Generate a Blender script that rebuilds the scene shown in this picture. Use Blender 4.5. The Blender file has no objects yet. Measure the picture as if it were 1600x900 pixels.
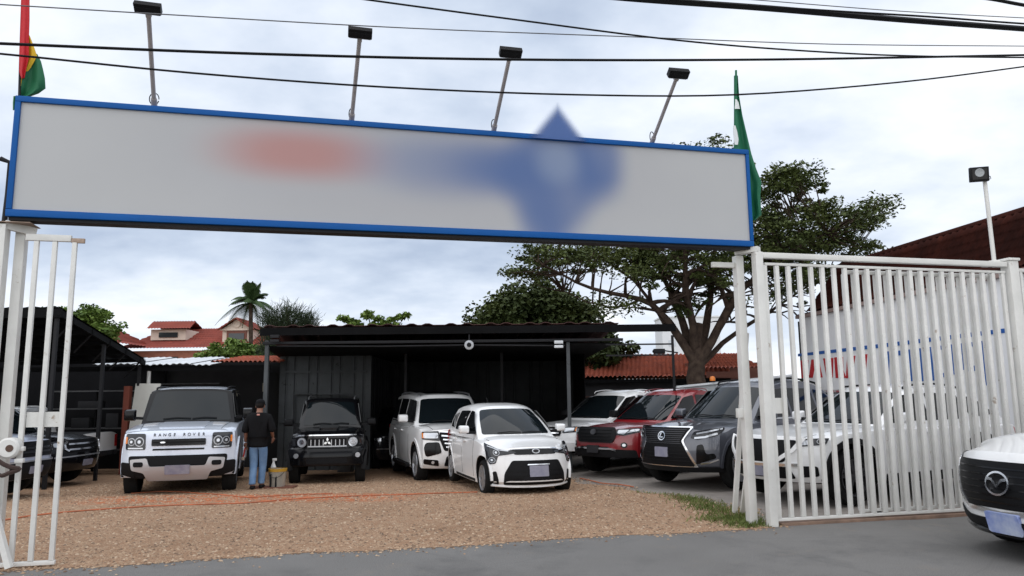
import bpy, bmesh, math, random
import numpy as np
from mathutils import Vector, Matrix
random.seed(7); RNG = np.random.default_rng(7)
S = bpy.context.scene
COL = S.collection
R = math.radians
# ---------------------------------------------------------------- camera
F_PX, PITCH, ROLL, CAM_H = 1173.28, 0.143935, -0.010419, 1.65
CAM = np.array([0, 0, CAM_H])
_fw = np.array([0, math.cos(PITCH), math.sin(PITCH)]); _up = np.array([0, -math.sin(PITCH), math.cos(PITCH)]); _rt = np.array([1., 0, 0])
_r2 = _rt*math.cos(ROLL) + _up*math.sin(ROLL); _u2 = _up*math.cos(ROLL) - _rt*math.sin(ROLL)
cd = bpy.data.cameras.new('camera'); cam = bpy.data.objects.new('camera', cd); COL.objects.link(cam)
cd.sensor_width = 36; cd.lens = F_PX/1600*36; cd.clip_start = .1; cd.clip_end = 3000
cam.matrix_world = Matrix([[_r2[i], _u2[i], -_fw[i], CAM[i]] for i in range(3)] + [[0, 0, 0, 1]])
S.camera = cam
# ---------------------------------------------------------------- world, sun, exposure
S.view_settings.view_transform = 'Standard'; S.view_settings.look = 'None'; S.view_settings.gamma = 1; S.view_settings.use_curve_mapping = False
S.view_settings.exposure = 0.62
SUN_EL, SUN_AZ = R(52), R(190)          # azimuth the sun stands at, seen from above (degrees from +Y clockwise)
W = bpy.data.worlds.new('World'); S.world = W; W.use_nodes = True
nt = W.node_tree; nt.nodes.clear()
def N(t, **k):
    n = nt.nodes.new(t)
    for a, b in k.items(): setattr(n, a, b)
    return n
def mth(op, a, b=None, c=None):
    n = N('ShaderNodeMath', operation=op)
    for i, x in enumerate((a, b, c)):
        if x is None: continue
        if isinstance(x, (int, float)): n.inputs[i].default_value = x
        else: nt.links.new(x, n.inputs[i])
    return n.outputs[0]
sky = N('ShaderNodeTexSky', sky_type='NISHITA', sun_disc=False, sun_elevation=SUN_EL, sun_rotation=SUN_AZ)
tc = N('ShaderNodeTexCoord'); sx = N('ShaderNodeSeparateXYZ'); nt.links.new(tc.outputs['Generated'], sx.inputs[0])
zz = mth('ADD', mth('MAXIMUM', sx.outputs[2], 0.0), .26)
cx = N('ShaderNodeCombineXYZ'); nt.links.new(mth('DIVIDE', sx.outputs[0], zz), cx.inputs[0]); nt.links.new(mth('MULTIPLY', mth('DIVIDE', sx.outputs[1], zz), 1.15), cx.inputs[1])
cx.inputs[2].default_value = 3.7
n1 = N('ShaderNodeTexNoise'); n1.inputs['Scale'].default_value = 1.0; n1.inputs['Detail'].default_value = 6; n1.inputs['Roughness'].default_value = .46; n1.inputs['Distortion'].default_value = .3
nt.links.new(cx.outputs[0], n1.inputs['Vector'])
n2 = N('ShaderNodeTexNoise'); n2.inputs['Scale'].default_value = 4.2; n2.inputs['Detail'].default_value = 5; n2.inputs['Roughness'].default_value = .55
nt.links.new(cx.outputs[0], n2.inputs['Vector'])
mix = mth('ADD', mth('MULTIPLY', n1.outputs[0], .74), mth('MULTIPLY', n2.outputs[0], .26))
lowz = mth('MULTIPLY', mth('POWER', mth('SUBTRACT', 1.0, mth('MINIMUM', mth('MULTIPLY', mth('MAXIMUM', sx.outputs[2], 0.0), 2.6), 1.0)), 2.0), .13)
fac = mth('ADD', mix, lowz)
cr = N('ShaderNodeValToRGB'); e = cr.color_ramp.elements
e[0].position = .38; e[0].color = (3.55, 4.2, 5.35, 1); e[1].position = .68; e[1].color = (8.3, 8.4, 8.6, 1)
m_ = e.new(.47); m_.color = (4.75, 5.4, 6.45, 1); m_ = e.new(.56); m_.color = (6.3, 6.8, 7.6, 1)
nt.links.new(fac, cr.inputs[0])
mx = N('ShaderNodeMix', data_type='RGBA'); mx.inputs[0].default_value = .95
nt.links.new(sky.outputs[0], mx.inputs[6]); nt.links.new(cr.outputs[0], mx.inputs[7])
bg = N('ShaderNodeBackground'); bg.inputs[1].default_value = .092; nt.links.new(mx.outputs[2], bg.inputs[0])
wo = N('ShaderNodeOutputWorld'); nt.links.new(bg.outputs[0], wo.inputs[0])
sl = bpy.data.lights.new('sun', 'SUN'); sl.energy = 1.5; sl.angle = R(130); sl.color = (1, .96, .9)
sun = bpy.data.objects.new('sun', sl); COL.objects.link(sun)
_sd = Vector((math.sin(SUN_AZ)*math.cos(SUN_EL), math.cos(SUN_AZ)*math.cos(SUN_EL), math.sin(SUN_EL)))
sun.rotation_euler = _sd.to_track_quat('Z', 'Y').to_euler(); sun.location = (0, 0, 30)
S.cycles.max_bounces = 6; S.cycles.diffuse_bounces = 3; S.cycles.glossy_bounces = 3; S.cycles.transparent_max_bounces = 8
S.cycles.use_denoising = True

# ---------------------------------------------------------------- measuring helpers (points in the place, from the camera's survey)
def ray(u, v): return _fw + _r2*(u-800)/F_PX - _u2*(v-450)/F_PX
def aty(u, v, y): d = ray(u, v); return CAM + d*y/d[1]
def gz(y, x=None):            # the gravel lot falls gently away from the street; the concrete side stays level
    y = np.asarray(y, float); t = np.clip(y-12.6, 0, 13.5); g = -.035*t*np.clip(t/1.5, 0, 1)
    if x is not None: w = np.clip((np.asarray(x, float)+.2)/2.4, 0, 1); g = g*(1-w*w*(3-2*w))
    return g
def gnd(u, v, dz=0):
    d = ray(u, v); z = 0.
    for _ in range(12):
        p = CAM + d*(z+dz-CAM_H)/d[2]; z = float(gz(p[1], p[0]))
    return p
TH = .23838; P0 = np.array([-5.346, 7.783]); SD = np.array([math.cos(TH), math.sin(TH)]); SN = np.array([math.sin(TH), -math.cos(TH)])   # line of the sign and fence; SN points to the street
def SP(s, z, off=0.): q = P0 + SD*s + SN*off; return (q[0], q[1], z)          # off > 0 is towards the street
def spx(u, v, off=0.):
    Rr = ray(u, v); o = P0 + SN*off; n = SN
    return CAM + Rr*(o@n)/(Rr[:2]@n)

# ---------------------------------------------------------------- materials
MATS = {}
def pbr(name, col, rough=.6, metal=0., coat=0., var=0., vscale=6., bump=0., bscale=40., col2=None, spots=None, spec=.5, emit=None, trans=0., alpha=1., cr_=.06):
    if name in MATS: return MATS[name]
    m = bpy.data.materials.new(name); m.use_nodes = True; t = m.node_tree; b = t.nodes['Principled BSDF']
    b.inputs['Base Color'].default_value = (*col, 1); b.inputs['Roughness'].default_value = rough; b.inputs['Metallic'].default_value = metal
    b.inputs['Coat Weight'].default_value = coat; b.inputs['Coat Roughness'].default_value = cr_; b.inputs['Specular IOR Level'].default_value = spec
    if trans: b.inputs['Transmission Weight'].default_value = trans
    tcn = t.nodes.new('ShaderNodeTexCoord')
    last = None
    if var or col2:
        n = t.nodes.new('ShaderNodeTexNoise'); n.inputs['Scale'].default_value = vscale; n.inputs['Detail'].default_value = 6; n.inputs['Roughness'].default_value = .6
        t.links.new(tcn.outputs['Object'], n.inputs['Vector'])
        rp = t.nodes.new('ShaderNodeValToRGB'); rp.color_ramp.elements[0].position = .32; rp.color_ramp.elements[1].position = .68
        c2 = col2 or tuple(min(1, c*(1+var)) for c in col)
        c1 = col if col2 else tuple(c*(1-var) for c in col)
        rp.color_ramp.elements[0].color = (*c1, 1); rp.color_ramp.elements[1].color = (*c2, 1)
        t.links.new(n.outputs[0], rp.inputs[0]); last = rp.outputs[0]
    if spots:            # (colour, scale, threshold): worn or dirty flecks
        n = t.nodes.new('ShaderNodeTexNoise'); n.inputs['Scale'].default_value = spots[1]; n.inputs['Detail'].default_value = 8; n.inputs['Roughness'].default_value = .7
        t.links.new(tcn.outputs['Object'], n.inputs['Vector'])
        rp = t.nodes.new('ShaderNodeValToRGB'); rp.color_ramp.elements[0].position = spots[2]; rp.color_ramp.elements[1].position = spots[2]+.07
        rp.color_ramp.elements[0].color = (0, 0, 0, 1); rp.color_ramp.elements[1].color = (1, 1, 1, 1)
        t.links.new(n.outputs[0], rp.inputs[0])
        mxx = t.nodes.new('ShaderNodeMix'); mxx.data_type = 'RGBA'
        t.links.new(rp.outputs[0], mxx.inputs[0])
        if last: t.links.new(last, mxx.inputs[6])
        else: mxx.inputs[6].default_value = (*col, 1)
        mxx.inputs[7].default_value = (*spots[0], 1); last = mxx.outputs[2]
    if last: t.links.new(last, b.inputs['Base Color'])
    if bump:
        n = t.nodes.new('ShaderNodeTexNoise'); n.inputs['Scale'].default_value = bscale; n.inputs['Detail'].default_value = 6
        t.links.new(tcn.outputs['Object'], n.inputs['Vector'])
        bp = t.nodes.new('ShaderNodeBump'); bp.inputs['Strength'].default_value = bump; bp.inputs['Distance'].default_value = .02
        t.links.new(n.outputs[0], bp.inputs['Height']); t.links.new(bp.outputs[0], b.inputs['Normal'])
    MATS[name] = m
    return m
M = dict(
    white_paint=pbr('white_paint', (.80, .80, .80), .28, coat=.8, var=.015, vscale=3),
    silver_paint=pbr('silver_paint', (.60, .65, .74), .3, metal=.12, coat=.9, var=.02, vscale=3),
    blue_silver=pbr('blue_silver', (.42, .45, .55), .3, metal=.3, coat=.9),
    black_paint=pbr('black_paint', (.004, .004, .005), .2, coat=.45, spec=.2),
    red_paint=pbr('red_paint', (.21, .008, .012), .28, coat=.9, var=.05, vscale=3),
    grey_paint=pbr('grey_paint', (.095, .10, .12), .3, metal=.35, coat=.9),
    darkgrey_paint=pbr('darkgrey_paint', (.012, .0125, .015), .25, coat=.5, spec=.3),
    black_plastic=pbr('black_plastic', (.010, .010, .011), .55, spec=.12, bump=.1, bscale=200),
    gloss_black=pbr('gloss_black', (.004, .004, .005), .15, spec=.25),
    grille_black=pbr('grille_black', (.007, .007, .008), .4, spec=.12),
    glass=pbr('tinted_glass', (.006, .009, .011), .03, spec=.36),
    glass_side=pbr('dark_side_glass', (.006, .007, .008), .03, spec=.6),
    chrome=pbr('chrome', (.75, .76, .78), .14, metal=1),
    silver_plastic=pbr('silver_plastic', (.45, .45, .46), .38, metal=.4),
    alloy=pbr('alloy', (.42, .43, .45), .3, metal=.7),
    dark_alloy=pbr('dark_alloy', (.05, .05, .055), .35, metal=.6),
    tyre=pbr('tyre', (.012, .012, .012), .8, spec=.12, bump=.2, bscale=60),
    lens=pbr('lens', (.55, .57, .6), .08, metal=.5, spec=.8),
    lamp_dark=pbr('lamp_dark', (.018, .019, .022), .06, spec=.5),
    amber=pbr('amber', (.75, .22, .03), .2),
    redlens=pbr('red_lens', (.45, .02, .02), .15),
    seam=pbr('seam', (.02, .02, .02), .7, spec=.12),
    hubdark=pbr('brake_dark', (.008, .008, .008), .6, spec=.12),
    white_metal=pbr('white_metal', (.66, .65, .62), .5, var=.09, vscale=2.2, spots=((.34, .27, .21), 7., .635), bump=.15, bscale=30),
    sign_blue=pbr('sign_blue', (.0012, .080, .30), .5, spec=.2, var=.06, vscale=1.5),
    dark_steel=pbr('dark_steel', (.02, .02, .022), .5, spec=.12),
    lamp_pole=pbr('lamp_pole', (.34, .31, .31), .5, var=.15, vscale=8, spots=((.2, .12, .08), 14., .66)),
    fixture=pbr('fixture', (.012, .012, .013), .4, spec=.12),
    fixture_glass=pbr('fixture_glass', (.5, .52, .55), .1, metal=.3),
    cable=pbr('cable', (.008, .008, .009), .6, spec=.12),
    cable_grey=pbr('cable_grey', (.10, .10, .11), .6),
    black_sheet=pbr('black_sheet', (.004, .004, .0045), .8, spec=.12, var=.3, vscale=2),
    shed_dark=pbr('shed_dark', (.005, .005, .006), .85, spec=.12, var=.3, vscale=1),
    grey_sheet=pbr('grey_sheet', (.075, .081, .085), .6, spec=.12, var=.2, vscale=1.2, spots=((.02, .02, .02), 4., .62)),
    wall_grey=pbr('wall_grey', (.028, .028, .03), .8, spec=.12, var=.25, vscale=.8),
    back_sheet=pbr('back_sheet', (.03, .032, .034), .7, var=.3, vscale=1., spec=.12),
    zinc=pbr('zinc', (.62, .64, .66), .45, metal=.15, var=.12, vscale=1.4),
    terracotta=pbr('terracotta', (.34, .075, .034), .8, col2=(.20, .045, .026), vscale=3.5, spots=((.035, .022, .016), 1.1, .60), bump=.3, bscale=12),
    house_tile=pbr('house_tile', (.30, .060, .038), .75, col2=(.21, .044, .030), vscale=1.2, spots=((.07, .02, .018), .7, .63)),
    brown_tile=pbr('brown_tile', (.070, .019, .013), .85, spec=.12, col2=(.030, .011, .009), vscale=1.1, spots=((.10, .028, .018), .5, .62)),
    cream=pbr('cream', (.66, .55, .46), .8, var=.06, vscale=1), brick=pbr('brick', (.32, .12, .08), .85, var=.15, vscale=4),
    window_dark=pbr('window_dark', (.03, .035, .04), .1), brown_wood=pbr('brown_wood', (.16, .05, .03), .6),
    tower=pbr('tower', (.68, .69, .72), .8, var=.03, vscale=.1), tower_glass=pbr('tower_glass', (.52, .55, .6), .3),
    white_wall=pbr('white_wall', (.76, .76, .77), .8, var=.05, vscale=.8, spots=((.45, .44, .42), 1.7, .68)),
    sign_red_flat=pbr('painted_red', (.45, .010, .016), .6), sign_blue_flat=pbr('painted_blue', (.008, .09, .34), .6),
    plate=pbr('plate', (.27, .27, .32), .4, col2=(.19, .19, .26), vscale=9),
    plate_blue=pbr('plate_blue', (.14, .20, .50), .4, col2=(.50, .55, .66), vscale=5),
    hose=pbr('hose', (.42, .12, .05), .7, var=.3, vscale=3),
    flag_red=pbr('flag_red', (.50, .012, .02), .7), flag_yellow=pbr('flag_yellow', (.66, .40, .01), .7), flag_green=pbr('flag_green', (.005, .115, .045), .7),
    flag_green_b=pbr('flag_green_b', (.004, .12, .055), .7), flag_white=pbr('flag_white', (.7, .72, .72), .7),
    skin=pbr('skin', (.24, .11, .07), .5), black_cloth=pbr('black_cloth', (.008, .008, .009), .9, spec=.12, bump=.2, bscale=20), jeans=pbr('jeans', (.10, .19, .34), .85, col2=(.17, .28, .44), vscale=6, bump=.25, bscale=30), hair=pbr('hair', (.01, .008, .007), .7, spec=.12), shoe=pbr('shoe', (.012, .011, .011), .6, spec=.12), shirt_red=pbr('shirt_red', (.35, .02, .02), .8),
    bucket=pbr('bucket', (.34, .31, .26), .35, var=.08, vscale=6, trans=.25), yellow=pbr('yellow', (.42, .23, .02), .4, var=.15, vscale=12), white_plastic=pbr('white_plastic', (.72, .72, .7), .4),
    red_plastic=pbr('red_plastic', (.45, .03, .02), .5), red_cloth=pbr('red_cloth', (.40, .06, .045), .9, col2=(.62, .32, .28), vscale=14),
    door_panel=pbr('door_panel', (.50, .49, .45), .7, var=.08, vscale=2, spots=((.3, .26, .2), 3., .68)), red_wood=pbr('red_wood', (.20, .05, .03), .8),
    bark=pbr('bark', (.035, .024, .019), .9, spec=.12, col2=(.085, .06, .045), vscale=5, bump=.6, bscale=9),
    concrete=None, orange=pbr('orange', (.8, .22, .02), .3),
    awning=pbr('awning', (.34, .36, .37), .5, var=.1, vscale=1.2),
    brown_curb=pbr('brown_curb', (.20, .13, .095), .9, var=.25, vscale=5, bump=.5, bscale=15),
    shelf_stuff=pbr('shelf_stuff', (.055, .055, .057), .6, var=.4, vscale=8))
def leafmat(name, a, b, scale=.7, c=None):
    m = pbr(name, a, .65, col2=b, vscale=scale, spec=.25)
    return m
M['leaf_rain'] = leafmat('leaf_rain', (.034, .052, .014), (.110, .135, .038), .6)
M['leaf_dome'] = leafmat('leaf_dome', (.015, .027, .008), (.060, .078, .018), .45)
M['leaf_bright'] = leafmat('leaf_bright', (.06, .11, .02), (.14, .20, .04), .9)
M['leaf_palm'] = leafmat('leaf_palm', (.018, .042, .012), (.05, .085, .025), 1.2)
M['leaf_pine'] = leafmat('leaf_pine', (.012, .022, .010), (.035, .052, .022), .9)
M['grass'] = leafmat('grass_blades', (.07, .10, .02), (.14, .17, .045), 2.)

# ---------------------------------------------------------------- mesh helpers
def link(name, me, mat=None, parent=None, smooth=None):
    o = bpy.data.objects.new(name, me); COL.objects.link(o)
    if mat is not None:
        for m in (mat if isinstance(mat, (list, tuple)) else [mat]): me.materials.append(m)
    if parent is not None: o.parent = parent
    if smooth is not None and len(me.polygons):
        me.shade_smooth(); me.set_sharp_from_angle(angle=R(smooth))
    return o
def from_bm(name, bm, mat, parent=None, smooth=None):
    me = bpy.data.meshes.new(name); bm.to_mesh(me); bm.free(); return link(name, me, mat, parent, smooth)
def pyd(name, v, f, mat, parent=None, smooth=None):
    me = bpy.data.meshes.new(name); me.from_pydata([tuple(map(float, p)) for p in v], [], f); me.update(); return link(name, me, mat, parent, smooth)
def fast(name, verts, faces, mat, parent=None, smooth=False):
    verts = np.asarray(verts, np.float32); faces = np.asarray(faces, np.int32); k = faces.shape[1]
    me = bpy.data.meshes.new(name); me.vertices.add(len(verts)); me.vertices.foreach_set('co', verts.ravel())
    me.loops.add(faces.size); me.loops.foreach_set('vertex_index', faces.ravel())
    me.polygons.add(len(faces)); me.polygons.foreach_set('loop_start', np.arange(0, faces.size, k, dtype=np.int32))
    me.update(calc_edges=True)
    if smooth: me.shade_smooth()
    return link(name, me, mat, parent)
def tag(o, label=None, cat=None, group=None, kind=None):
    if label: o['label'] = label
    if cat: o['category'] = cat
    if group: o['group'] = group
    if kind: o['kind'] = kind
    return o
def empty(name, loc=(0, 0, 0), rz=0., label=None, cat=None, group=None):
    o = bpy.data.objects.new(name, None); COL.objects.link(o); o.location = loc; o.rotation_euler = (0, 0, rz); o.empty_display_size = .2
    return tag(o, label, cat, group)
def box_bm(bm, c, size, axes=None, bev=0.):
    """box centred at c; axes: 3 unit vectors (rows)"""
    A = np.eye(3) if axes is None else np.array(axes, float)
    vs = []
    for i in (-1, 1):
        for j in (-1, 1):
            for k in (-1, 1):
                vs.append(bm.verts.new(tuple(np.array(c) + A[0]*size[0]/2*i + A[1]*size[1]/2*j + A[2]*size[2]/2*k)))
    fs = [bm.faces.new([vs[q] for q in f]) for f in ((0, 1, 3, 2), (4, 6, 7, 5), (0, 4, 5, 1), (2, 3, 7, 6), (0, 2, 6, 4), (1, 5, 7, 3))]
    if bev:
        bmesh.ops.bevel(bm, geom=list({e for f in fs for e in f.edges}), offset=bev, segments=2, affect='EDGES', profile=.6)
def box(name, c, size, mat, parent=None, axes=None, bev=0.):
    bm = bmesh.new(); box_bm(bm, c, size, axes, bev); bmesh.ops.recalc_face_normals(bm, faces=bm.faces[:])
    return from_bm(name, bm, mat, parent, 40 if bev else None)
def frame_of(d, hint=(0, 0, 1)):
    d = np.array(d, float); d /= np.linalg.norm(d); h = np.array(hint, float)
    if abs(d@h) > .95: h = np.array([1., 0, 0])
    a = np.cross(d, h); a /= np.linalg.norm(a); b = np.cross(a, d); return d, a, b
def beam(name, p, q, w, h, mat, parent=None, hint=(0, 0, 1), bev=0.):
    p = np.array(p, float); q = np.array(q, float); d, a, b = frame_of(q-p, hint)
    return box(name, (p+q)/2, (np.linalg.norm(q-p), w, h), mat, parent, (d, a, b), bev)
def tube_vf(pts, rad, n=8, cap=True):
    pts = [np.array(p, float) for p in pts]; V = []; Fc = []
    rad = [rad]*len(pts) if isinstance(rad, (int, float)) else rad
    up = None
    for i, p in enumerate(pts):
        d = pts[min(i+1, len(pts)-1)] - pts[max(i-1, 0)]
        d /= np.linalg.norm(d) + 1e-12
        if up is None: d, a, b = frame_of(d)
        else:
            a = np.cross(d, up); a /= np.linalg.norm(a)+1e-12; b = np.cross(a, d)
        up = b
        for k in range(n):
            t = 2*math.pi*k/n; V.append(p + rad[i]*(math.cos(t)*a + math.sin(t)*b))
    for i in range(len(pts)-1):
        for k in range(n): Fc.append((i*n+k, i*n+(k+1) % n, (i+1)*n+(k+1) % n, (i+1)*n+k))
    if cap: Fc += [tuple(range(n))[::-1], tuple(range((len(pts)-1)*n, len(pts)*n))]
    return V, Fc
def tube(name, pts, rad, mat, parent=None, n=8):
    V, Fc = tube_vf(pts, rad, n); return pyd(name, V, Fc, mat, parent, 50)
def lathe_vf(prof, n=24, ax=(0, 0, 1), c=(0, 0, 0)):
    d, a, b = frame_of(ax); c = np.array(c, float); V = []; Fc = []
    for r, h in prof:
        for k in range(n):
            t = 2*math.pi*k/n; V.append(c + d*h + r*(math.cos(t)*a + math.sin(t)*b))
    for i in range(len(prof)-1):
        for k in range(n): Fc.append((i*n+k, i*n+(k+1) % n, (i+1)*n+(k+1) % n, (i+1)*n+k))
    return V, Fc
def lathe(name, prof, mat, parent=None, n=24, ax=(0, 0, 1), c=(0, 0, 0), smooth=35):
    V, Fc = lathe_vf(prof, n, ax, c); o = pyd(name, V, Fc, mat, parent, smooth); return o
def merge(lst):
    V = []; Fc = []
    for v, f in lst:
        k = len(V); V += list(v); Fc += [tuple(i+k for i in q) for q in f]
    return V, Fc
def bez(pts, n=24):
    """smooth curve through points (Catmull-Rom)"""
    P = [np.array(p, float) for p in pts]; P = [2*P[0]-P[1]] + P + [2*P[-1]-P[-2]]; out = []
    m = max(2, n//(len(P)-3))
    for i in range(1, len(P)-2):
        for k in range(m):
            t = k/m; a, b, c, d = P[i-1:i+3]
            out.append(.5*((2*b)+(-a+c)*t+(2*a-5*b+4*c-d)*t*t+(-a+3*b-3*c+d)*t**3))
    out.append(P[-2]); return out
def wavy(name, p00, p10, p01, p11, nu, nv, amp, step, mat, parent=None, sub=4, ragged=0.):
    """tiled sheet between four corners: barrel tiles across, stepped courses up; joined geometry"""
    p00, p10, p01, p11 = [np.array(p, float) for p in (p00, p10, p01, p11)]
    nrm = np.cross(p10-p00, p01-p00); nrm /= np.linalg.norm(nrm)
    if nrm[2] < 0: nrm = -nrm
    us = np.linspace(0, 1, nu*sub+1); V = []; Fc = []; nc = len(us); vs = []
    for j in range(nv): vs += [j/nv, (j+.999)/nv]
    lev = [1., 0.]*nv
    jit = RNG.normal(0, ragged, (len(vs), nc)) if ragged else np.zeros((len(vs), nc))
    for r, v in enumerate(vs):
        h = np.abs(np.sin(us*nu*math.pi))*amp + lev[r]*step
        for i, u in enumerate(us):
            p = (p00*(1-u)+p10*u)*(1-v) + (p01*(1-u)+p11*u)*v
            V.append(p + nrm*(h[i]+jit[r, i]))
    for r in range(len(vs)-1):
        for i in range(nc-1): Fc.append((r*nc+i, r*nc+i+1, (r+1)*nc+i+1, (r+1)*nc+i))
    return fast(name, V, Fc, mat, parent)
# ================================================================ GROUND
def nodes_ground(name, build):
    m = bpy.data.materials.new(name); m.use_nodes = True; t = m.node_tree; b = t.nodes['Principled BSDF']
    g = t.nodes.new('ShaderNodeNewGeometry')
    def tex(kind, scale, **k):
        n = t.nodes.new(kind); n.inputs['Scale'].default_value = scale
        for a, c in k.items(): n.inputs[a].default_value = c
        t.links.new(g.outputs['Position'], n.inputs['Vector']); return n
    def ramp(inp, stops):
        r = t.nodes.new('ShaderNodeValToRGB'); el = r.color_ramp.elements
        el[0].position, el[0].color = stops[0][0], (*stops[0][1], 1); el[1].position, el[1].color = stops[-1][0], (*stops[-1][1], 1)
        for p, c in stops[1:-1]: q = el.new(p); q.color = (*c, 1)
        t.links.new(inp, r.inputs[0]); return r.outputs[0]
    def mixc(f, a, c, mode='MIX'):
        n = t.nodes.new('ShaderNodeMix'); n.data_type = 'RGBA'; n.blend_type = mode
        for i, x in ((0, f), (6, a), (7, c)):
            if isinstance(x, (int, float)): n.inputs[i].default_value = x
            elif isinstance(x, tuple): n.inputs[i].default_value = (*x, 1)
            else: t.links.new(x, n.inputs[i])
        return n.outputs[2]
    def bump(h, s, d):
        n = t.nodes.new('ShaderNodeBump'); n.inputs['Strength'].default_value = s; n.inputs['Distance'].default_value = d
        t.links.new(h, n.inputs['Height']); t.links.new(n.outputs[0], b.inputs['Normal'])
    build(t, b, g, tex, ramp, mixc, bump)
    return m
G1 = (0., 0., 0.); G2 = (1., 1., 1.)
def _gravel(t, b, g, tex, ramp, mixc, bump):
    vo = tex('ShaderNodeTexVoronoi', 42.); vo2 = tex('ShaderNodeTexVoronoi', 85.)
    n1 = tex('ShaderNodeTexNoise', .7, Detail=6., Roughness=.6); n2 = tex('ShaderNodeTexNoise', 5., Detail=8., Roughness=.7)
    sp = t.nodes.new('ShaderNodeSeparateColor'); t.links.new(vo.outputs['Color'], sp.inputs[0])
    sp2 = t.nodes.new('ShaderNodeSeparateColor'); t.links.new(vo2.outputs['Color'], sp2.inputs[0])
    c = ramp(sp.outputs[0], [(0., (0.238, 0.145, 0.089)), (.4, (0.346, 0.222, 0.141)), (.75, (0.441, 0.294, 0.193)), (1., (0.583, 0.423, 0.296))])
    c2 = ramp(sp2.outputs[0], [(0., (0.200, 0.123, 0.076)), (.6, (0.371, 0.240, 0.154)), (1., (0.532, 0.382, 0.267))])
    c = mixc(.5, c, c2)
    c = mixc(ramp(n2.outputs[0], [(.40, G1), (.62, G2)]), c, mixc(.55, c, (.30, .165, .095)))
    # damp red-earth drift along the parked cars, and a browner track
    d = t.nodes.new('ShaderNodeSeparateXYZ'); t.links.new(g.outputs['Position'], d.inputs[0])
    def band(sock, a, bb, soft):
        r1 = t.nodes.new('ShaderNodeMapRange'); r1.interpolation_type = 'SMOOTHSTEP'; r1.inputs[1].default_value = a-soft; r1.inputs[2].default_value = a; t.links.new(sock, r1.inputs[0])
        r2 = t.nodes.new('ShaderNodeMapRange'); r2.interpolation_type = 'SMOOTHSTEP'; r2.inputs[1].default_value = bb; r2.inputs[2].default_value = bb+soft; r2.inputs[3].default_value = 1; r2.inputs[4].default_value = 0; t.links.new(sock, r2.inputs[0])
        q = t.nodes.new('ShaderNodeMath'); q.operation = 'MULTIPLY'; t.links.new(r1.outputs[0], q.inputs[0]); t.links.new(r2.outputs[0], q.inputs[1]); return q.outputs[0]
    q = t.nodes.new('ShaderNodeMath'); q.operation = 'MULTIPLY'; t.links.new(band(d.outputs[1], 12.7, 13.7, .4), q.inputs[0]); t.links.new(band(d.outputs[0], -6.4, -2.6, 1.4), q.inputs[1])
    q2 = t.nodes.new('ShaderNodeMath'); q2.operation = 'MULTIPLY'; t.links.new(q.outputs[0], q2.inputs[0]); t.links.new(ramp(n2.outputs[0], [(.42, G1), (.54, G2)]), q2.inputs[1])
    c = mixc(q2.outputs[0], c, (.47, .15, .065))
    c = mixc(ramp(n1.outputs[0], [(.46, G1), (.68, (.45,)*3)]), c, (.24, .145, .088))
    t.links.new(c, b.inputs['Base Color']); b.inputs['Roughness'].default_value = .95; b.inputs['Specular IOR Level'].default_value = .15
    h = t.nodes.new('ShaderNodeMath'); h.operation = 'ADD'; t.links.new(vo.outputs['Distance'], h.inputs[0]); t.links.new(n2.outputs[0], h.inputs[1])
    bump(h.outputs[0], .8, .025)
def _asphalt(t, b, g, tex, ramp, mixc, bump):
    n1 = tex('ShaderNodeTexNoise', .8, Detail=8., Roughness=.65); n2 = tex('ShaderNodeTexNoise', 90., Detail=4.); n3 = tex('ShaderNodeTexNoise', .9, Detail=12., Roughness=.72)
    c = ramp(n1.outputs[0], [(.3, (.112, .107, .103)), (.7, (.150, .145, .140))])
    c = mixc(ramp(n2.outputs[0], [(.40, G1), (.66, (.7,)*3)]), c, (.23, .222, .21))
    c = mixc(ramp(n3.outputs[0], [(.50, G1), (.70, (.7,)*3)]), c, (.088, .086, .085))
    n4 = tex('ShaderNodeTexNoise', 1.3, Detail=10., Roughness=.75); c = mixc(ramp(n4.outputs[0], [(.56, G1), (.66, (.45,)*3)]), c, (.20, .175, .15))
    d = t.nodes.new('ShaderNodeTexVoronoi'); d.feature = 'DISTANCE_TO_EDGE'; d.inputs['Scale'].default_value = .45
    nn = tex('ShaderNodeTexNoise', 1.6, Detail=5.); ad = t.nodes.new('ShaderNodeMix'); ad.data_type = 'VECTOR'; ad.inputs[0].default_value = .12
    t.links.new(g.outputs['Position'], ad.inputs[4]); t.links.new(nn.outputs['Color'], ad.inputs[5]); t.links.new(ad.outputs[1], d.inputs['Vector'])
    c = mixc(ramp(d.outputs['Distance'], [(.0, (.22,)*3), (.006, G1)]), c, (.09, .09, .09))
    t.links.new(c, b.inputs['Base Color']); b.inputs['Roughness'].default_value = .85; b.inputs['Specular IOR Level'].default_value = .25
    bump(n2.outputs[0], .35, .008)
def _concrete(t, b, g, tex, ramp, mixc, bump):
    n1 = tex('ShaderNodeTexNoise', .9, Detail=8., Roughness=.65); n2 = tex('ShaderNodeTexNoise', 40., Detail=6.); n3 = tex('ShaderNodeTexNoise', 2.6, Detail=9., Roughness=.75)
    c = ramp(n1.outputs[0], [(.3, (.20, .175, .155)), (.7, (.29, .26, .235))])
    c = mixc(ramp(n3.outputs[0], [(.50, G1), (.70, (.75,)*3)]), c, (.13, .115, .10))
    c = mixc(ramp(n2.outputs[0], [(.45, G1), (.7, (.35,)*3)]), c, (.34, .30, .26))
    t.links.new(c, b.inputs['Base Color']); b.inputs['Roughness'].default_value = .9; bump(n2.outputs[0], .3, .01)
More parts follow.
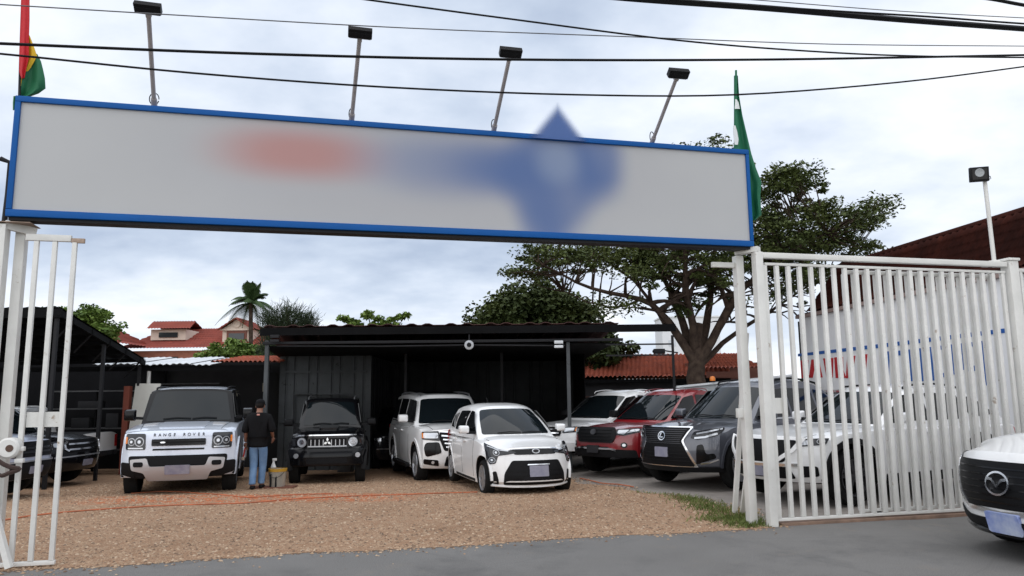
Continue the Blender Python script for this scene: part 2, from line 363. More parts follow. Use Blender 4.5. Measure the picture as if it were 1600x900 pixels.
def _dirt(t, b, g, tex, ramp, mixc, bump):
    n1 = tex('ShaderNodeTexNoise', .15, Detail=8., Roughness=.65); n2 = tex('ShaderNodeTexNoise', 6., Detail=6.)
    c = ramp(n1.outputs[0], [(.35, (.17, .13, .085)), (.65, (.10, .12, .05))])
    t.links.new(c, b.inputs['Base Color']); b.inputs['Roughness'].default_value = .95; bump(n2.outputs[0], .4, .03)
M['gravel'] = nodes_ground('gravel', _gravel); M['asphalt'] = nodes_ground('asphalt', _asphalt); M['concrete'] = nodes_ground('concrete', _concrete); M['dirt'] = nodes_ground('dirt', _dirt)
def strip_ground(name, ys, left, right, dz, mat, nx=24, label=None):
    V = []; Fc = []
    for y in ys:
        for i in range(nx+1):
            x = left(y) + (right(y)-left(y))*i/nx; V.append((x, y, float(gz(y, x))+dz))
    for j in range(len(ys)-1):
        for i in range(nx): k = j*(nx+1)+i; Fc.append((k, k+1, k+nx+2, k+nx+1))
    o = pyd(name, V, Fc, mat); o['kind'] = 'structure'; return o
ys = sorted(set(list(np.arange(-60, 8, 4.)) + list(np.arange(8, 30, .25)) + [35, 50, 80, 130, 220, 400, 800, 1500]))
strip_ground('ground', ys, lambda y: -1500, lambda y: 1500, -.06, M['dirt'], 8)
# road: sheet along the sign line; the near edge of the lot runs about parallel to it
def edge_y(x):           # far edge of the asphalt at x
    return P0[1] + (x-P0[0])*math.tan(TH) - .12 + .05*math.sin(x*1.9) + .03*math.sin(x*5.3+1)
V = []; Fc = []; xs = list(np.linspace(-40, -8, 17)) + list(np.linspace(-7.8, 9, 120)) + list(np.linspace(9.5, 60, 20))
for x in xs: V += [(x, edge_y(x), 0.), (x, edge_y(x)-4., 0.), (x, edge_y(x)-9, 0.)]
for i in range(len(xs)-1):
    for k in (0, 1): a = i*3+k; Fc.append((a, a+1, a+4, a+3))
o = pyd('road', V, Fc, M['asphalt']); o['kind'] = 'structure'
# concrete apron under the right-hand cars, then the gravel sheet over it
cpx = [(1190, 822), (1143, 794), (1108, 783), (1002, 768), (902, 754), (860, 742), (800, 733)]
cpt = [gnd(*q) for q in cpx]; cy = [p[1] for p in cpt]; cxx = [p[0] for p in cpt]
def concrete_left(y):
    x = float(np.interp(y, cy, cxx)); return x + .10*math.sin(y*4.1) + .05*math.sin(y*11.3)
ysg = list(np.arange(7.2, 30.1, .2))
strip_ground('concrete_apron', [y for y in ysg if y > 9], lambda y: max(concrete_left(y), (y-P0[1]+.02)/math.tan(TH)+P0[0] if y < 10 else -99)-.35, lambda y: 14, -.012, M['concrete'], 20)
V = []; Fc = []; nx = 60
rows = np.linspace(0, 1, 90)
for r in rows:
    for i in range(nx+1):
        x = -20 + i/nx*24.0
        y0 = edge_y(x) - .03 if x < 3.2 else edge_y(3.2)
        y = y0 + (30-y0)*r**1.6
        V.append([x, y, 0])
V = np.array(V)
# pull the right-hand columns back to the concrete edge
for k in range(len(V)):
    lim = concrete_left(V[k, 1]); i = k % (nx+1)
    V[k, 0] = -20 + i/nx*(lim+20)
for k in range(nx+1): V[k, 1] = edge_y(V[k, 0]) - .03
V[:, 2] = gz(V[:, 1], V[:, 0]) + .004
for j in range(len(rows)-1):
    for i in range(nx): k = j*(nx+1)+i; Fc.append((k, k+1, k+nx+2, k+nx+1))
o = fast('gravel_lot', V, Fc, M['gravel'], smooth=True); o['kind'] = 'structure'
# loose stones as real geometry
def stones(n, y0, y1, smin, smax, mats, name, xl=-9., pw=1.):
    y = y0 + (y1-y0)*RNG.random(n)**pw; x = xl + RNG.random(n)*(4.0-xl)
    ok = (x < np.array([concrete_left(q) for q in y])+.25) & (y > np.array([edge_y(q) for q in x])-.10-RNG.exponential(.10, n)*(RNG.random(n) < .35))
    x, y = x[ok], y[ok]; n = len(x); s = smin + (smax-smin)*RNG.random(n)**2.2
    base = np.array([[1, 0, 0], [.3, .9, .1], [-.8, .5, 0], [-.7, -.6, .1], [.4, -.9, 0], [.1, .1, .75], [-.2, -.15, .65]])
    fc = np.array([(0, 1, 5), (1, 2, 5), (2, 6, 5), (2, 3, 6), (3, 4, 6), (4, 0, 5), (4, 5, 6)])
    b = base[None] * (1+RNG.normal(0, .18, (n, 7, 3))); a = RNG.random(n)*6.283
    ca, sa = np.cos(a)[:, None], np.sin(a)[:, None]
    X = (b[:, :, 0]*ca - b[:, :, 1]*sa)*s[:, None] + x[:, None]; Y = (b[:, :, 0]*sa + b[:, :, 1]*ca)*s[:, None] + y[:, None]
    Z = b[:, :, 2]*s[:, None]*.8 + (gz(y, x)+.002)[:, None]
    V = np.stack([X, Y, Z], 2).reshape(-1, 3); Fs = (fc[None] + 7*np.arange(n)[:, None, None]).reshape(-1, 3)
    o = fast(name, V, Fs, mats[0]); o.data.materials.append(mats[1]); o.data.materials.append(mats[2])
    mi = np.repeat(RNG.choice([0, 0, 0, 0, 1, 1, 2], n), 7).astype(np.int32); o.data.polygons.foreach_set('material_index', mi)
    return tag(o, 'loose tan and brown stones strewn over the gravel lot', 'gravel', kind='stuff')
stones(66000, 7.2, 18, .006, .026, (pbr('stone_tan', (.33, .225, .145), .9, var=.35, vscale=9), pbr('stone_brown', (.15, .095, .06), .9, var=.3, vscale=9), pbr('stone_pale', (.43, .32, .225), .9, var=.2, vscale=9)), 'gravel_stones', pw=1.6)

# ================================================================ CARS
def hermite(pts):
    xs = np.array([p[0] for p in pts], float); yy = np.array([p[1] for p in pts], float)
    if len(xs) == 1: return lambda x: np.full_like(np.asarray(x, float), yy[0])
    dl = np.diff(yy)/np.diff(xs); m = np.zeros(len(xs)); m[0], m[-1] = dl[0], dl[-1]
    for i in range(1, len(xs)-1): m[i] = 0 if dl[i-1]*dl[i] <= 0 else 2*dl[i-1]*dl[i]/(dl[i-1]+dl[i])
    def f(x):
        x = np.clip(np.asarray(x, float), xs[0], xs[-1]); i = np.clip(np.searchsorted(xs, x, side='right')-1, 0, len(xs)-2)
        h = xs[i+1]-xs[i]; t = (x-xs[i])/h
        return (2*t**3-3*t**2+1)*yy[i] + (t**3-2*t**2+t)*h*m[i] + (-2*t**3+3*t**2)*yy[i+1] + (t**3-t**2)*h*m[i+1]
    return f
def sstep(x): x = np.clip(x, 0, 1); return x*x*(3-2*x)
def grid_shell(fn, us, vs, ts):
    nu, nv, ntt = len(us), len(vs), len(ts); idx = {}; P = []
    def vid(i, j, k):
        if (i, j, k) not in idx: idx[i, j, k] = len(P); P.append((us[i], vs[j], ts[k]))
        return idx[i, j, k]
    Fc = []
    for i in range(nu-1):
        for j in range(nv-1):
            for k, fl in ((0, 1), (ntt-1, 0)):
                q = [vid(i, j, k), vid(i+1, j, k), vid(i+1, j+1, k), vid(i, j+1, k)]; Fc.append(q[::-1] if fl else q)
    for i in range(nu-1):
        for k in range(ntt-1):
            for j, fl in ((0, 0), (nv-1, 1)):
                q = [vid(i, j, k), vid(i+1, j, k), vid(i+1, j, k+1), vid(i, j, k+1)]; Fc.append(q[::-1] if fl else q)
    for j in range(nv-1):
        for k in range(ntt-1):
            for i, fl in ((0, 1), (nu-1, 0)):
                q = [vid(i, j, k), vid(i, j+1, k), vid(i, j+1, k+1), vid(i, j, k+1)]; Fc.append(q[::-1] if fl else q)
    A = np.array(P); return fn(A[:, 0], A[:, 1], A[:, 2]), Fc
def rpoly(pts, r=.03, n=3):
    out = []; L = len(pts)
    for i in range(L):
        p = np.array(pts[i], float); a = np.array(pts[i-1], float)-p; b = np.array(pts[(i+1) % L], float)-p
        la, lb = np.linalg.norm(a), np.linalg.norm(b); k = min(r, la*.45, lb*.45)
        A, B = p + a/la*k, p + b/lb*k
        for j in range(n+1): t = j/n; out.append(tuple((1-t)**2*A + 2*t*(1-t)*p + t*t*B))
    return out
def rect(a0, b0, a1, b1, r=.02): return rpoly([(a0, b0), (a1, b0), (a1, b1), (a0, b1)], r)
def circ(c, r, n=18, ry=None): return [(c[0]+r*math.cos(2*math.pi*i/n), c[1]+(ry or r)*math.sin(2*math.pi*i/n)) for i in range(n)]
def mir(poly): return [(-a, b) for a, b in poly][::-1]
def band_poly(line, w):
    P = [np.array(p, float) for p in line]; A = []; B = []
    for i, p in enumerate(P):
        d = P[min(i+1, len(P)-1)]-P[max(i-1, 0)]; d /= np.linalg.norm(d); n = np.array([-d[1], d[0]])*w/2; A.append(tuple(p+n)); B.append(tuple(p-n))
    return A + B[::-1]

class Car:
    def __init__(s, name, label, pos, heading, sp, group='cars parked in the lot'):
        s.sp = sp; s.pos = pos; s.heading = heading
        s.root = empty(name, (0, 0, 0), 0, label, sp.get('cat', 'car'), group)
        L, Wd = sp['L'], sp['W']; s.hw = Wd/2; s.xf = L/2; s.xr = -L/2
        s.fx = s.xf - sp['fo']; s.rx = s.fx - sp['wb']; s.wr = sp['wr']
        s.nose = hermite(sp['nose']); s.tail = hermite(sp.get('tail', [(.3, -.1), (.5, 0), (.9, -.03), (1.2, -.08)]))
        s.top = hermite(sp['top']); s.bot = hermite(sp.get('bot', [(-L/2, .42), (-L/2+.7, .27), (L/2-.75, .27), (L/2, .30)]))
        s.side = hermite(sp.get('side', [(.2, .95), (.45, .99), (.7, 1.0), (.95, .985), (1.2, .95)]))
        s.taper = hermite(sp.get('taper', [(-L/2, .93), (-L/2+.8, .99), (0, 1.), (L/2-.9, .99), (L/2, .93)]))
        s.cF, s.pF = sp.get('plan', (.32, 3.2)); s.cR = sp.get('planr', .16); s.lw = sp.get('lw', .7)
        s.dropv, s.dq = sp.get('drop', (.07, 4))
        s.mid = np.array([0, 0, .7])
        b = sp['cab']; s.c = b
        s.chw = hermite(b['hw'])
        s.body()
    # lower body
    def wf(s, x0): return sstep((x0-(s.xf-s.lw))/s.lw)
    def wrr(s, x0): return sstep(((s.xr+s.lw)-x0)/s.lw)
    def B(s, u, v, t):
        x0 = s.xr + u*(s.xf-s.xr); zb = s.bot(x0); zt = s.top(x0) - s.dropv*np.abs(v)**s.dq
        z = zb + t*(zt-zb)
        x = x0 + s.wf(x0)*(s.nose(z)-s.cF*np.abs(v)**s.pF) - s.wrr(x0)*(s.tail(z)-s.cR*np.abs(v)**3)
        y = v*s.hw*s.side(z)*s.taper(x0)
        return np.stack([x, y, z], 1)
    def body(s):
        k = np.linspace(0, 1, 46); us = .5-.5*np.cos(k*math.pi)*(.55+.45*np.abs(np.cos(k*math.pi)))
        us = np.unique(np.concatenate([us, [0, 1]])); vs = np.sin(np.linspace(-1, 1, 27)*math.pi/2*.92)/math.sin(math.pi/2*.92); ts = np.linspace(0, 1, 15)
        V, Fc = grid_shell(s.B, us, vs, ts)
        ob = pyd('body', V, Fc, [s.sp['paint'], M['black_plastic']], None)
        bv = ob.modifiers.new('b', 'BEVEL'); bv.width = s.sp.get('bev', .035); bv.segments = 3; bv.limit_method = 'ANGLE'; bv.angle_limit = R(38); bv.use_clamp_overlap = True
        cuts = []; ra = s.wr*s.sp.get('arch', 1.17); s.ra = ra
        for ax in (s.fx, s.rx):
            for sg in (-1, 1):
                v, f = lathe_vf([(0.001, -.05), (ra, -.05), (ra, .5), (.001, .5)], 40, (0, 1, 0), (ax, sg*(s.hw-.22)-.225, s.wr+s.sp.get('archz', .02)))
                c = pyd('cut', v, f, None); cuts.append(c)
                bm = bmesh.new(); bm.from_mesh(c.data); bmesh.ops.remove_doubles(bm, verts=bm.verts[:], dist=.004); bmesh.ops.recalc_face_normals(bm, faces=bm.faces[:]); bm.to_mesh(c.data); bm.free()
                m = ob.modifiers.new('c', 'BOOLEAN'); m.operation = 'DIFFERENCE'; m.object = c; m.solver = 'EXACT'
        dg = bpy.context.evaluated_depsgraph_get(); me = bpy.data.meshes.new_from_object(ob.evaluated_get(dg))
        me.name = 'body'; bpy.data.objects.remove(ob)
        for c in cuts: bpy.data.objects.remove(c)
        me.shade_smooth(); me.set_sharp_from_angle(angle=R(32))
        for p in me.polygons:
            c = p.center
            d = min(math.hypot(c[0]-s.fx, c[2]-s.wr-.02), math.hypot(c[0]-s.rx, c[2]-s.wr-.02))
            p.material_index = 1 if d < ra+.003 or (p.normal[2] < -.75 and c[2] < .6) else 0
        if len(me.materials) < 2:
            me.materials.clear(); me.materials.append(s.sp['paint']); me.materials.append(M['black_plastic'])
        o = bpy.data.objects.new('body', me); COL.objects.link(o); o.parent = s.root; s.bodyo = o
    # surfaces
    def front(s, y, z):
        v = np.clip(y/(s.hw*s.side(z)*s.taper(s.xf)), -1.0, 1.0); lim = s.hw*s.side(z)*s.taper(s.xf); over = np.maximum(np.abs(y)-lim, 0)
        return np.stack([s.xf + s.nose(z) - s.cF*np.abs(v)**s.pF - over*1.7, np.sign(y)*(np.minimum(np.abs(y), lim)+over*.35), z], 1)
    def rear(s, y, z):
        v = np.clip(y/(s.hw*s.side(z)*s.taper(s.xr)), -1.02, 1.02)
        return np.stack([s.xr - s.tail(z) + s.cR*np.abs(v)**3, y, z], 1)
    def x0_of(s, x, z, v):
        x0 = np.array(x, float)
        for _ in range(30): x0 = np.clip(.5*x0 + .5*(x - s.wf(x0)*(s.nose(z)-s.cF*np.abs(v)**s.pF) + s.wrr(x0)*(s.tail(z)-s.cR*np.abs(v)**3)), s.xr, s.xf)
        return x0
    def sidef(s, sg):
        def f(x, z):
            x0 = s.x0_of(x, z, np.ones_like(x)); return np.stack([x, sg*s.hw*s.side(z)*s.taper(x0), z], 1)
        return f
    def hood(s, x, y):
        v = np.clip(y/(s.hw*.95), -1, 1); z = s.top(x); x0 = s.x0_of(x, z, v); return np.stack([x, y, s.top(x0)-s.dropv*np.abs(v)**s.dq], 1)
    # cabin
    def C(s, u, v, t):
        c = s.c; xr = c['xrb'] + (c['xrt']-c['xrb'])*t; xf = c['xfb'] + (c['xft']-c['xfb'])*t
        zr = s.zroof(u); z = c['zb'] + t*(zr-c['zb']) - c.get('rd', .05)*np.abs(v)**4*t
        bow = np.sin(np.pi*np.clip(t, 0, 1))*c.get('bow', .02)
        x = xr + (xf-xr)*u + sstep((u-.55)/.45)*(bow-c.get('cw', .16)*np.abs(v)**2.4) + sstep((.45-u)/.45)*(-bow*.5+c.get('cwr', .1)*np.abs(v)**2.4)
        y = v*s.chw(z)*(1-.05*np.clip((u-.6)/.4, 0, 1)**2-.04*np.clip((.4-u)/.4, 0, 1)**2)
        return np.stack([x, y, z], 1)
    def zroof(s, u):
        h = s.sp['H']; return h - s.c.get('arcf', .05)*np.clip((u-.45)/.55, 0, 1)**2 - s.c.get('arcr', .05)*np.clip((.55-u)/.55, 0, 1)**2
    def cabin(s, mat, name='cabin'):
        us = .5-.5*np.cos(np.linspace(0, 1, 22)*math.pi); vs = np.linspace(-1, 1, 17); ts = np.linspace(0, 1, 9)
        V, Fc = grid_shell(s.C, us, vs, ts); bm = bmesh.new(); bv = [bm.verts.new(p) for p in V]
        for f in Fc: bm.faces.new([bv[i] for i in f])
        bmesh.ops.recalc_face_normals(bm, faces=bm.faces[:])
        ed = [e for e in bm.edges if len(e.link_faces) == 2 and e.calc_face_angle() > R(38)]
        bmesh.ops.bevel(bm, geom=ed, offset=s.c.get('bev', .045), segments=3, affect='EDGES', profile=.5, clamp_overlap=True)
        return from_bm(name, bm, mat, s.root, 35)
    def wsurf(s, v, t): return s.C(np.ones_like(v), v, t)
    def rwsurf(s, v, t): return s.C(np.zeros_like(v), v, t)
    def roofs(s, u, v): return s.C(u, v, np.ones_like(v))
    def cside(s, sg):
        def f(x, z):
            c = s.c; t = (z-c['zb'])/(s.sp['H']-c['zb']); xr = c['xrb']+(c['xrt']-c['xrb'])*t; xf = c['xfb']+(c['xft']-c['xfb'])*t; u = (x-xr)/(xf-xr)
            y = s.chw(z)*(1-.05*np.clip((u-.6)/.4, 0, 1)**2-.04*np.clip((.4-u)/.4, 0, 1)**2); return np.stack([x, sg*y, z], 1)
        return f
    def patch(s, name, surf, poly, mat, off=.006, depth=.03, res=.09, parent=None, hint=None, smooth=40):
        bm = bmesh.new(); bm.faces.new([bm.verts.new((a, b, 0)) for a, b in poly])
        A = np.array(poly); lo, hi = A.min(0), A.max(0)
        for k in (0, 1):
            rs = res if isinstance(res, (int, float)) else res[k]
            no = (1, 0, 0) if k == 0 else (0, 1, 0); n = int((hi[k]-lo[k])/rs)
            for i in range(1, n+1):
                co = lo[k] + (hi[k]-lo[k])*i/(n+1); bmesh.ops.bisect_plane(bm, geom=bm.verts[:]+bm.edges[:]+bm.faces[:], plane_co=(co, 0, 0) if k == 0 else (0, co, 0), plane_no=no, dist=1e-6)
        bmesh.ops.triangulate(bm, faces=bm.faces[:])
        bm.verts.ensure_lookup_table(); a = np.array([v.co.x for v in bm.verts]); b = np.array([v.co.y for v in bm.verts]); e_ = .004
        P = surf(a, b); n = np.cross(surf(a+e_, b)-surf(a-e_, b), surf(a, b+e_)-surf(a, b-e_)); n /= np.linalg.norm(n, axis=1)[:, None]+1e-12
        h = s.mid if hint is None else hint
        if ((P-h)*n).sum() < 0: n = -n
        bd = [e for e in bm.edges if len(e.link_faces) == 1]
        ret = bmesh.ops.extrude_edge_only(bm, edges=bd)
        new = [g for g in ret['geom'] if isinstance(g, bmesh.types.BMVert)]; bm.verts.index_update()
        N0 = len(P); ns = set(new)
        pos = {}
        for v in new:
            for e in v.link_edges:
                w = e.other_vert(v)
                if w not in ns: pos[v] = w.index
        for v in bm.verts:
            if v in ns: i = pos[v]; v.co = P[i] - n[i]*depth
            else: v.co = P[v.index] + n[v.index]*off
        bm.normal_update()
        bmesh.ops.recalc_face_normals(bm, faces=bm.faces[:]); bm.normal_update()
        q = sum(f.normal.dot(Vector(n[f.verts[0].index])) for f in bm.faces if all(v.index < N0 for v in f.verts))
        if q < 0: bmesh.ops.reverse_faces(bm, faces=bm.faces[:])
        return from_bm(name, bm, mat, parent or s.root, smooth)
    def fp(s, name, poly, mat, both=False, **k):
        o = s.patch(name, s.front, poly, mat, **k)
        if both:
            k2 = dict(k)
            if k.get('parent') is not None and isinstance(k['parent'], tuple): pass
            o2 = s.patch(name, s.front, mir(poly), mat, **k2); return o, o2
        return o
    def sp_(s, name, poly, mat, **k):
        return [s.patch(name, s.sidef(sg), poly, mat, **k) for sg in (-1, 1)]
    def cs_(s, name, poly, mat, **k):
        return [s.patch(name, s.cside(sg), poly, mat, **k) for sg in (-1, 1)]
    def lamp(s, poly, inner, rings=(), mat=None, lens=None, amber=None, extra=()):
        """headlight on each side: dark housing, bright lens shapes, round projectors with rings"""
        for m in (lambda p: p, mir):
            h = s.fp('headlight', m(poly), mat or M['lamp_dark'], off=.010, res=.06)
            for p in inner: s.fp('lens', m(p), lens or M['lens'], off=.014, depth=.002, parent=h, res=.06)
            for c, r in rings:
                s.fp('projector', m(circ(c, r)), M['alloy'], off=.016, depth=.002, parent=h, res=.06)
                s.fp('projector_glass', m(circ(c, r*.80)), M['lamp_dark'], off=.022, depth=.002, parent=h, res=.06)
                s.fp('projector_core', m(circ(c, r*.36)), M['lens'], off=.027, depth=.002, parent=h, res=.06)
            if amber: s.fp('indicator', m(amber), M['amber'], off=.015, depth=.002, parent=h, res=.06)
    def wheels(s, spokes=5, mat=None, tw=.26, rimr=.66):
        r = s.wr
        for ax in (s.fx, s.rx):
            for sg in (-1, 1):
                cy_ = sg*(s.hw*s.taper(ax) - tw/2 - .015)
                o = lathe('wheel', [(r*rimr, -tw/2+.02), (r*.80, -tw/2), (r*.95, -tw/2+.015), (r, -tw/2+.05), (r, tw/2-.05), (r*.95, tw/2-.015), (r*.80, tw/2), (r*rimr, tw/2-.02), (r*rimr*.97, -tw/2+.02)], M['tyre'], s.root, 40, (0, sg, 0), (0, 0, 0))
                o.location = (ax, float(cy_), r)
                rr = r*rimr; a = []
                a.append(lathe_vf([(rr, tw/2-.012), (rr*.99, tw/2-.002), (rr*.93, tw/2-.006), (rr*.90, tw/2-.05), (rr*.90, tw/2-.09)], 36, (0, sg, 0)))
                a.append(lathe_vf([(rr*.22, tw/2-.07), (rr*.22, tw/2-.03), (rr*.15, tw/2-.02), (.001, tw/2-.02)], 14, (0, sg, 0)))
                d, u_, w_ = frame_of((0, sg, 0))
                for k in range(spokes):
                    t0 = 2*math.pi*k/spokes + .3
                    for da in ((0,) if spokes >= 9 else (-.13, .13)):
                        ti, to = t0+da*.6, t0+da*1.25; V = []
                        for rad, t, wd, yy in ((rr*.16, ti, rr*.07, tw/2-.022), (rr*.93, to, rr*.085, tw/2-.012)):
                            rad_v = math.cos(t)*u_+math.sin(t)*w_; tan = -math.sin(t)*u_+math.cos(t)*w_
                            for q, yd in ((-1, 0), (1, 0), (1.2, -.05), (-1.2, -.05)): V.append(rad_v*rad + tan*wd*q + d*(yy+yd))
                        a.append((V, [(0, 1, 5, 4), (1, 2, 6, 5), (2, 3, 7, 6), (3, 0, 4, 7)]))
                v, f = merge(a); rim = pyd('rim', v, f, mat or M['alloy'], o, 40)
                v, f = lathe_vf([(.001, tw/2-.10), (rr*.97, tw/2-.10)], 28, (0, sg, 0)); pyd('brake_disc', v, f, M['hubdark'], o)
    def mirrors(s, mat, x, z, size=(.12, .22, .17), y=None, arm=.10):
        for sg in (-1, 1):
            y0 = float(s.chw(np.array([z]))[0]) if y is None else y
            bm = bmesh.new(); box_bm(bm, (x, sg*(y0+arm+size[1]/2), z+.03), size, None, 0)
            for v in bm.verts:
                if v.co.x > x: v.co.z = z+.03+(v.co.z-z-.03)*.75; v.co.y = sg*(y0+arm+size[1]/2)+(v.co.y-sg*(y0+arm+size[1]/2))*.85
            bmesh.ops.bevel(bm, geom=bm.edges[:], offset=.035, segments=3, affect='EDGES', profile=.6)
            o = from_bm('wing_mirror', bm, mat, s.root, 40)
            beam('mirror_arm', (x, sg*(y0-.02), z-.03), (x, sg*(y0+arm+.05), z-.02), .06, .05, M['black_plastic'], o)
    def wipers(s):
        for a, b in ((-.55, .05), (.08, .62)):
            P = s.wsurf(np.array([a, (a+b)/2, b]), np.array([.16, .19, .17])); tube('wiper', [p+np.array([.03, 0, .012]) for p in P], .010, M['black_plastic'], s.root, 5)
    def rail(s, x0, x1, vf, mat, w=.035, h=.04):
        for sg in (-1, 1):
            xs_ = np.linspace(x0, x1, 7); c = s.c; u = np.clip((xs_-c['xrt'])/(c['xft']-c['xrt']), 0, 1); P = s.roofs(u, np.full(7, sg*vf)); pts = [(x, p[1], p[2]+.035) for x, p in zip(xs_, P)]
            pts = [(xs_[0]+.05*np.sign(x0-x1), P[0][1], P[0][2]-.01)] + pts + [(xs_[-1]-.05*np.sign(x0-x1), P[-1][1], P[-1][2]-.01)]
            tube('roof_rail', pts, w*.55, mat, s.root, 6)
    def arches(s, mat, w=.07, off=.03, axles=None):
        for ax in (s.fx, s.rx):
            cz = s.wr+.02; ra = s.ra
            out = []; inn = []
            for i in range(19):
                t = R(-6+i*192/18); out.append((ax+(ra+w)*math.cos(t), cz+(ra+w)*math.sin(t))); inn.append((ax+(ra+.002)*math.cos(t), cz+(ra+.002)*math.sin(t)))
            s.sp_('arch_trim', out+inn[::-1], mat, off=off, depth=.05, res=.15)
    def seams(s, xs, z0, z1):
        for x in xs:
            s.sp_('door_gap', band_poly([(x, z0), (x, (z0+z1)/2), (x, z1)], .011), M['seam'], off=.0025, depth=.002, res=.2)
    def handles(s, xs, z, mat):
        for x in xs: s.sp_('door_handle', rect(x-.11, z-.018, x+.11, z+.018, .015), mat, off=.035, depth=.01, res=.2)
    def windows(s, polys, mat=None, off=.006):
        for p in polys: s.cs_('side_window', rpoly(p, .04), mat or M['glass_side'], off=off, depth=.01, res=.25)
    def windscreen(s, a=.88, t0=.10, t1=.90, mat=None, rear=True):
        hint = np.array([0, 0, s.c['zb']+.2])
        s.patch('windscreen', s.wsurf, rpoly([(-a*1.02, t0), (a*1.02, t0), (a*.97, t1), (-a*.97, t1)], .06), mat or M['glass'], off=.006, depth=.01, res=(.16, .16), hint=hint)
        if rear: s.patch('rear_window', s.rwsurf, rpoly([(-a*.9, t0+.15), (a*.9, t0+.15), (a*.86, t1), (-a*.86, t1)], .06), M['glass_side'], off=.006, depth=.01, res=(.2, .2), hint=hint)
    def taillights(s, poly):
        for m in (lambda p: p, mir): s.patch('tail_light', s.rear, m(poly), M['redlens'], off=.012, res=.1)
    def plate(s, z, mat=None, y=0., w=.32, h=.15, off=.03):
        s.patch('number_plate', s.front, rect(y-w/2, z-h/2, y+w/2, z+h/2, .012), mat or M['plate'], off=off, depth=.0, res=.3)
    def finish(s):
        xa = s.c['xfb']+.02; xb = s.xf-.30
        for sg in (-1, 1):
            w0, w1 = s.hw*.80, s.hw*.70
            s.patch('hood_gap', s.hood, band_poly([(xa, sg*w0), ((xa+xb)/2, sg*(w0*.45+w1*.55)), (xb, sg*w1)], .010), M['seam'], off=.002, depth=.002, res=.12)
        s.root.location = (*s.pos[:2], float(gz(s.pos[1], s.pos[0])) + s.sp.get('lift', 0)); s.root.rotation_euler = (0, 0, s.heading)
        return s.root
def place(fc, th, L):
    """front-bumper centre fc, th = angle of the car's nose away from straight towards the street (-Y), positive to +X"""
    nrm = np.array([math.sin(th), -math.cos(th)]); c = np.array(fc) - nrm*L/2
    return (c[0], c[1]), math.atan2(nrm[1], nrm[0])
def ring_badge(car, surf, c, r, mat, name='badge', w=.3, ry=None, off=.02, parent=None):
    return car.patch(name, surf, circ(c, r, 20, ry), mat, off=off, depth=.0, res=.2, parent=parent)
def text_mesh(name, txt, size, mat, parent, mw, depth=.003):
    cu = bpy.data.curves.new(name, 'FONT'); cu.body = txt; cu.size = size; cu.extrude = depth; cu.align_x = 'CENTER'; cu.align_y = 'CENTER'; cu.space_character = 1.55
    t = bpy.data.objects.new(name, cu); COL.objects.link(t); dg = bpy.context.evaluated_depsgraph_get(); me = bpy.data.meshes.new_from_object(t.evaluated_get(dg)); bpy.data.objects.remove(t)
    o = link(name, me, mat, parent); o.matrix_local = mw; return o

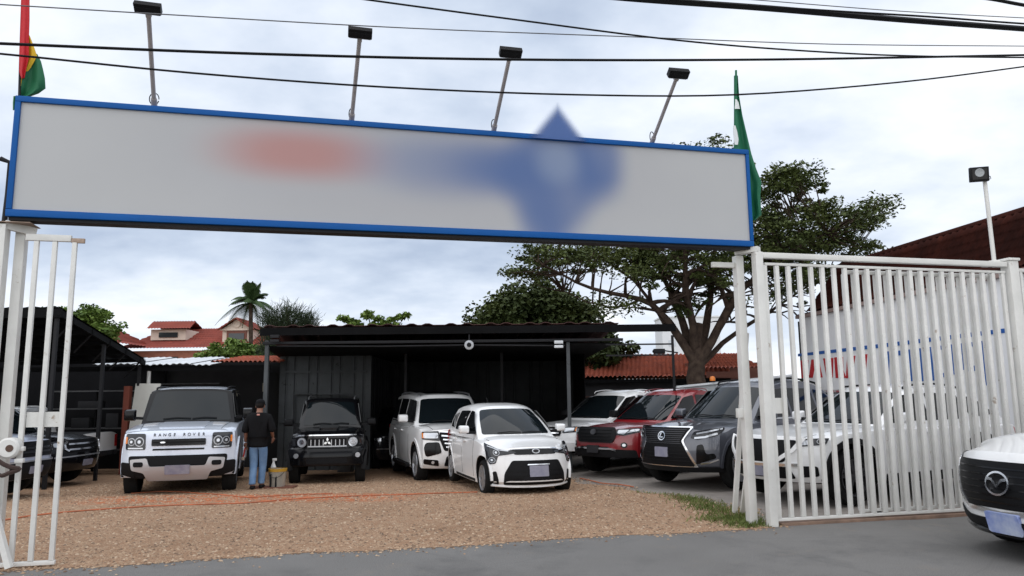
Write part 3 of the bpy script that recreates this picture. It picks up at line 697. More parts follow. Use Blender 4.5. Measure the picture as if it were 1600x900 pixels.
# ---- tall boxy off-roader (pale silver)
def build_defender():
    L = 4.75
    sp = dict(cat='off-roader', L=L, W=2.0, H=1.90, wb=3.02, fo=.86, wr=.40, paint=M['silver_paint'], arch=1.16,
        nose=[(.25, -.22), (.42, -.04), (.55, 0), (.80, -.02), (1.02, -.035), (1.12, -.09), (1.2, -.16)], plan=(.20, 4.), drop=(.05, 5), lw=.5, bev=.03,
        top=[(-L/2, 1.24), (0, 1.24), (.95, 1.24), (1.6, 1.20), (L/2, 1.13)], side=[(.2, .96), (.5, 1.0), (.9, 1.0), (1.25, .955)],
        taper=[(-L/2, .96), (-L/2+.6, 1), (L/2-.75, 1), (L/2, .965)], bot=[(-L/2, .45), (-L/2+.7, .30), (L/2-.75, .30), (L/2, .36)],
        cab=dict(xrb=-L/2+.06, xrt=-L/2+.12, xfb=1.05, xft=.62, zb=1.18, hw=[(1.18, .93), (1.9, .80)], bev=.05, arcf=.05, arcr=.01, cw=.10, rd=.05, bow=.015))
    pos, h = place((-6.15, 14.05), R(17), L)
    c = Car('parked_off_roader', 'pale silver boxy off-roader with black roof pillars beside the walking person', pos, h, sp)
    c.cabin(M['gloss_black'])
    c.patch('roof_panel', c.roofs, rect(.02, -.84, .97, .84, .08), M['silver_paint'], off=.012, depth=.02, res=(.2, .2), hint=np.array([0, 0, 1.]))
    c.windscreen(.90, .12, .93)
    c.windows([[(-.35, 1.30), (.80, 1.30), (.55, 1.76), (-.35, 1.76)], [(-1.35, 1.30), (-.45, 1.30), (-.45, 1.76), (-1.35, 1.76)], [(-2.15, 1.30), (-1.45, 1.30), (-1.45, 1.76), (-2.15, 1.76)]])
    c.fp('bumper', rpoly([(-.80, .36), (.80, .36), (.84, .72), (-.84, .72)], .05), M['black_plastic'], off=.012)
    for m in (lambda p: p, mir): c.fp('bumper_corner', m(rpoly([(.72, .36), (.955, .42), (.965, .62), (.74, .60)], .03)), M['black_plastic'], off=.014)
    sk = c.fp('skid_plate', rpoly([(-.50, .34), (.50, .34), (.56, .46), (.76, .50), (.79, .66), (.52, .68), (.47, .545), (-.47, .545), (-.52, .68), (-.79, .66), (-.76, .50), (-.56, .46)], .03), M['silver_plastic'], off=.05, depth=.03)
    for m in (lambda p: p, mir): c.fp('fog_recess', m(rect(.57, .545, .73, .62, .03)), M['grille_black'], off=.056, depth=0, parent=sk)
    c.fp('lower_grille', rect(-.47, .56, .47, .68, .02), M['grille_black'], off=.02)
    g = c.fp('grille', rect(-.46, .88, .46, .99, .02), M['gloss_black'], off=.018)
    c.fp('slat', rect(-.44, .925, .44, .945, .006), M['grille_black'], off=.024, depth=0, parent=g)
    ring_badge(c, c.front, (-.27, .935), .045, M['chrome'], 'badge', ry=.014, off=.028, parent=g)
    c.fp('slot', rect(-.44, .805, .44, .835, .012), M['gloss_black'], off=.006)
    c.lamp(rpoly([(.56, .82), (.90, .82), (.91, 1.08), (.57, 1.08)], .03), [rect(.60, .835, .86, .855, .006)], [((.665, .95), .078), ((.80, .95), .062)], amber=rect(.875, .92, .905, 1.03, .01))
    c.plate(.50, M['plate'], w=.42, h=.12, off=.075)
    for m in (lambda p: p, mir):
        c.patch('hood_vent', c.hood, m(rpoly([(1.25, .48), (1.62, .50), (1.62, .74), (1.30, .74)], .03)) if False else [(a, b if m([(1, 1)])[0][0] > 0 else -b) for a, b in rpoly([(1.28, .50), (1.58, .50), (1.58, .74), (1.32, .74)], .03)], M['silver_plastic'], off=.012, res=.15)
    c.patch('hood_step', c.hood, rpoly([(1.12, -.42), (2.0, -.40), (2.0, .40), (1.12, .42)], .05), M['silver_paint'], off=.014, depth=.01, res=.15)
    c.wipers(); c.mirrors(M['gloss_black'], .78, 1.34, (.13, .23, .22)); c.arches(M['silver_paint'], .10, .025); c.wheels(5, M['dark_alloy'], .26)
    c.sp_('bumper_corner', rect(c.fx+c.ra+.11, .37, L/2-.24, .60, .02), M['black_plastic'], off=.012, res=.2)
    c.sp_('sill_cladding', rect(-1.0, .30, .95, .42, .02), M['black_plastic'], off=.02, res=.3); c.seams((.98, -.02, -1.05), .45, 1.17); c.handles((.12, -.92), 1.06, M['gloss_black'])
    c.rail(.40, -2.1, .88, M['black_plastic'])
    c.taillights(rect(.78, .95, .88, 1.12, .02))
    wd_ = 'RANGE ROVER'
    for k_, ch in enumerate(wd_):
        if ch != ' ': y_ = (k_-(len(wd_)-1)/2)*.083; text_mesh('letter', ch, .074, M['seam'], c.root, Matrix.Translation((float(c.front(np.array([y_]), np.array([1.058]))[0, 0])+.004, y_, 1.058)) @ Matrix.Rotation(R(90), 4, 'Z') @ Matrix.Rotation(R(72), 4, 'X'))
    rt_ = c.finish(); rt_.scale = (1, 1, 1.09); return rt_
build_defender()

# ---- small black boxy off-roader
def build_mini_offroader():
    L = 3.6
    sp = dict(cat='off-roader', L=L, W=1.68, H=1.76, wb=2.28, fo=.62, wr=.345, paint=M['black_paint'], arch=1.17,
        nose=[(.3, -.10), (.42, 0), (.68, 0), (.74, -.10), (1.0, -.11), (1.08, -.2)], plan=(.20, 3.5), drop=(.07, 4), lw=.45, bev=.03,
        top=[(-L/2, 1.12), (0, 1.12), (.5, 1.13), (1.3, 1.07), (L/2, 1.0)], side=[(.2, .92), (.4, .99), (.7, 1.), (.8, .96), (1.15, .90)],
        bot=[(-L/2, .50), (-L/2+.5, .36), (L/2-.55, .36), (L/2, .40)],
        cab=dict(xrb=-L/2+.08, xrt=-L/2+.2, xfb=.62, xft=.18, zb=1.06, hw=[(1.06, .74), (1.76, .62)], bev=.05, cw=.10, rd=.04))
    pos, h = place((-3.96, 16.25), R(11), L)
    c = Car('parked_off_roader', 'small black boxy off-roader with round headlights parked against the grey sheet wall', pos, h, sp)
    c.cabin(M['black_paint']); c.windscreen(.86, .14, .88)
    c.windows([[(-.40, 1.18), (.42, 1.18), (.20, 1.62), (-.40, 1.62)], [(-1.45, 1.18), (-.50, 1.18), (-.50, 1.62), (-1.40, 1.62)]])
    c.fp('bumper', rpoly([(-.80, .42), (.80, .42), (.82, .70), (-.82, .70)], .05), M['gloss_black'], off=.03)
    c.fp('lower_grille', rect(-.42, .45, .42, .55, .03), M['grille_black'], off=.036, depth=0)
    g = c.fp('grille', rect(-.40, .77, .40, .93, .03), M['grille_black'], off=.012)
    for i in range(-4, 5):
        if i: c.fp('bar', rect(i*.085-.009, .785, i*.085+.009, .905, .006), M['alloy'], off=.02, depth=0, parent=g)
    c.fp('grille_frame', rect(-.40, .762, .40, .782, .008), M['alloy'], off=.022, depth=0, parent=g)
    b = c.fp('badge', [(0, .865), (-.025, .905), (0, .945), (.025, .905)], M['chrome'], off=.03, depth=0, parent=g)
    for sg in (-1, 1): c.fp('badge', [(0, .86), (sg*.05, .86), (sg*.075, .815), (sg*.025, .815)][::sg], M['chrome'], off=.03, depth=0, parent=g)
    c.fp('hood_trim', band_poly([(-.60, .985), (-.3, .99), (0, .99), (.3, .99), (.60, .985)], .022), M['chrome'], off=.02, depth=0)
    for m in (lambda p: p, mir):
        hl = c.fp('headlight', m(rpoly([(.42, .75), (.72, .76), (.74, .94), (.42, .95)], .03)), M['gloss_black'], off=.012)
        c.fp('lens', m(circ((.525, .85), .092, 20)), M['lens'], off=.024, depth=0, parent=hl)
        c.fp('reflector', m(circ((.525, .86), .05, 14)), M['chrome'], off=.03, depth=0, parent=hl)
        c.fp('indicator', m(rpoly([(.66, .78), (.72, .79), (.73, .92), (.66, .92)], .01)), M['lamp_dark'], off=.02, depth=0, parent=hl)
        c.fp('fog_light', m(circ((.62, .60), .048, 16)), M['lens'], off=.045, depth=0)
    c.wipers(); c.mirrors(M['black_plastic'], .40, 1.18, (.12, .22, .16)); c.arches(M['black_plastic'], .07, .05); c.wheels(5, M['dark_alloy'], .22)
    c.seams((.52, -.45), .5, 1.05); c.handles((-.30,), .98, M['black_plastic'])
    c.rail(.05, -1.3, .86, M['alloy'], .02)
    lathe('spare_wheel', [(.01, 0), (.30, 0), (.33, .04), (.33, .16), (.30, .2), (.01, .2)], M['tyre'], c.root, 28, (-1, 0, 0), (-L/2+.02, 0, .95))
    c.patch('hood_scoop', c.hood, rpoly([(.75, -.22), (1.25, -.20), (1.25, .20), (.75, .22)], .05), M['black_paint'], off=.04, depth=.01, res=.15)
    rt_ = c.finish(); rt_.scale = (1, 1, 1.08); return rt_
build_mini_offroader()

# ---- big white wagon
def suv_spec(L, Wd, H, paint, **k):
    sp = dict(cat='suv', L=L, W=Wd, H=H, wb=2.85, fo=.95, wr=.39, paint=paint,
        nose=[(.25, -.20), (.42, -.03), (.6, 0), (.95, -.04), (1.08, -.10), (1.2, -.2)], plan=(.34, 3.), drop=(.07, 4), lw=.7,
        top=[(-L/2, 1.12), (0, 1.12), (.9, 1.14), (1.6, 1.10), (L/2, 1.0)], bot=[(-L/2, .46), (-L/2+.8, .28), (L/2-.8, .28), (L/2, .34)],
        cab=dict(xrb=-L/2+.10, xrt=-L/2+.38, xfb=1.18, xft=.45, zb=1.06, hw=[(1.06, .90), (H, .66)], bev=.06, arcf=.07, arcr=.06, cw=.20, rd=.06))
    for a, b in k.items():
        if a == 'cab': sp['cab'].update(b)
        else: sp[a] = b
    return sp
def build_wagon():
    L = 4.98
    sp = suv_spec(L, 1.98, 1.92, M['white_paint'], top=[(-L/2, 1.20), (0, 1.19), (.9, 1.22), (1.5, 1.22), (L/2, 1.14)], nose=[(.3, -.16), (.45, -.02), (.65, 0), (1.0, -.03), (1.14, -.09), (1.25, -.2)], plan=(.28, 3.4),
        side=[(.2, .95), (.45, .985), (.7, 1.), (1., .99), (1.2, .95)], cab=dict(zb=1.13, hw=[(1.13, .90), (1.92, .70)], xfb=1.1, xft=.45, xrt=-L/2+.3))
    pos, h = place((-1.0, 16.55), R(18.5), L)
    c = Car('parked_suv', 'large white wagon with stacked silver grille bars behind the small white hatchback', pos, h, sp)
    c.cabin(M['white_paint']); c.windscreen(.88, .12, .88)
    c.windows([[(-.20, 1.27), (.82, 1.27), (.50, 1.72), (-.20, 1.76)], [(-1.25, 1.27), (-.30, 1.27), (-.30, 1.76), (-1.22, 1.77)], [(-2.2, 1.29), (-1.35, 1.27), (-1.32, 1.77), (-2.05, 1.74)]])
    g = c.fp('grille', rpoly([(-.50, .70), (.50, .70), (.60, .95), (.58, 1.10), (-.58, 1.10), (-.60, .95)], .05), M['grille_black'], off=.012)
    for i in range(5): z = .76+i*.075; w = .46+.03*i; c.fp('grille_bar', band_poly([(-w, z+.02), (-w*.5, z), (0, z-.004), (w*.5, z), (w, z+.02)], .026), M['chrome'], off=.035, depth=0, parent=g)
    ring_badge(c, c.front, (0, .90), .09, M['chrome'], off=.05, ry=.06, parent=g)
    c.lamp(rpoly([(.58, .90), (.93, .93), (.94, 1.08), (.60, 1.10)], .03), [rect(.62, .955, .90, 1.06, .03)], (), amber=rpoly([(.88, .955), (.925, .96), (.93, 1.06), (.89, 1.06)], .01))
    for m in (lambda p: p, mir):
        c.fp('side_intake', m(rpoly([(.55, .66), (.86, .58), (.90, .76), (.86, .87), (.60, .88)], .05)), M['gloss_black'], off=.01)
        f = c.fp('fog_recess', m(rpoly([(.60, .40), (.90, .44), (.90, .54), (.62, .52)], .03)), M['gloss_black'], off=.01); c.fp('fog_light', m(circ((.72, .475), .03, 12)), M['lens'], off=.02, depth=0, parent=f)
    c.fp('lower_grille', rpoly([(-.5, .40), (.5, .40), (.45, .60), (-.45, .60)], .04), M['grille_black'], off=.01)
    c.plate(.62, M['plate'], w=.34, h=.15)
    c.wipers(); c.mirrors(M['white_paint'], .70, 1.30, (.14, .24, .19)); c.arches(M['white_paint'], .07, .018); c.wheels(6, M['alloy'], .26)
    c.seams((.80, -.26, -1.25), .45, 1.15); c.handles((-.10, -1.08), 1.05, M['white_paint'])
    c.sp_('running_board', rect(-.95, .29, .95, .37, .02), M['black_plastic'], off=.09, res=.4); c.cs_('window_trim', band_poly([(-2.2, 1.245), (-1, 1.235), (.82, 1.24)], .022), M['chrome'], off=.012, depth=.0, res=.4)
    c.patch('roof_panel', c.roofs, rect(.35, -.60, .90, .60, .08), M['gloss_black'], off=.01, depth=.02, res=(.15, .2), hint=np.array([0, 0, 1.]))
    c.rail(.30, -1.9, .9, M['alloy'])
    tube('antenna_fin', [(-.2, .1, 1.90), (-.28, .1, 1.97)], [.03, .008], M['black_plastic'], c.root, 6)
    c.taillights(rect(.72, .85, .90, 1.12, .03)); rt_ = c.finish(); rt_.scale = (1, 1, 1.05); return rt_
build_wagon()

# ---- small white hatchback
def build_hatch():
    L = 3.76
    sp = dict(cat='hatchback', L=L, W=1.68, H=1.505, wb=2.52, fo=.72, wr=.295, paint=M['white_paint'], arch=1.16,
        nose=[(.2, -.10), (.27, 0), (.45, -.02), (.7, -.08), (.82, -.17), (.9, -.28)], plan=(.40, 2.7), drop=(.10, 4), lw=.85,
        top=[(-L/2, .96), (-.6, .94), (.55, .98), (1.2, .93), (1.65, .85), (L/2, .80)], side=[(.15, .95), (.4, .985), (.6, 1.), (.85, .975), (1.0, .94)],
        bot=[(-L/2, .34), (-L/2+.6, .19), (L/2-.7, .19), (L/2, .18)], taper=[(-L/2, .92), (-L/2+.8, .985), (0, 1.), (L/2-.9, .985), (L/2, .90)],
        cab=dict(xrb=-L/2+.08, xrt=-L/2+.35, xfb=.98, xft=.02, zb=.90, hw=[(.9, .79), (1.2, .72), (1.5, .56)], bev=.07, arcf=.05, arcr=.06, cw=.26, rd=.06, bow=.035))
    pos, h = place((.41, 13.24), R(17.5), L)
    c = Car('parked_hatchback', 'small white hatchback with wide black lower intake, frontmost car on the open gravel', pos, h, sp)
    c.cabin(M['white_paint']); c.windscreen(.88, .14, .90)
    c.windows([[(-.18, 1.00), (.55, 1.0), (.42, 1.10), (.02, 1.36), (-.18, 1.37)], [(-1.05, 1.02), (-.26, 1.0), (-.26, 1.37), (-.95, 1.36)], [(-1.5, 1.06), (-1.13, 1.04), (-1.05, 1.33), (-1.38, 1.28)]])
    c.lamp(rpoly([(.34, .715), (.36, .735), (.60, .77), (.79, .87), (.81, .80), (.79, .60), (.74, .53), (.66, .55), (.62, .67)], .02), [band_poly([(.46, .742), (.6, .757), (.74, .815)], .012)], [((.635, .715), .045), ((.70, .60), .045)])
    g = c.fp('grille', rpoly([(-.36, .69), (.36, .69), (.46, .755), (.38, .765), (0, .775), (-.38, .765), (-.46, .755)], .01), M['gloss_black'], off=.008)
    c.fp('hood_trim', band_poly([(-.42, .775), (-.2, .785), (0, .79), (.2, .785), (.42, .775)], .012), M['chrome'], off=.012, depth=0)
    ring_badge(c, c.front, (0, .735), .07, M['alloy'], ry=.035, off=.022, parent=g); ring_badge(c, c.front, (0, .735), .052, M['gloss_black'], name='badge_field', ry=.021, off=.026, parent=g)
    i = c.fp('lower_intake', rpoly([(-.555, .225), (.555, .225), (.54, .40), (.42, .60), (-.42, .60), (-.54, .40)], .04), M['black_plastic'], off=.01)
    for z in (.30, .37, .44): c.fp('mesh_bar', rect(-.5, z-.006, .5, z+.006, .004), M['grille_black'], off=.016, depth=0, parent=i)
    c.fp('intake_trim', rect(-.17, .525, .23, .542, .005), M['chrome'], off=.024, depth=0, parent=i)
    for m in (lambda p: p, mir): c.fp('side_vent', m(rpoly([(.61, .225), (.72, .24), (.70, .42), (.655, .43)], .02)), M['black_plastic'], off=.008)
    c.plate(.43, M['plate'], y=.03, w=.34, h=.17)
    c.fp('front_lip', band_poly([(-.76, .205), (-.4, .195), (0, .192), (.4, .195), (.76, .205)], .035), M['white_paint'], off=.03, depth=.01)
    c.wipers(); c.mirrors(M['white_paint'], .50, 1.03, (.13, .20, .15)); c.wheels(7, M['alloy'], .19, .70); c.arches(M['white_paint'], .04, .010)
    c.seams((.62, -.22, -1.02), .28, .92); c.handles((-.05, -.86), .85, M['white_paint'])
    c.sp_('sill_trim', rect(-.80, .20, .70, .245, .01), M['seam'], off=.004, depth=0, res=.4)
    c.taillights(rect(.62, .75, .78, .98, .03)); tube('antenna', [(-1.2, 0, 1.46), (-1.42, 0, 1.60)], .008, M['black_plastic'], c.root, 5); rt_ = c.finish(); rt_.scale = (1, 1, 1.075); return rt_
build_hatch()

# ---- pickups
def pickup_spec(paint, **k):
    L = 5.2
    sp = dict(cat='pickup', L=L, W=1.86, H=1.80, wb=3.08, fo=.95, wr=.385, paint=paint,
        nose=[(.3, -.14), (.45, 0), (.62, 0), (.9, -.04), (1.04, -.12), (1.15, -.24)], plan=(.36, 2.8), drop=(.08, 4), lw=.8, planr=.05,
        tail=[(.4, -.02), (.6, 0), (1.1, 0)],
        top=[(-L/2, 1.10), (-.95, 1.10), (-.6, 1.08), (.85, 1.10), (1.6, 1.06), (L/2, .98)], bot=[(-L/2, .50), (-L/2+.9, .34), (L/2-.8, .34), (L/2, .42)],
        taper=[(-L/2, .97), (0, 1.), (L/2-.9, .99), (L/2, .93)],
        cab=dict(xrb=-1.05, xrt=-.92, xfb=1.34, xft=.22, zb=1.02, hw=[(1.02, .83), (1.8, .64)], bev=.06, arcf=.06, arcr=.05, cw=.20, rd=.06))
    sp.update(k); return sp
def build_pickup(name, label, fc, th, paint, red=False, group='cars parked in the lot', rev=False):
    sp = pickup_spec(paint); L = sp['L']
    pos, h = place(fc, th, L)
    if rev: h += math.pi
    c = Car(name, label, pos, h, sp, group)
    c.cabin(paint); c.windscreen(.87, .14, .88)
    c.windows([[(.02, 1.16), (.98, 1.16), (.36, 1.60), (.02, 1.65)], [(-.80, 1.17), (-.07, 1.16), (-.07, 1.66), (-.74, 1.64)]])
    if red:
        g = c.fp('grille', rpoly([(-.46, .70), (.46, .70), (.52, .86), (.48, 1.0), (-.48, 1.0), (-.52, .86)], .05), M['grille_black'], off=.03, depth=.04)
        for z in (.77, .83, .89, .95): c.fp('grille_bar', rect(-.42, z-.01, .42, z+.01, .008), M['black_plastic'], off=.045, depth=0, parent=g)
        ring_badge(c, c.front, (0, .90), .075, M['dark_alloy'], off=.06, ry=.05, parent=g)
        c.lamp(rpoly([(.50, .86), (.66, .845), (.88, .92), (.89, .99), (.70, .985), (.50, .975)], .02), [rpoly([(.53, .885), (.65, .87), (.72, .96), (.54, .955)], .02), rpoly([(.68, .89), (.85, .935), (.86, .975), (.75, .965)], .02)], ())
        for m in (lambda p: p, mir):
            f = c.fp('fog_recess', m(circ((.66, .66), .055, 14)), M['gloss_black'], off=.012); c.fp('fog_light', m(circ((.66, .66), .03, 12)), M['lens'], off=.02, depth=0, parent=f)
        c.fp('bumper', rpoly([(-.86, .42), (.86, .42), (.84, .56), (.40, .58), (.36, .62), (-.36, .62), (-.40, .58), (-.84, .56)], .03), M['black_plastic'], off=.02)
        c.fp('bumper_trim', band_poly([(-.52, .555), (-.42, .585), (-.2, .585), (.2, .585), (.42, .585), (.52, .555)], .035), M['chrome'], off=.045, depth=0)
        c.plate(.57, M['dark_alloy'], w=.30, h=.15, off=.06)
        mm = M['black_plastic']; c.arches(M['black_plastic'], .06, .03)
    else:
        g = c.fp('grille', rpoly([(-.50, .76), (.50, .76), (.52, .96), (-.52, .96)], .05), M['grille_black'], off=.02)
        for z in (.82, .89): c.fp('grille_bar', rect(-.47, z-.014, .47, z+.014, .008), M['chrome'], off=.035, depth=0, parent=g)
        c.lamp(rpoly([(.53, .82), (.84, .85), (.86, .97), (.55, .96)], .03), [rpoly([(.57, .85), (.74, .865), (.75, .94), (.58, .935)], .02)], (), amber=rpoly([(.76, .865), (.835, .875), (.84, .955), (.77, .95)], .01))
        c.fp('bumper', rpoly([(-.86, .44), (.86, .44), (.84, .62), (-.84, .62)], .04), M['white_paint'], off=.05)
        c.fp('lower_grille', rect(-.55, .47, .55, .58, .03), M['grille_black'], off=.056, depth=0); mm = M['black_plastic']; c.arches(paint, .05, .02)
    c.wipers(); c.mirrors(mm, .78, 1.20, (.14, .22, .18)); c.wheels(6, M['alloy'], .25); c.seams((.92, -.02, -.98), .5, 1.05); c.handles((.12, -.80), .98, M['black_plastic'])
    c.patch('cargo_bed', c.hood, rect(-2.48, -.72, -1.12, .72, .05), M['black_plastic'], off=.008, res=.4, hint=np.array([-1.8, 0, .5]))
    c.taillights(rpoly([(.72, .70), (.88, .70), (.88, 1.02), (.72, 1.02)], .02)); c.patch('rear_bumper', c.rear, rect(-.82, .50, .82, .62, .03), M['chrome'], off=.06, res=.4); c.patch('tailgate', c.rear, rect(-.68, .66, .68, 1.04, .03), paint, off=.015, res=.4)
    c.rail(.10, -.70, .86, paint, .018)
    return c.finish()
build_pickup('parked_pickup', 'dark red pickup with black grille between the white pickup and the grey suv', (1.66, 15.85), R(-48), M['red_paint'], True)
build_pickup('parked_pickup', 'white pickup with orange corner lamp parked on the far side of the red pickup', (.66, 17.65), R(-48), M['white_paint'])
build_pickup('parked_pickup', 'white pickup showing its red tail lamp, farthest vehicle under the black shed', (-10.9, 20.2), R(90), M['white_paint'], rev=True)

# ---- grey luxury suv
def build_grey_suv():
    L = 4.85
    sp = suv_spec(L, 1.93, 1.80, M['grey_paint'], nose=[(.3, -.10), (.42, -.01), (.6, 0), (.85, -.03), (1.0, -.10), (1.1, -.22)], plan=(.40, 2.6), lw=.85,
        top=[(-L/2, 1.10), (0, 1.08), (.8, 1.12), (1.5, 1.07), (L/2, .97)], cab=dict(zb=1.02, hw=[(1.02, .86), (1.8, .62)], xfb=1.2, xft=.25, xrt=-L/2+.75, arcr=.12))
    pos, h = place((2.72, 13.75), R(-53), L)
    c = Car('parked_suv', 'dark grey suv with big chrome-edged spindle grille parked beside the red pickup', pos, h, sp)
    c.cabin(M['grey_paint']); c.windscreen(.88, .12, .88)
    c.windows([[(-.22, 1.13), (.85, 1.13), (.32, 1.58), (-.22, 1.62)], [(-1.15, 1.14), (-.30, 1.13), (-.30, 1.62), (-1.1, 1.61)], [(-1.95, 1.20), (-1.23, 1.15), (-1.2, 1.60), (-1.6, 1.52)]])
    sh = [(-.58, .40), (.58, .40), (.47, .62), (.38, .78), (.50, .98), (-.50, .98), (-.38, .78), (-.47, .62)]
    c.fp('grille_surround', rpoly([(a*1.085, .69+(b-.69)*1.075) for a, b in sh], .03), M['chrome'], off=.022)
    g = c.fp('grille', rpoly(sh, .02), M['grille_black'], off=.030)
    for i in range(8):
        z = .74+i*.029; w = np.interp(z, [.40, .62, .78, .98], [.55, .44, .36, .47]); c.fp('grille_bar', rect(-w, z-.005, w, z+.005, .003), M['dark_alloy'], off=.038, depth=0, parent=g)
    for i in range(5):
        z = .47+i*.055; w = np.interp(z, [.40, .62, .78, .98], [.55, .44, .36, .47]); c.fp('grille_bar', rect(-w, z-.005, w, z+.005, .003), M['black_plastic'], off=.038, depth=0, parent=g)
    b = ring_badge(c, c.front, (0, .845), .078, M['chrome'], off=.05, ry=.068, parent=g)
    ring_badge(c, c.front, (0, .845), .060, M['grille_black'], name='badge_field', off=.054, ry=.050, parent=g)
    c.fp('badge_letter', rpoly([(-.012, .885), (.012, .89), (-.016, .835), (.045, .835), (.040, .818), (-.045, .818)], .004), M['chrome'], off=.060, depth=0, parent=g)
    c.lamp(rpoly([(.52, .83), (.62, .80), (.86, .86), (.93, .95), (.92, 1.0), (.75, .965), (.56, .93)], .02), [band_poly([(.58, .83), (.72, .845), (.86, .90)], .03), band_poly([(.60, .895), (.74, .925), (.90, .975)], .022)], (), lens=M['lens'])
    for m in (lambda p: p, mir):
        c.fp('side_intake', m(rpoly([(.60, .42), (.86, .52), (.84, .60), (.74, .58), (.70, .74), (.62, .72)], .03)), M['gloss_black'], off=.008)
        c.fp('fog_trim', m(band_poly([(.66, .43), (.78, .45), (.88, .50)], .02)), M['chrome'], off=.012, depth=0)
    c.fp('bumper_skirt', rpoly([(-.90, .31), (.90, .31), (.88, .385), (-.88, .385)], .02), M['black_plastic'], off=.03)
    c.plate(.60, M['plate'], w=.28, h=.15, off=.05)
    c.wipers(); c.mirrors(M['grey_paint'], .72, 1.16, (.13, .22, .17)); c.arches(M['grey_paint'], .05, .014); c.wheels(7, M['alloy'], .25, .68)
    c.seams((.82, -.25, -1.15), .4, 1.05); c.handles((-.08, -.98), .96, M['chrome']); c.sp_('sill_cladding', rect(-1.0, .29, .85, .38, .02), M['black_plastic'], off=.015, res=.4)
    c.cs_('window_trim', band_poly([(-1.95, 1.10), (-1, 1.095), (.85, 1.10)], .02), M['chrome'], off=.01, depth=0, res=.4)
    c.rail(.05, -1.5, .9, M['black_plastic'])
    c.taillights(rect(.60, .85, .88, .98, .03)); rt_ = c.finish(); rt_.scale = (1.03, 1.03, 1.09); return rt_
build_grey_suv()

# ---- white suv behind the fence
def build_fence_suv():
    L = 4.95
    sp = suv_spec(L, 1.98, 1.75, M['white_paint'], nose=[(.3, -.14), (.45, -.02), (.7, 0), (.92, -.03), (1.04, -.1), (1.15, -.22)], plan=(.42, 2.8), lw=.85, wr=.40,
        top=[(-L/2, 1.12), (0, 1.12), (.8, 1.13), (1.5, 1.10), (L/2, 1.0)], cab=dict(zb=1.06, hw=[(1.06, .88), (1.75, .66)], xfb=1.0, xft=.1, xrt=-L/2+.8, arcr=.16, arcf=.05))
    pos, h = place((3.88, 11.92), R(-64), L)
    c = Car('parked_suv', 'white suv with black wheel arches standing behind the barred fence', pos, h, sp)
    c.cabin(M['white_paint']); c.windscreen(.88, .12, .88, mat=M['glass'])
    c.windows([[(-.30, 1.17), (.68, 1.17), (.16, 1.56), (-.30, 1.60)], [(-1.2, 1.18), (-.38, 1.17), (-.38, 1.60), (-1.12, 1.58)], [(-1.95, 1.24), (-1.28, 1.19), (-1.22, 1.57), (-1.6, 1.47)]])
    c.fp('grille', rpoly([(-.50, .62), (.50, .62), (.66, .94), (-.66, .94)], .05), M['grille_black'], off=.012)
    for m in (lambda p: p, mir): c.fp('grille_trim', m(band_poly([(.40, .64), (.62, .80), (.72, .96)], .05)), M['white_paint'], off=.04, depth=.02)
    c.fp('bumper_bar', band_poly([(-.7, .60), (-.3, .585), (0, .58), (.3, .585), (.7, .60)], .04), M['chrome'], off=.03, depth=0)
    c.lamp(rpoly([(.62, .84), (.93, .88), (.95, .97), (.66, .955)], .02), [rpoly([(.67, .865), (.80, .88), (.81, .94), (.68, .935)], .02)], [((.88, .925), .035)])
    c.fp('lower_grille', rpoly([(-.62, .40), (.62, .40), (.56, .56), (-.56, .56)], .04), M['grille_black'], off=.01)
    for m in (lambda p: p, mir): c.fp('side_intake', m(rpoly([(.66, .42), (.86, .44), (.86, .58), (.70, .58)], .03)), M['grille_black'], off=.01)
    c.plate(.50, M['plate'])
    c.wipers(); c.mirrors(M['white_paint'], .55, 1.20, (.13, .22, .18)); c.arches(M['black_plastic'], .075, .02); c.wheels(5, M['dark_alloy'], .26)
    c.seams((.62, -.34, -1.2), .4, 1.08); c.handles((-.16, -1.02), 1.0, M['white_paint']); c.sp_('sill_cladding', rect(-1.0, .28, .9, .42, .02), M['black_plastic'], off=.02, res=.4)
    c.rail(-.1, -1.4, .9, M['black_plastic'])
    c.taillights(rect(.60, .9, .90, 1.02, .03)); rt_ = c.finish(); rt_.scale = (1.07, 1, 1.03); return rt_
build_fence_suv()

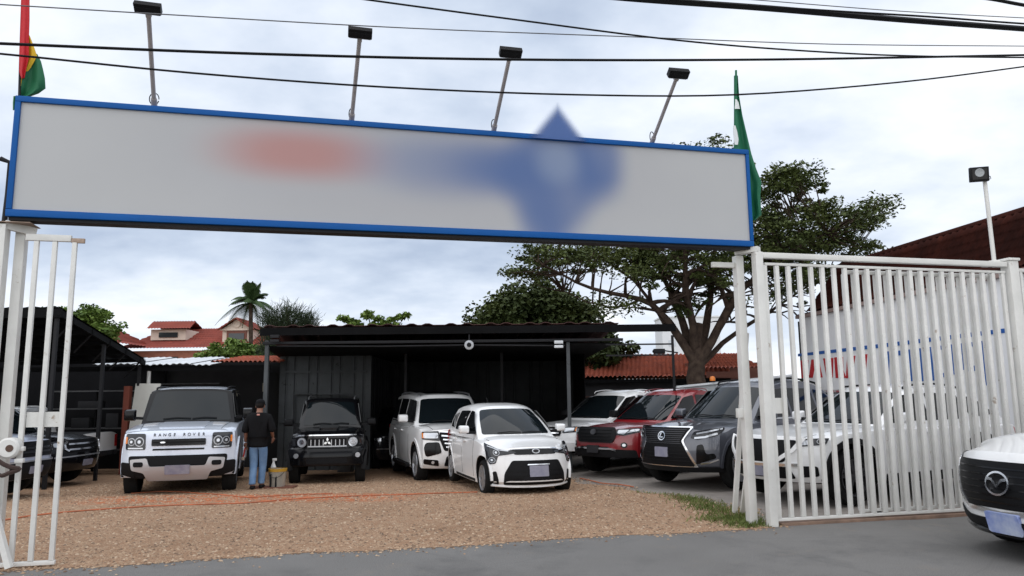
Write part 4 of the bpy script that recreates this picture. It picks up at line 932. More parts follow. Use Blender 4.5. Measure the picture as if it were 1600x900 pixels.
# ---- white crossover on the road
def build_crossover():
    L = 4.55
    sp = suv_spec(L, 1.84, 1.66, M['white_paint'], wb=2.70, fo=.93, wr=.355, nose=[(.18, -.14), (.30, -.02), (.5, 0), (.75, -.03), (.90, -.11), (1.0, -.22)], plan=(.42, 2.5), lw=.9, drop=(.09, 3.5),
        top=[(-L/2, 1.06), (0, 1.04), (.7, 1.07), (1.3, 1.05), (1.8, 1.0), (L/2, .90)], bot=[(-L/2, .38), (-L/2+.7, .22), (L/2-.8, .22), (L/2, .22)],
        cab=dict(zb=.98, hw=[(.98, .84), (1.66, .60)], xfb=1.05, xft=.1, xrt=-L/2+.7, arcr=.12))
    d = -np.array([SD[0], SD[1]]); ang = math.atan2(d[1], d[0]); KS = 1.11; fcp = np.array([4.78, 7.60]); pos = tuple(fcp - d*L/2*KS)
    c = Car('parked_crossover', 'white crossover with winged round badge, cut off on the road', pos, ang, sp)
    c.cabin(M['white_paint']); c.windscreen(.88, .12, .88)
    c.windows([[(-.22, 1.09), (.75, 1.09), (.25, 1.46), (-.22, 1.50)], [(-1.1, 1.10), (-.3, 1.09), (-.3, 1.50), (-1.02, 1.48)], [(-1.7, 1.16), (-1.18, 1.11), (-1.12, 1.47), (-1.4, 1.40)]])
    gs = [(-.40, .44), (.40, .44), (.55, .54), (.66, .68), (.68, .82), (-.68, .82), (-.66, .68), (-.55, .54)]
    c.fp('grille_surround', band_poly([(.70, .80), (.67, .67), (.56, .525), (.40, .425), (0, .405), (-.40, .425), (-.56, .525), (-.67, .67), (-.70, .80)], .035), M['chrome'], off=.022, depth=.02)
    g = c.fp('grille', rpoly(gs, .05), M['grille_black'], off=.016)
    for i in range(6): z = .49+i*.055; w = np.interp(z, [.44, .54, .68, .82], [.36, .50, .62, .64]); c.fp('grille_bar', rect(-w, z-.006, w, z+.006, .004), M['gloss_black'], off=.021, depth=0, parent=g)
    # round winged badge
    rb = []; n = 26; V = []; Fc = []
    cc = (0, .645); ra_, rw = .105, .016
    oo = [(cc[0]+ra_*math.cos(t)*1.08, cc[1]+ra_*math.sin(t)*.86) for t in np.linspace(0, 2*math.pi, n, endpoint=False)]
    for k in range(2):
        t = np.linspace(0 if k == 0 else math.pi, math.pi if k == 0 else 2*math.pi, 14)
        c.fp('badge', band_poly([(cc[0]+ra_*math.cos(q)*1.08, cc[1]+ra_*math.sin(q)*.86) for q in t], rw), M['chrome'], off=.05, depth=.0, parent=g)
    c.fp('badge', band_poly([(-.105, .68), (-.05, .672), (0, .62), (.05, .672), (.105, .68)], .022), M['chrome'], off=.052, depth=0, parent=g)
    c.lamp(rpoly([(.70, .74), (.86, .77), (.88, .86), (.72, .835)], .015), [rpoly([(.73, .765), (.85, .79), (.86, .84), (.74, .82)], .01)], ())
    c.fp('bumper_lower', rpoly([(-.86, .24), (.86, .24), (.88, .39), (.62, .385), (.45, .345), (-.45, .345), (-.62, .385), (-.88, .39)], .03), M['black_plastic'], off=.012)
    c.fp('bumper_skirt', rpoly([(-.84, .225), (.84, .225), (.80, .26), (-.80, .26)], .01), M['gloss_black'], off=.03)
    c.plate(.335, M['plate_blue'], y=0.0, w=.33, h=.15, off=.04)
    c.patch('hood_gap', c.hood, band_poly([(1.98, -.62), (2.10, -.35), (2.13, 0), (2.10, .35), (1.98, .62)], .010), M['seam'], off=.002, depth=.002, res=.1)
    c.wipers(); c.mirrors(M['white_paint'], .6, 1.12, (.13, .22, .17)); c.arches(M['black_plastic'], .06, .02); c.wheels(5, M['alloy'], .23)
    c.seams((.7, -.26, -1.1), .4, 1.0); c.handles((-.1, -.95), .92, M['white_paint']); c.taillights(rect(.58, .82, .82, .94, .03)); rt_ = c.finish(); rt_.scale = (KS, KS, KS*1.05); return rt_
build_crossover()

# ---- vehicles in the shade
def build_plain_suv(label, fc, th, paint, grille, group='cars parked in the lot', silver=False, H=1.75):
    L = 4.75; sp = suv_spec(L, 1.90, H, paint); pos, h = place(fc, th, L)
    c = Car('parked_suv', label, pos, h, sp, group)
    c.cabin(paint); c.windscreen(.88, .12, .88)
    c.windows([[(-.22, 1.17), (.85, 1.17), (.42, H-.20), (-.22, H-.16)], [(-1.15, 1.17), (-.30, 1.17), (-.30, H-.16), (-1.1, H-.16)], [(-2.0, 1.20), (-1.23, 1.17), (-1.2, H-.16), (-1.9, H-.2)]])
    g = c.fp('grille', rpoly([(-.58, .72), (.58, .72), (.62, .98), (-.62, .98)], .05), M['grille_black'], off=.012)
    for z in ((.79, .90) if grille == 'chrome' else (.80, .87)): c.fp('grille_bar', rect(-.56, z-.016, .56, z+.016, .01), M['chrome'] if grille == 'chrome' else M['gloss_black'], off=.03, depth=0, parent=g)
    if grille == 'chrome':
        for m in (lambda p: p, mir): c.fp('grille_trim', m(band_poly([(.56, .76), (.625, .80), (.635, .90), (.58, .955)], .035)), M['chrome'], off=.035, depth=0, parent=g)
    c.lamp(rpoly([(.63, .80), (.90, .83), (.91, .96), (.66, .97)], .03), [rpoly([(.67, .84), (.80, .85), (.80, .93), (.69, .935)], .02)], [((.85, .895), .035)])
    c.fp('bumper', rpoly([(-.86, .36), (.86, .36), (.88, .66), (-.88, .66)], .05), M['black_plastic'] if silver else paint, off=.015)
    c.fp('bumper_trim', band_poly([(-.80, .635), (-.4, .65), (0, .655), (.4, .65), (.80, .635)], .025), M['alloy'], off=.03, depth=0)
    c.plate(.50, M['plate'], w=.34, h=.12)
    c.wipers(); c.mirrors(paint if silver else M['black_plastic'], .72, 1.22); c.arches(M['black_plastic'], .06, .02); c.wheels(6, M['alloy'], .25)
    c.seams((.82, -.25, -1.15), .4, 1.08); c.handles((-.08, -.98), 1.0, paint)
    c.rail(.2, -1.7, .9, M['black_plastic'])
    c.taillights(rect(.68, .85, .88, 1.05, .03)); return c.finish()
build_plain_suv('bluish silver suv nosing out of the black shed, nearest the left gate', (-8.40, 13.5), R(90), M['blue_silver'], 'black', silver=True)
build_plain_suv('black suv with chrome-framed grille standing behind the bluish silver suv in the shed', (-9.22, 16.6), R(90), M['black_paint'], 'chrome')
build_plain_suv('very dark suv at the back, between the black off-roader and large white wagon', (-2.95, 21.2), R(14), M['darkgrey_paint'], 'black')
build_plain_suv('black suv roofed behind the grey suv, close to the white lettered wall', (8.1, 16.7), R(0), M['darkgrey_paint'], 'black')
# ================================================================ SIGN, GATES, FENCE
def sframe(): return (np.array([SD[0], SD[1], 0]), np.array([SN[0], SN[1], 0]), np.array([0, 0, 1.]))
AX = sframe()
def sbox(name, s0, s1, z0, z1, o0, o1, mat, parent, bev=0.):
    c = np.array(SP((s0+s1)/2, (z0+z1)/2, (o0+o1)/2)); return box(name, c, (s1-s0, abs(o1-o0), z1-z0), mat, parent, AX, bev)
SL, ZB, ZT = 8.79, 3.59, 4.92
def sign_panel_mat():
    m = bpy.data.materials.new('sign_print'); m.use_nodes = True; t = m.node_tree; b = t.nodes['Principled BSDF']
    at = t.nodes.new('ShaderNodeTexCoord'); sp = t.nodes.new('ShaderNodeSeparateXYZ'); t.links.new(at.outputs['Object'], sp.inputs[0])
    def mm(op, a, bb=None):
        n = t.nodes.new('ShaderNodeMath'); n.operation = op
        for i, x in enumerate((a, bb)):
            if x is None: continue
            if isinstance(x, (int, float)): n.inputs[i].default_value = x
            else: t.links.new(x, n.inputs[i])
        return n.outputs[0]
    def blob(cx_, cz, rx, rz, soft, k=2.):
        dx = mm('POWER', mm('ABSOLUTE', mm('DIVIDE', mm('SUBTRACT', sp.outputs[0], cx_), rx)), k); dz = mm('POWER', mm('ABSOLUTE', mm('DIVIDE', mm('SUBTRACT', sp.outputs[2], cz), rz)), k)
        r = mm('POWER', mm('ADD', dx, dz), 1./k); q = t.nodes.new('ShaderNodeMapRange'); q.interpolation_type = 'SMOOTHERSTEP'
        q.inputs[1].default_value = 1-soft; q.inputs[2].default_value = 1+soft; q.inputs[3].default_value = 1; q.inputs[4].default_value = 0; t.links.new(r, q.inputs[0]); return q.outputs[0]
    def mix(f, a, c):
        n = t.nodes.new('ShaderNodeMix'); n.data_type = 'RGBA'
        for i, x in ((0, f), (6, a), (7, c)):
            if isinstance(x, tuple): n.inputs[i].default_value = (*x, 1)
            elif isinstance(x, (int, float)): n.inputs[i].default_value = x
            else: t.links.new(x, n.inputs[i])
        return n.outputs[2]
    ns = t.nodes.new('ShaderNodeTexNoise'); ns.inputs['Scale'].default_value = .8; ns.inputs['Detail'].default_value = 4; t.links.new(at.outputs['Object'], ns.inputs['Vector'])
    c = mix(ns.outputs[0], (.40, .402, .408), (.445, .446, .448))
    z = lambda a: a-ZB
    c = mix(mm('MULTIPLY', blob(4.4, z(4.45), 2.9, .80, .75, 2.2), .34), c, (.27, .26, .31))
    c = mix(mm('MULTIPLY', blob(2.95, z(4.48), .78, .27, .85, 2.4), .68), c, (.40, .125, .10))
    def sadd(a, bb): return mm('SUBTRACT', mm('ADD', a, bb), mm('MULTIPLY', a, bb))
    blue = sadd(mm('MULTIPLY', blob(4.75, z(4.45), .9, .34, .9, 2.2), .55), mm('MULTIPLY', blob(5.45, z(4.45), .62, .28, .9, 2.), .75))
    blue = sadd(blue, mm('MULTIPLY', blob(6.03, z(4.40), .74, 1.0, .40, 1.15), .78))
    blue = sadd(blue, mm('MULTIPLY', blob(6.62, z(4.62), .34, .46, .7, 2.4), .80))
    blue = sadd(blue, mm('MULTIPLY', blob(5.88, z(3.85), .26, .50, .9, 2.), .62))
    c = mix(mm('MULTIPLY', blue, .92), c, (.022, .085, .27))
    c = mix(mm('MULTIPLY', blob(6.10, z(4.58), .26, .26, .8, 2.), .38), c, (.28, .34, .44))
    t.links.new(c, b.inputs['Base Color']); b.inputs['Roughness'].default_value = .45
    return m
sg = empty('billboard', (*SP(0, ZB)[:2], ZB), TH, 'long white billboard with blue frame and blurred red and blue lettering above the driveway', 'billboard')
inv = Matrix.Rotation(-TH, 4, 'Z') @ Matrix.Translation((-SP(0, 0)[0], -SP(0, 0)[1], -ZB))
def reparent(o, par, local):
    for v in o.data.vertices: v.co = local @ v.co
    o.parent = par; return o
def signpart(name, *a, **k):
    return reparent(sbox(name, *a, None, **k), sg, inv)
pn = signpart('panel', .03, SL-.03, ZB+.03, ZT-.03, -.06, .06, sign_panel_mat())
fw_ = .064
signpart('frame_rail', 0, SL, ZT-fw_, ZT, -.13, .09, M['sign_blue'], bev=.006)
signpart('frame_rail', 0, SL, ZB, ZB+fw_+.012, -.13, .09, M['sign_blue'], bev=.006)
signpart('frame_stile', 0, fw_-.01, ZB+fw_+.016, ZT-fw_-.001, -.13, .088, M['sign_blue'], bev=.004)
signpart('frame_stile', SL-fw_+.02, SL, ZB+fw_+.016, ZT-fw_-.001, -.13, .088, M['sign_blue'], bev=.004)
signpart('support_beam', .02, SL-.02, ZB-.035, ZB-.003, -.12, .05, M['dark_steel'])
signpart('back_sheet', .08, SL-.08, ZB+.1, ZT-.1, -.125, -.075, M['zinc'])
def emblem_mat():
    m = bpy.data.materials.new('emblem_print'); m.use_nodes = True; t = m.node_tree; b = t.nodes['Principled BSDF']
    b.inputs['Base Color'].default_value = (.045, .11, .32, 1); b.inputs['Roughness'].default_value = .5
    tcn = t.nodes.new('ShaderNodeTexCoord'); sp = t.nodes.new('ShaderNodeSeparateXYZ'); t.links.new(tcn.outputs['Object'], sp.inputs[0])
    def mm(op, a, bb):
        n = t.nodes.new('ShaderNodeMath'); n.operation = op
        for i, x in enumerate((a, bb)):
            if isinstance(x, (int, float)): n.inputs[i].default_value = x
            else: t.links.new(x, n.inputs[i])
        return n.outputs[0]
    hgt = mm('SUBTRACT', 1.72, sp.outputs[2]); dx = mm('ABSOLUTE', mm('SUBTRACT', sp.outputs[0], 6.10), 0)
    edge = mm('SUBTRACT', mm('MULTIPLY', hgt, .80), dx)
    q = t.nodes.new('ShaderNodeMapRange'); q.interpolation_type = 'SMOOTHERSTEP'; q.inputs[1].default_value = -.09; q.inputs[2].default_value = .17; q.inputs[3].default_value = 0; q.inputs[4].default_value = .92
    t.links.new(edge, q.inputs[0]); t.links.new(q.outputs[0], b.inputs['Alpha'])
    return m
V = []; eo = (.092, .112)
for off in eo:
    for (s_, z_) in ((5.60, ZT-.06), (6.60, ZT-.06), (6.55, ZT+.05), (6.14, ZT+.44), (6.06, ZT+.44), (5.65, ZT+.05)): V.append(SP(s_, z_, off))
em = pyd('emblem', V, [tuple(range(6))[::-1], tuple(range(6, 12))] + [(i, (i+1) % 6, 6+(i+1) % 6, 6+i) for i in range(6)], emblem_mat()); reparent(em, sg, inv)

# flood lights on the sign
lab = ['floodlight on a slanting pole, first from the billboard corner below the tricolour flag', 'floodlight on a slanting pole above the blurred red lettering',
       'floodlight on a slanting pole beside the blurred blue emblem point', 'floodlight on the most slanting pole, near the green flag']
for i, (bpx, tpx) in enumerate((((241, 165), (232, 22)), ((549, 188), (562, 60)), ((771, 206), (796, 90)), ((1018, 222), (1057, 122)))):
    s0 = (spx(*bpx)[:2]-P0)@SD; bp_ = np.array(SP(s0, ZT+.002, -.02)); tp = spx(*tpx, off=.85)
    r_ = empty('floodlight', tuple(bp_), TH, lab[i], 'floodlight', 'floodlights along the top of the billboard')
    li = (Matrix.Translation(Vector(bp_)) @ Matrix.Rotation(TH, 4, 'Z')).inverted()
    d = tp-bp_; dn = d/np.linalg.norm(d)
    reparent(tube('pole', [bp_, bp_+d*.5, tp], .024, M['lamp_pole'], None, 8), r_, li)
    reparent(tube('pole_sleeve', [bp_, bp_+dn*.13], .033, M['lamp_pole'], None, 8), r_, li)
    # coiled wire at the foot
    cl = [bp_ + np.array([SD[0], SD[1], 0])*((.05 if i == 0 else .03)*math.cos(q)) + np.array([0, 0, .10+.07*math.sin(q)]) + np.array([SN[0], SN[1], 0])*.04 for q in np.linspace(0, 6.0, 16)]
    reparent(tube('wire_loop', cl, .006, M['cable'], None, 5), r_, li)
    tl = R(-24 + 5*i); ax_s = np.array([SD[0], SD[1], 0]); 
    side = ax_s*math.cos(R(-4+ 2*i)) + np.array([0, 0, 1])*math.sin(R(-4+2*i)*.4)
    fwd = np.array([-SN[0], -SN[1], 0])*math.cos(R(35)) - np.array([0, 0, 1])*math.sin(R(35)); fwd /= np.linalg.norm(fwd)
    upv = np.cross(side, fwd); upv /= np.linalg.norm(upv)
    if upv[2] < 0: upv = -upv
    hc = tp + dn*.05
    hb = reparent(box('lamp_head', hc, (.26, .07, .085), M['fixture'], None, (side, fwd, upv), .012), r_, li)
    for k in range(5): reparent(box('cooling_fin', hc - fwd*.050 + upv*(-.03+.015*k), (.26, .035, .008), M['fixture'], None, (side, fwd, upv)), hb, Matrix.Identity(4) if False else li)
    reparent(box('lamp_glass', hc + fwd*.039, (.23, .006, .065), M['fixture_glass'], None, (side, fwd, upv)), hb, li)
    reparent(box('bracket', tp + dn*.0, (.05, .06, .05), M['lamp_pole'], None, (side, fwd, upv)), hb, li)
    reparent(box('lamp_trim', hc - fwd*.058 + upv*.024, (.25, .006, .016), M['alloy'], None, (side, fwd, upv)), hb, li)

def world_thing(name, loc, label, cat, group=None):
    r_ = empty(name, tuple(float(q) for q in loc), 0, label, cat, group); r_['_off'] = 0
    return r_, Matrix.Translation(Vector([float(q) for q in loc])).inverted()
# left gate: post pair + leaf
r_, li = world_thing('gate_post', SP(.02, 0), 'white steel double post with rusty top plate at the left end of the driveway', 'gate post')
reparent(sbox('post', -.11, .03, 0, 3.50, -.02, .12, M['white_metal'], None, .008), r_, li)
reparent(sbox('post', .06, .155, 0, 3.46, -.16, -.05, M['white_metal'], None, .008), r_, li)
reparent(sbox('cap_plate', -.09, .26, 3.515, 3.522, -.16, .14, pbr('rusty_plate', (.30, .22, .17), .8, var=.3, vscale=9), None), r_, li)
reparent(beam('cap_strut', SP(.00, 3.50, .07), SP(.24, 3.46, -.10), .05, .09, M['white_metal']), r_, li)
reparent(sbox('rail_stub', -.42, -.103, 3.31, 3.39, .00, .05, pbr('rust_stub', (.27, .12, .06), .8, var=.3, vscale=8), None), r_, li)
reparent(beam('brace', SP(-.15, 1.45, .05), SP(.33, .03, .14), .055, .055, M['white_metal']), r_, li)
r_, li = world_thing('gate_leaf', SP(.3, .03, .12), 'open white gate leaf of three upright bars with welded lock plate beside the left post', 'gate')
reparent(sbox('top_rail', .195, .63, 3.345, 3.415, .0, .05, M['white_metal'], None, .006), r_, li)
reparent(sbox('rail_end', .632, .76, 3.335, 3.385, .008, .045, pbr('rusty_end', (.36, .27, .21), .8, var=.3, vscale=12), None, .004), r_, li)
for s_ in (.30, .475, .665): reparent(sbox('bar', s_-.023, s_+.023, .062, 3.343, .0, .045, M['white_metal'], None, .005), r_, li)
reparent(sbox('bottom_rail', -.05, .70, .02, .06, -.002, .047, M['white_metal'], None, .005), r_, li)
reparent(sbox('lock_plate', .325, .655, 1.39, 1.545, -.012, -.002, M['white_metal'], None), r_, li)
# lock barrel with chain
lk = np.array(SP(.235, 1.19, .10))
r_, li = world_thing('lock_housing', lk, 'rounded white lock housing with brown strap hung on the left gate bars', 'lock')
reparent(lathe('barrel', [(.001, -.07), (.085, -.07), (.105, -.05), (.105, .05), (.085, .07), (.001, .07)], M['white_metal'], None, 24, SN.tolist()+[0], lk), r_, li)
reparent(lathe('keyhole', [(.001, .066), (.036, .066), (.036, .074), (.001, .074)], pbr('rust_dark', (.09, .05, .035), .8), None, 16, SN.tolist()+[0], lk+np.array([SD[0], SD[1], 0])*.02), r_, li)
for k, dz in ((0, -.10), (1, .03)): reparent(sbox('hinge_ear', .29, .37, 1.15+dz*.9-.02, 1.15+dz*.9+.025, .07, .13, M['white_metal'], None, .01), r_, li)
st = bez([SP(.10, 1.20, .16), SP(.16, 1.09, .20), SP(.27, 1.015, .20), SP(.36, .985, .17), SP(.28, .95, .2), SP(.2, .93, .2), SP(.12, 1.02, .18)], 30)
reparent(tube('strap', st, .022, pbr('strap_brown', (.045, .025, .02), .8, bump=.4, bscale=40), None, 6), r_, li)
tube_o = tube('drain_pipe', [SP(-.12, 3.2, -.2), SP(-.10, 3.9, -.2), SP(-.10, 4.25, -.2), SP(-.20, 4.29, -.2)], .028, M['dark_steel'], None, 8); tag(tube_o, 'thin black pipe standing behind the left end of the billboard', 'pipe')

# right fence: posts, rails, bars
r_, li = world_thing('gate_post', SP(8.83, 0), 'white steel double post with splayed brace under the right end of the billboard', 'gate post')
reparent(sbox('post', 8.775, 8.885, 0, 3.515, .02, .13, M['white_metal'], None, .008), r_, li)
reparent(sbox('post', 8.63, 8.74, 0, 3.50, -.22, -.11, M['white_metal'], None, .008), r_, li)
reparent(beam('cap_strut', SP(8.66, 3.545, -.16), SP(8.85, 3.555, .10), .10, .07, M['white_metal']), r_, li)
reparent(sbox('rail_stub', 8.30, 8.628, 3.34, 3.41, -.20, -.15, M['white_metal'], None, .006), r_, li)
bs = gnd(1148, 803)
reparent(beam('brace', spx(1166, 520, -.30), bs+np.array([0, 0, .02]), .06, .06, M['white_metal']), r_, li)
reparent(beam('brace', spx(1172, 700, -.14), bs+np.array([.10, -.02, .01]), .06, .06, M['white_metal']), r_, li)
reparent(sbox('gusset', 8.55, 8.64, 1.35, 1.47, -.19, -.14, M['white_metal'], None, .004), r_, li)
r_, li = world_thing('bar_fence', SP(10.9, 0), 'tall white fence of upright bars from the billboard post to the capped post', 'fence')
reparent(sbox('top_rail', 8.89, 12.86, 3.44, 3.515, .015, .10, M['white_metal'], None, .008), r_, li)
reparent(sbox('second_rail', 8.95, 12.86, 3.35, 3.385, .02, .06, M['white_metal'], None, .004), r_, li)
reparent(sbox('bottom_rail', 8.93, 12.86, .055, .09, .022, .058, M['white_metal'], None, .004), r_, li)
for k in range(23):
    s_ = 8.955 + k*.1755 + random.uniform(-.006, .006)
    if s_ < 12.85: reparent(sbox('bar', s_-.028, s_+.028, .092, 3.348, .012+random.uniform(-.002, .002), .058, M['white_metal'], None, .005), r_, li)
reparent(sbox('lock_plate', 8.98, 9.12, 1.40, 1.60, .005, .015, M['white_metal'], None), r_, li)
r_, li = world_thing('sliding_gate', SP(11.5, 0, -.07), 'white sliding gate with rounded corner parked right behind the barred fence', 'gate')
GO = -.052
reparent(tube('frame_tube', bez([SP(10.22, .12, GO), SP(10.22, 1.5, GO), SP(10.22, 3.27, GO)], 4)+bez([SP(10.25, 3.31, GO), SP(11.4, 3.315, GO), SP(12.55, 3.32, GO)], 4)+bez([SP(12.62, 3.30, GO), SP(12.68, 3.22, GO), SP(12.69, 1.6, GO), SP(12.69, .12, GO)], 9), .030, M['white_metal'], None, 8), r_, li)
for k in range(14):
    s_ = 8.955 + (k+8)*.1755 + .010 + random.uniform(-.008, .008)
    if s_ < 12.64: reparent(sbox('bar', s_-.021, s_+.021, .13, 3.285, GO-.015, GO+.015, M['white_metal'], None, .005), r_, li)
reparent(sbox('bottom_rail', 10.25, 12.66, .10, .128, GO-.024, GO+.024, M['white_metal'], None), r_, li)
for s_ in (10.5, 12.3): reparent(lathe('roller', [(.001, -.02), (.05, -.02), (.05, .02), (.001, .02)], M['dark_steel'], None, 14, SN.tolist()+[0], np.array(SP(s_, .052, GO-.001))), r_, li)
r_, li = world_thing('fence_post', SP(12.96, 0), 'square capped white post closing the barred fence by the frame', 'fence post')
reparent(sbox('post', 12.88, 13.04, 0, 3.53, -.04, .12, M['white_metal'], None, .008), r_, li); reparent(sbox('cap', 12.86, 13.06, 3.532, 3.57, -.06, .14, M['white_metal'], None, .006), r_, li)
r_, li = world_thing('bar_fence', SP(14.5, 0), 'white barred fence continuing past the capped post to the frame edge', 'fence')
reparent(sbox('top_rail', 13.06, 17.0, 3.38, 3.43, .01, .06, M['white_metal'], None, .006), r_, li); reparent(sbox('bottom_rail', 13.06, 17.0, .055, .09, .022, .058, M['white_metal'], None, .004), r_, li)
for k in range(22): s_ = 13.14+k*.1755; reparent(sbox('bar', s_-.022, s_+.022, .092, 3.378, .018, .06, M['white_metal'], None, .005), r_, li)
o = sbox('kerb_base', 8.95, 17, -.05, .034, -.06, .10, M['brown_curb'], None, .01); tag(o, 'low brown earthy kerb under the barred fence', 'kerb')
# lamp on white pole behind the fence
lb = np.array(SP(12.78, 0, -.18)); tp = spx(1538, 277, -.18)
lb = spx(1553, 405, -.18); lb0 = lb - (tp-lb)/np.linalg.norm(tp-lb)*.0
r_, li = world_thing('floodlight', lb, 'square floodlight facing out on a white pole above the barred fence', 'floodlight')
reparent(tube('pole', [lb-np.array([0, 0, .12]), lb, tp], .030, M['white_metal'], None, 8), r_, li)
reparent(sbox('clamp', 12.72, 12.84, lb[2]-.12, lb[2]-.05, -.22, .012, M['white_metal'], None, .004), r_, li)
dl = tp - lb; hc = tp + np.array([-.11, -.05, .0]) + np.array([0, 0, .03])
fa = np.array([-.25, -.95, -.12]); fa /= np.linalg.norm(fa); ss = np.cross(fa, (0, 0, 1)); ss /= np.linalg.norm(ss); uu = np.cross(ss, fa)
hb = reparent(box('lamp_head', hc, (.26, .07, .22), M['fixture'], None, (ss, fa, uu), .012), r_, li)
reparent(box('lamp_glass', hc+fa*.037, (.20, .006, .16), M['gloss_black'], None, (ss, fa, uu)), hb, li)
cpts = [hc+fa*.045+ss*(.05*math.cos(q)+.0)+uu*(.055*math.sin(q)) for q in np.linspace(-1.9, 1.9, 12)]
reparent(lathe('reflector', [(.001, .040), (.045, .041), (.06, .046), (.065, .040)], M['awning'], None, 16, fa.tolist(), hc+uu*.02), hb, li)
yk = [tp+np.array([0, 0, 0]), tp+np.array([.09, 0, .015]), tp+np.array([.11, .02, -.01]), tp+np.array([.05, .03, -.045])]
reparent(tube('yoke', yk, .010, M['alloy'], None, 6), hb, li)
# flags
def flag(name, label, pole_pts, pr, cloth, pole_mat, loc):
    r_, li = world_thing(name, loc, label, 'flag')
    reparent(tube('pole', pole_pts, pr, pole_mat, None, 8), r_, li)
    for nm, V, Fc, mat in cloth: reparent(pyd(nm, V, Fc, mat, None, 60), r_, li)
    return r_
def hang(rows, off, n=9, amp=.05, seed=0):
    """cloth hanging limp: rows of (left px, right px, v); folds run down it"""
    V = []; rg = np.random.default_rng(seed); ph = rg.random()*6
    for k, (ul, ur, v) in enumerate(rows):
        for i in range(n+1):
            t = i/n; V.append(spx(ul+(ur-ul)*t, v, off + amp*math.sin(t*9.0+ph+k*.25)*min(1, .3+k*.12)))
    Fc = [(k*(n+1)+i, k*(n+1)+i+1, (k+1)*(n+1)+i+1, (k+1)*(n+1)+i) for k in range(len(rows)-1) for i in range(n)]
    # give the cloth a back face with thickness
    m = len(V); V2 = [p - np.array([SN[0], SN[1], 0])*.006 for p in V]
    Fc2 = [tuple(m+q for q in f[::-1]) for f in Fc]
    return V+V2, Fc+Fc2
of = -.25
red = hang([(33, 45, -60), (33, 46, -10), (32, 46, 30), (31, 45, 62), (30, 45, 90), (30, 40, 112), (33, 38, 122)], of+.03, 8, .02, 1)
yel = hang([(43, 46, 55), (42, 52, 70), (38, 58, 88), (34, 48, 105), (30, 36, 122), (30, 34, 134)], of-.01, 8, .02, 2)
grn = hang([(44, 58, 84), (40, 64, 96), (38, 67, 108), (36, 70, 122), (30, 71, 138), (29, 60, 146), (29, 46, 151)], of-.03, 9, .04, 3)
grn2 = hang([(21, 27, 150), (20, 27, 160), (20, 25, 172)], of-.03, 4, .02, 4)
flag('flag', 'limp red, yellow and green flag hanging from its pole over the billboard corner', [spx(38, -90, of), spx(32, 90, of), spx(30, 160, of), spx(27, 420, of)], .014,
     [('red_band', *red, M['flag_red']), ('yellow_band', *yel, M['flag_yellow']), ('green_band', *grn, M['flag_green']), ('green_band', *grn2, M['flag_green'])], M['dark_steel'], spx(27, 420, of))
of = -.30
g1 = hang([(1147, 1153, 118), (1147, 1155, 150), (1147, 1160, 180), (1147, 1167, 210), (1147, 1174, 240), (1150, 1181, 262), (1158, 1190, 285), (1164, 1188, 305), (1168, 1189, 322), (1172, 1190, 336), (1176, 1180, 344)], of, 10, .045, 5)
g2 = hang([(1146, 1149, 196), (1146, 1152, 206), (1147, 1154, 218), (1148, 1153, 226)], of+.06, 4, .01, 6)
g3 = hang([(1149, 1151, 155), (1149, 1154, 160), (1148, 1156, 170)], of+.05, 4, .01, 7)
flag('flag', 'limp green flag with a little white on a pole behind the billboard end', [spx(1150, 110, of), spx(1151, 250, of), spx(1152, 420, of)], .016, [('green_cloth', *g1, M['flag_green_b']), ('white_band', *g2, M['flag_white']), ('white_band', *g3, M['flag_white'])], M['flag_green_b'], spx(1152, 420, of))
# overhead cables, all strung across the street in front of the sign
def cable(label, px, offs, rad, mat):
    pts = [spx(u, v, o_) for (u, v), o_ in zip(px, offs)]
    o = tube('overhead_cable', bez(pts, 40), rad, mat, None, 6); tag(o, label, 'cable', 'overhead cables across the street')
cable('thick black cable running level above the billboard, just over the sagging thin cable', [(-150, 62), (0, 68), (400, 84), (800, 93), (1200, 93), (1600, 86), (1760, 82)], [1.6]*7, .0135, M['cable'])
cable('thin black cable sagging low just over the billboard and rising at the far side', [(-150, 74), (0, 84), (300, 114), (600, 136), (900, 148), (1150, 148), (1400, 129), (1600, 104), (1760, 80)], [1.4]*9, .010, M['cable'])
cable('thin grey cable highest over the first floodlight pole', [(-150, -2), (0, 7), (300, 25), (640, 44), (1000, 58), (1300, 69), (1600, 72), (1760, 73)], [1.9]*8, .0055, M['cable_grey'])
cable('black cable dipping from the top of the frame to the right of the second floodlight', [(430, -22), (570, -1), (800, 30), (1050, 62), (1250, 79), (1450, 88), (1760, 91)], [2.1]*7, .009, M['cable'])
cable('thickest black cable bundle crossing the upper right corner', [(800, -22), (980, -3), (1200, 13), (1400, 30), (1600, 45), (1760, 57)], [2.6]*6, .030, M['cable'])
cable('black strand clipped along the thick cable bundle', [(900, -14), (1080, 2), (1300, 17), (1450, 26), (1600, 37), (1760, 46)], [2.75]*6, .010, M['cable'])
cable('hair-thin grey strand above the thick cable bundle', [(1060, -9), (1170, -1), (1400, 17), (1600, 28), (1760, 36)], [2.9]*5, .0045, M['cable_grey'])
cable('short black cable clipping the top right corner of the frame', [(1480, -9), (1545, -2), (1600, 8), (1700, 24)], [3.2]*4, .017, M['cable'])

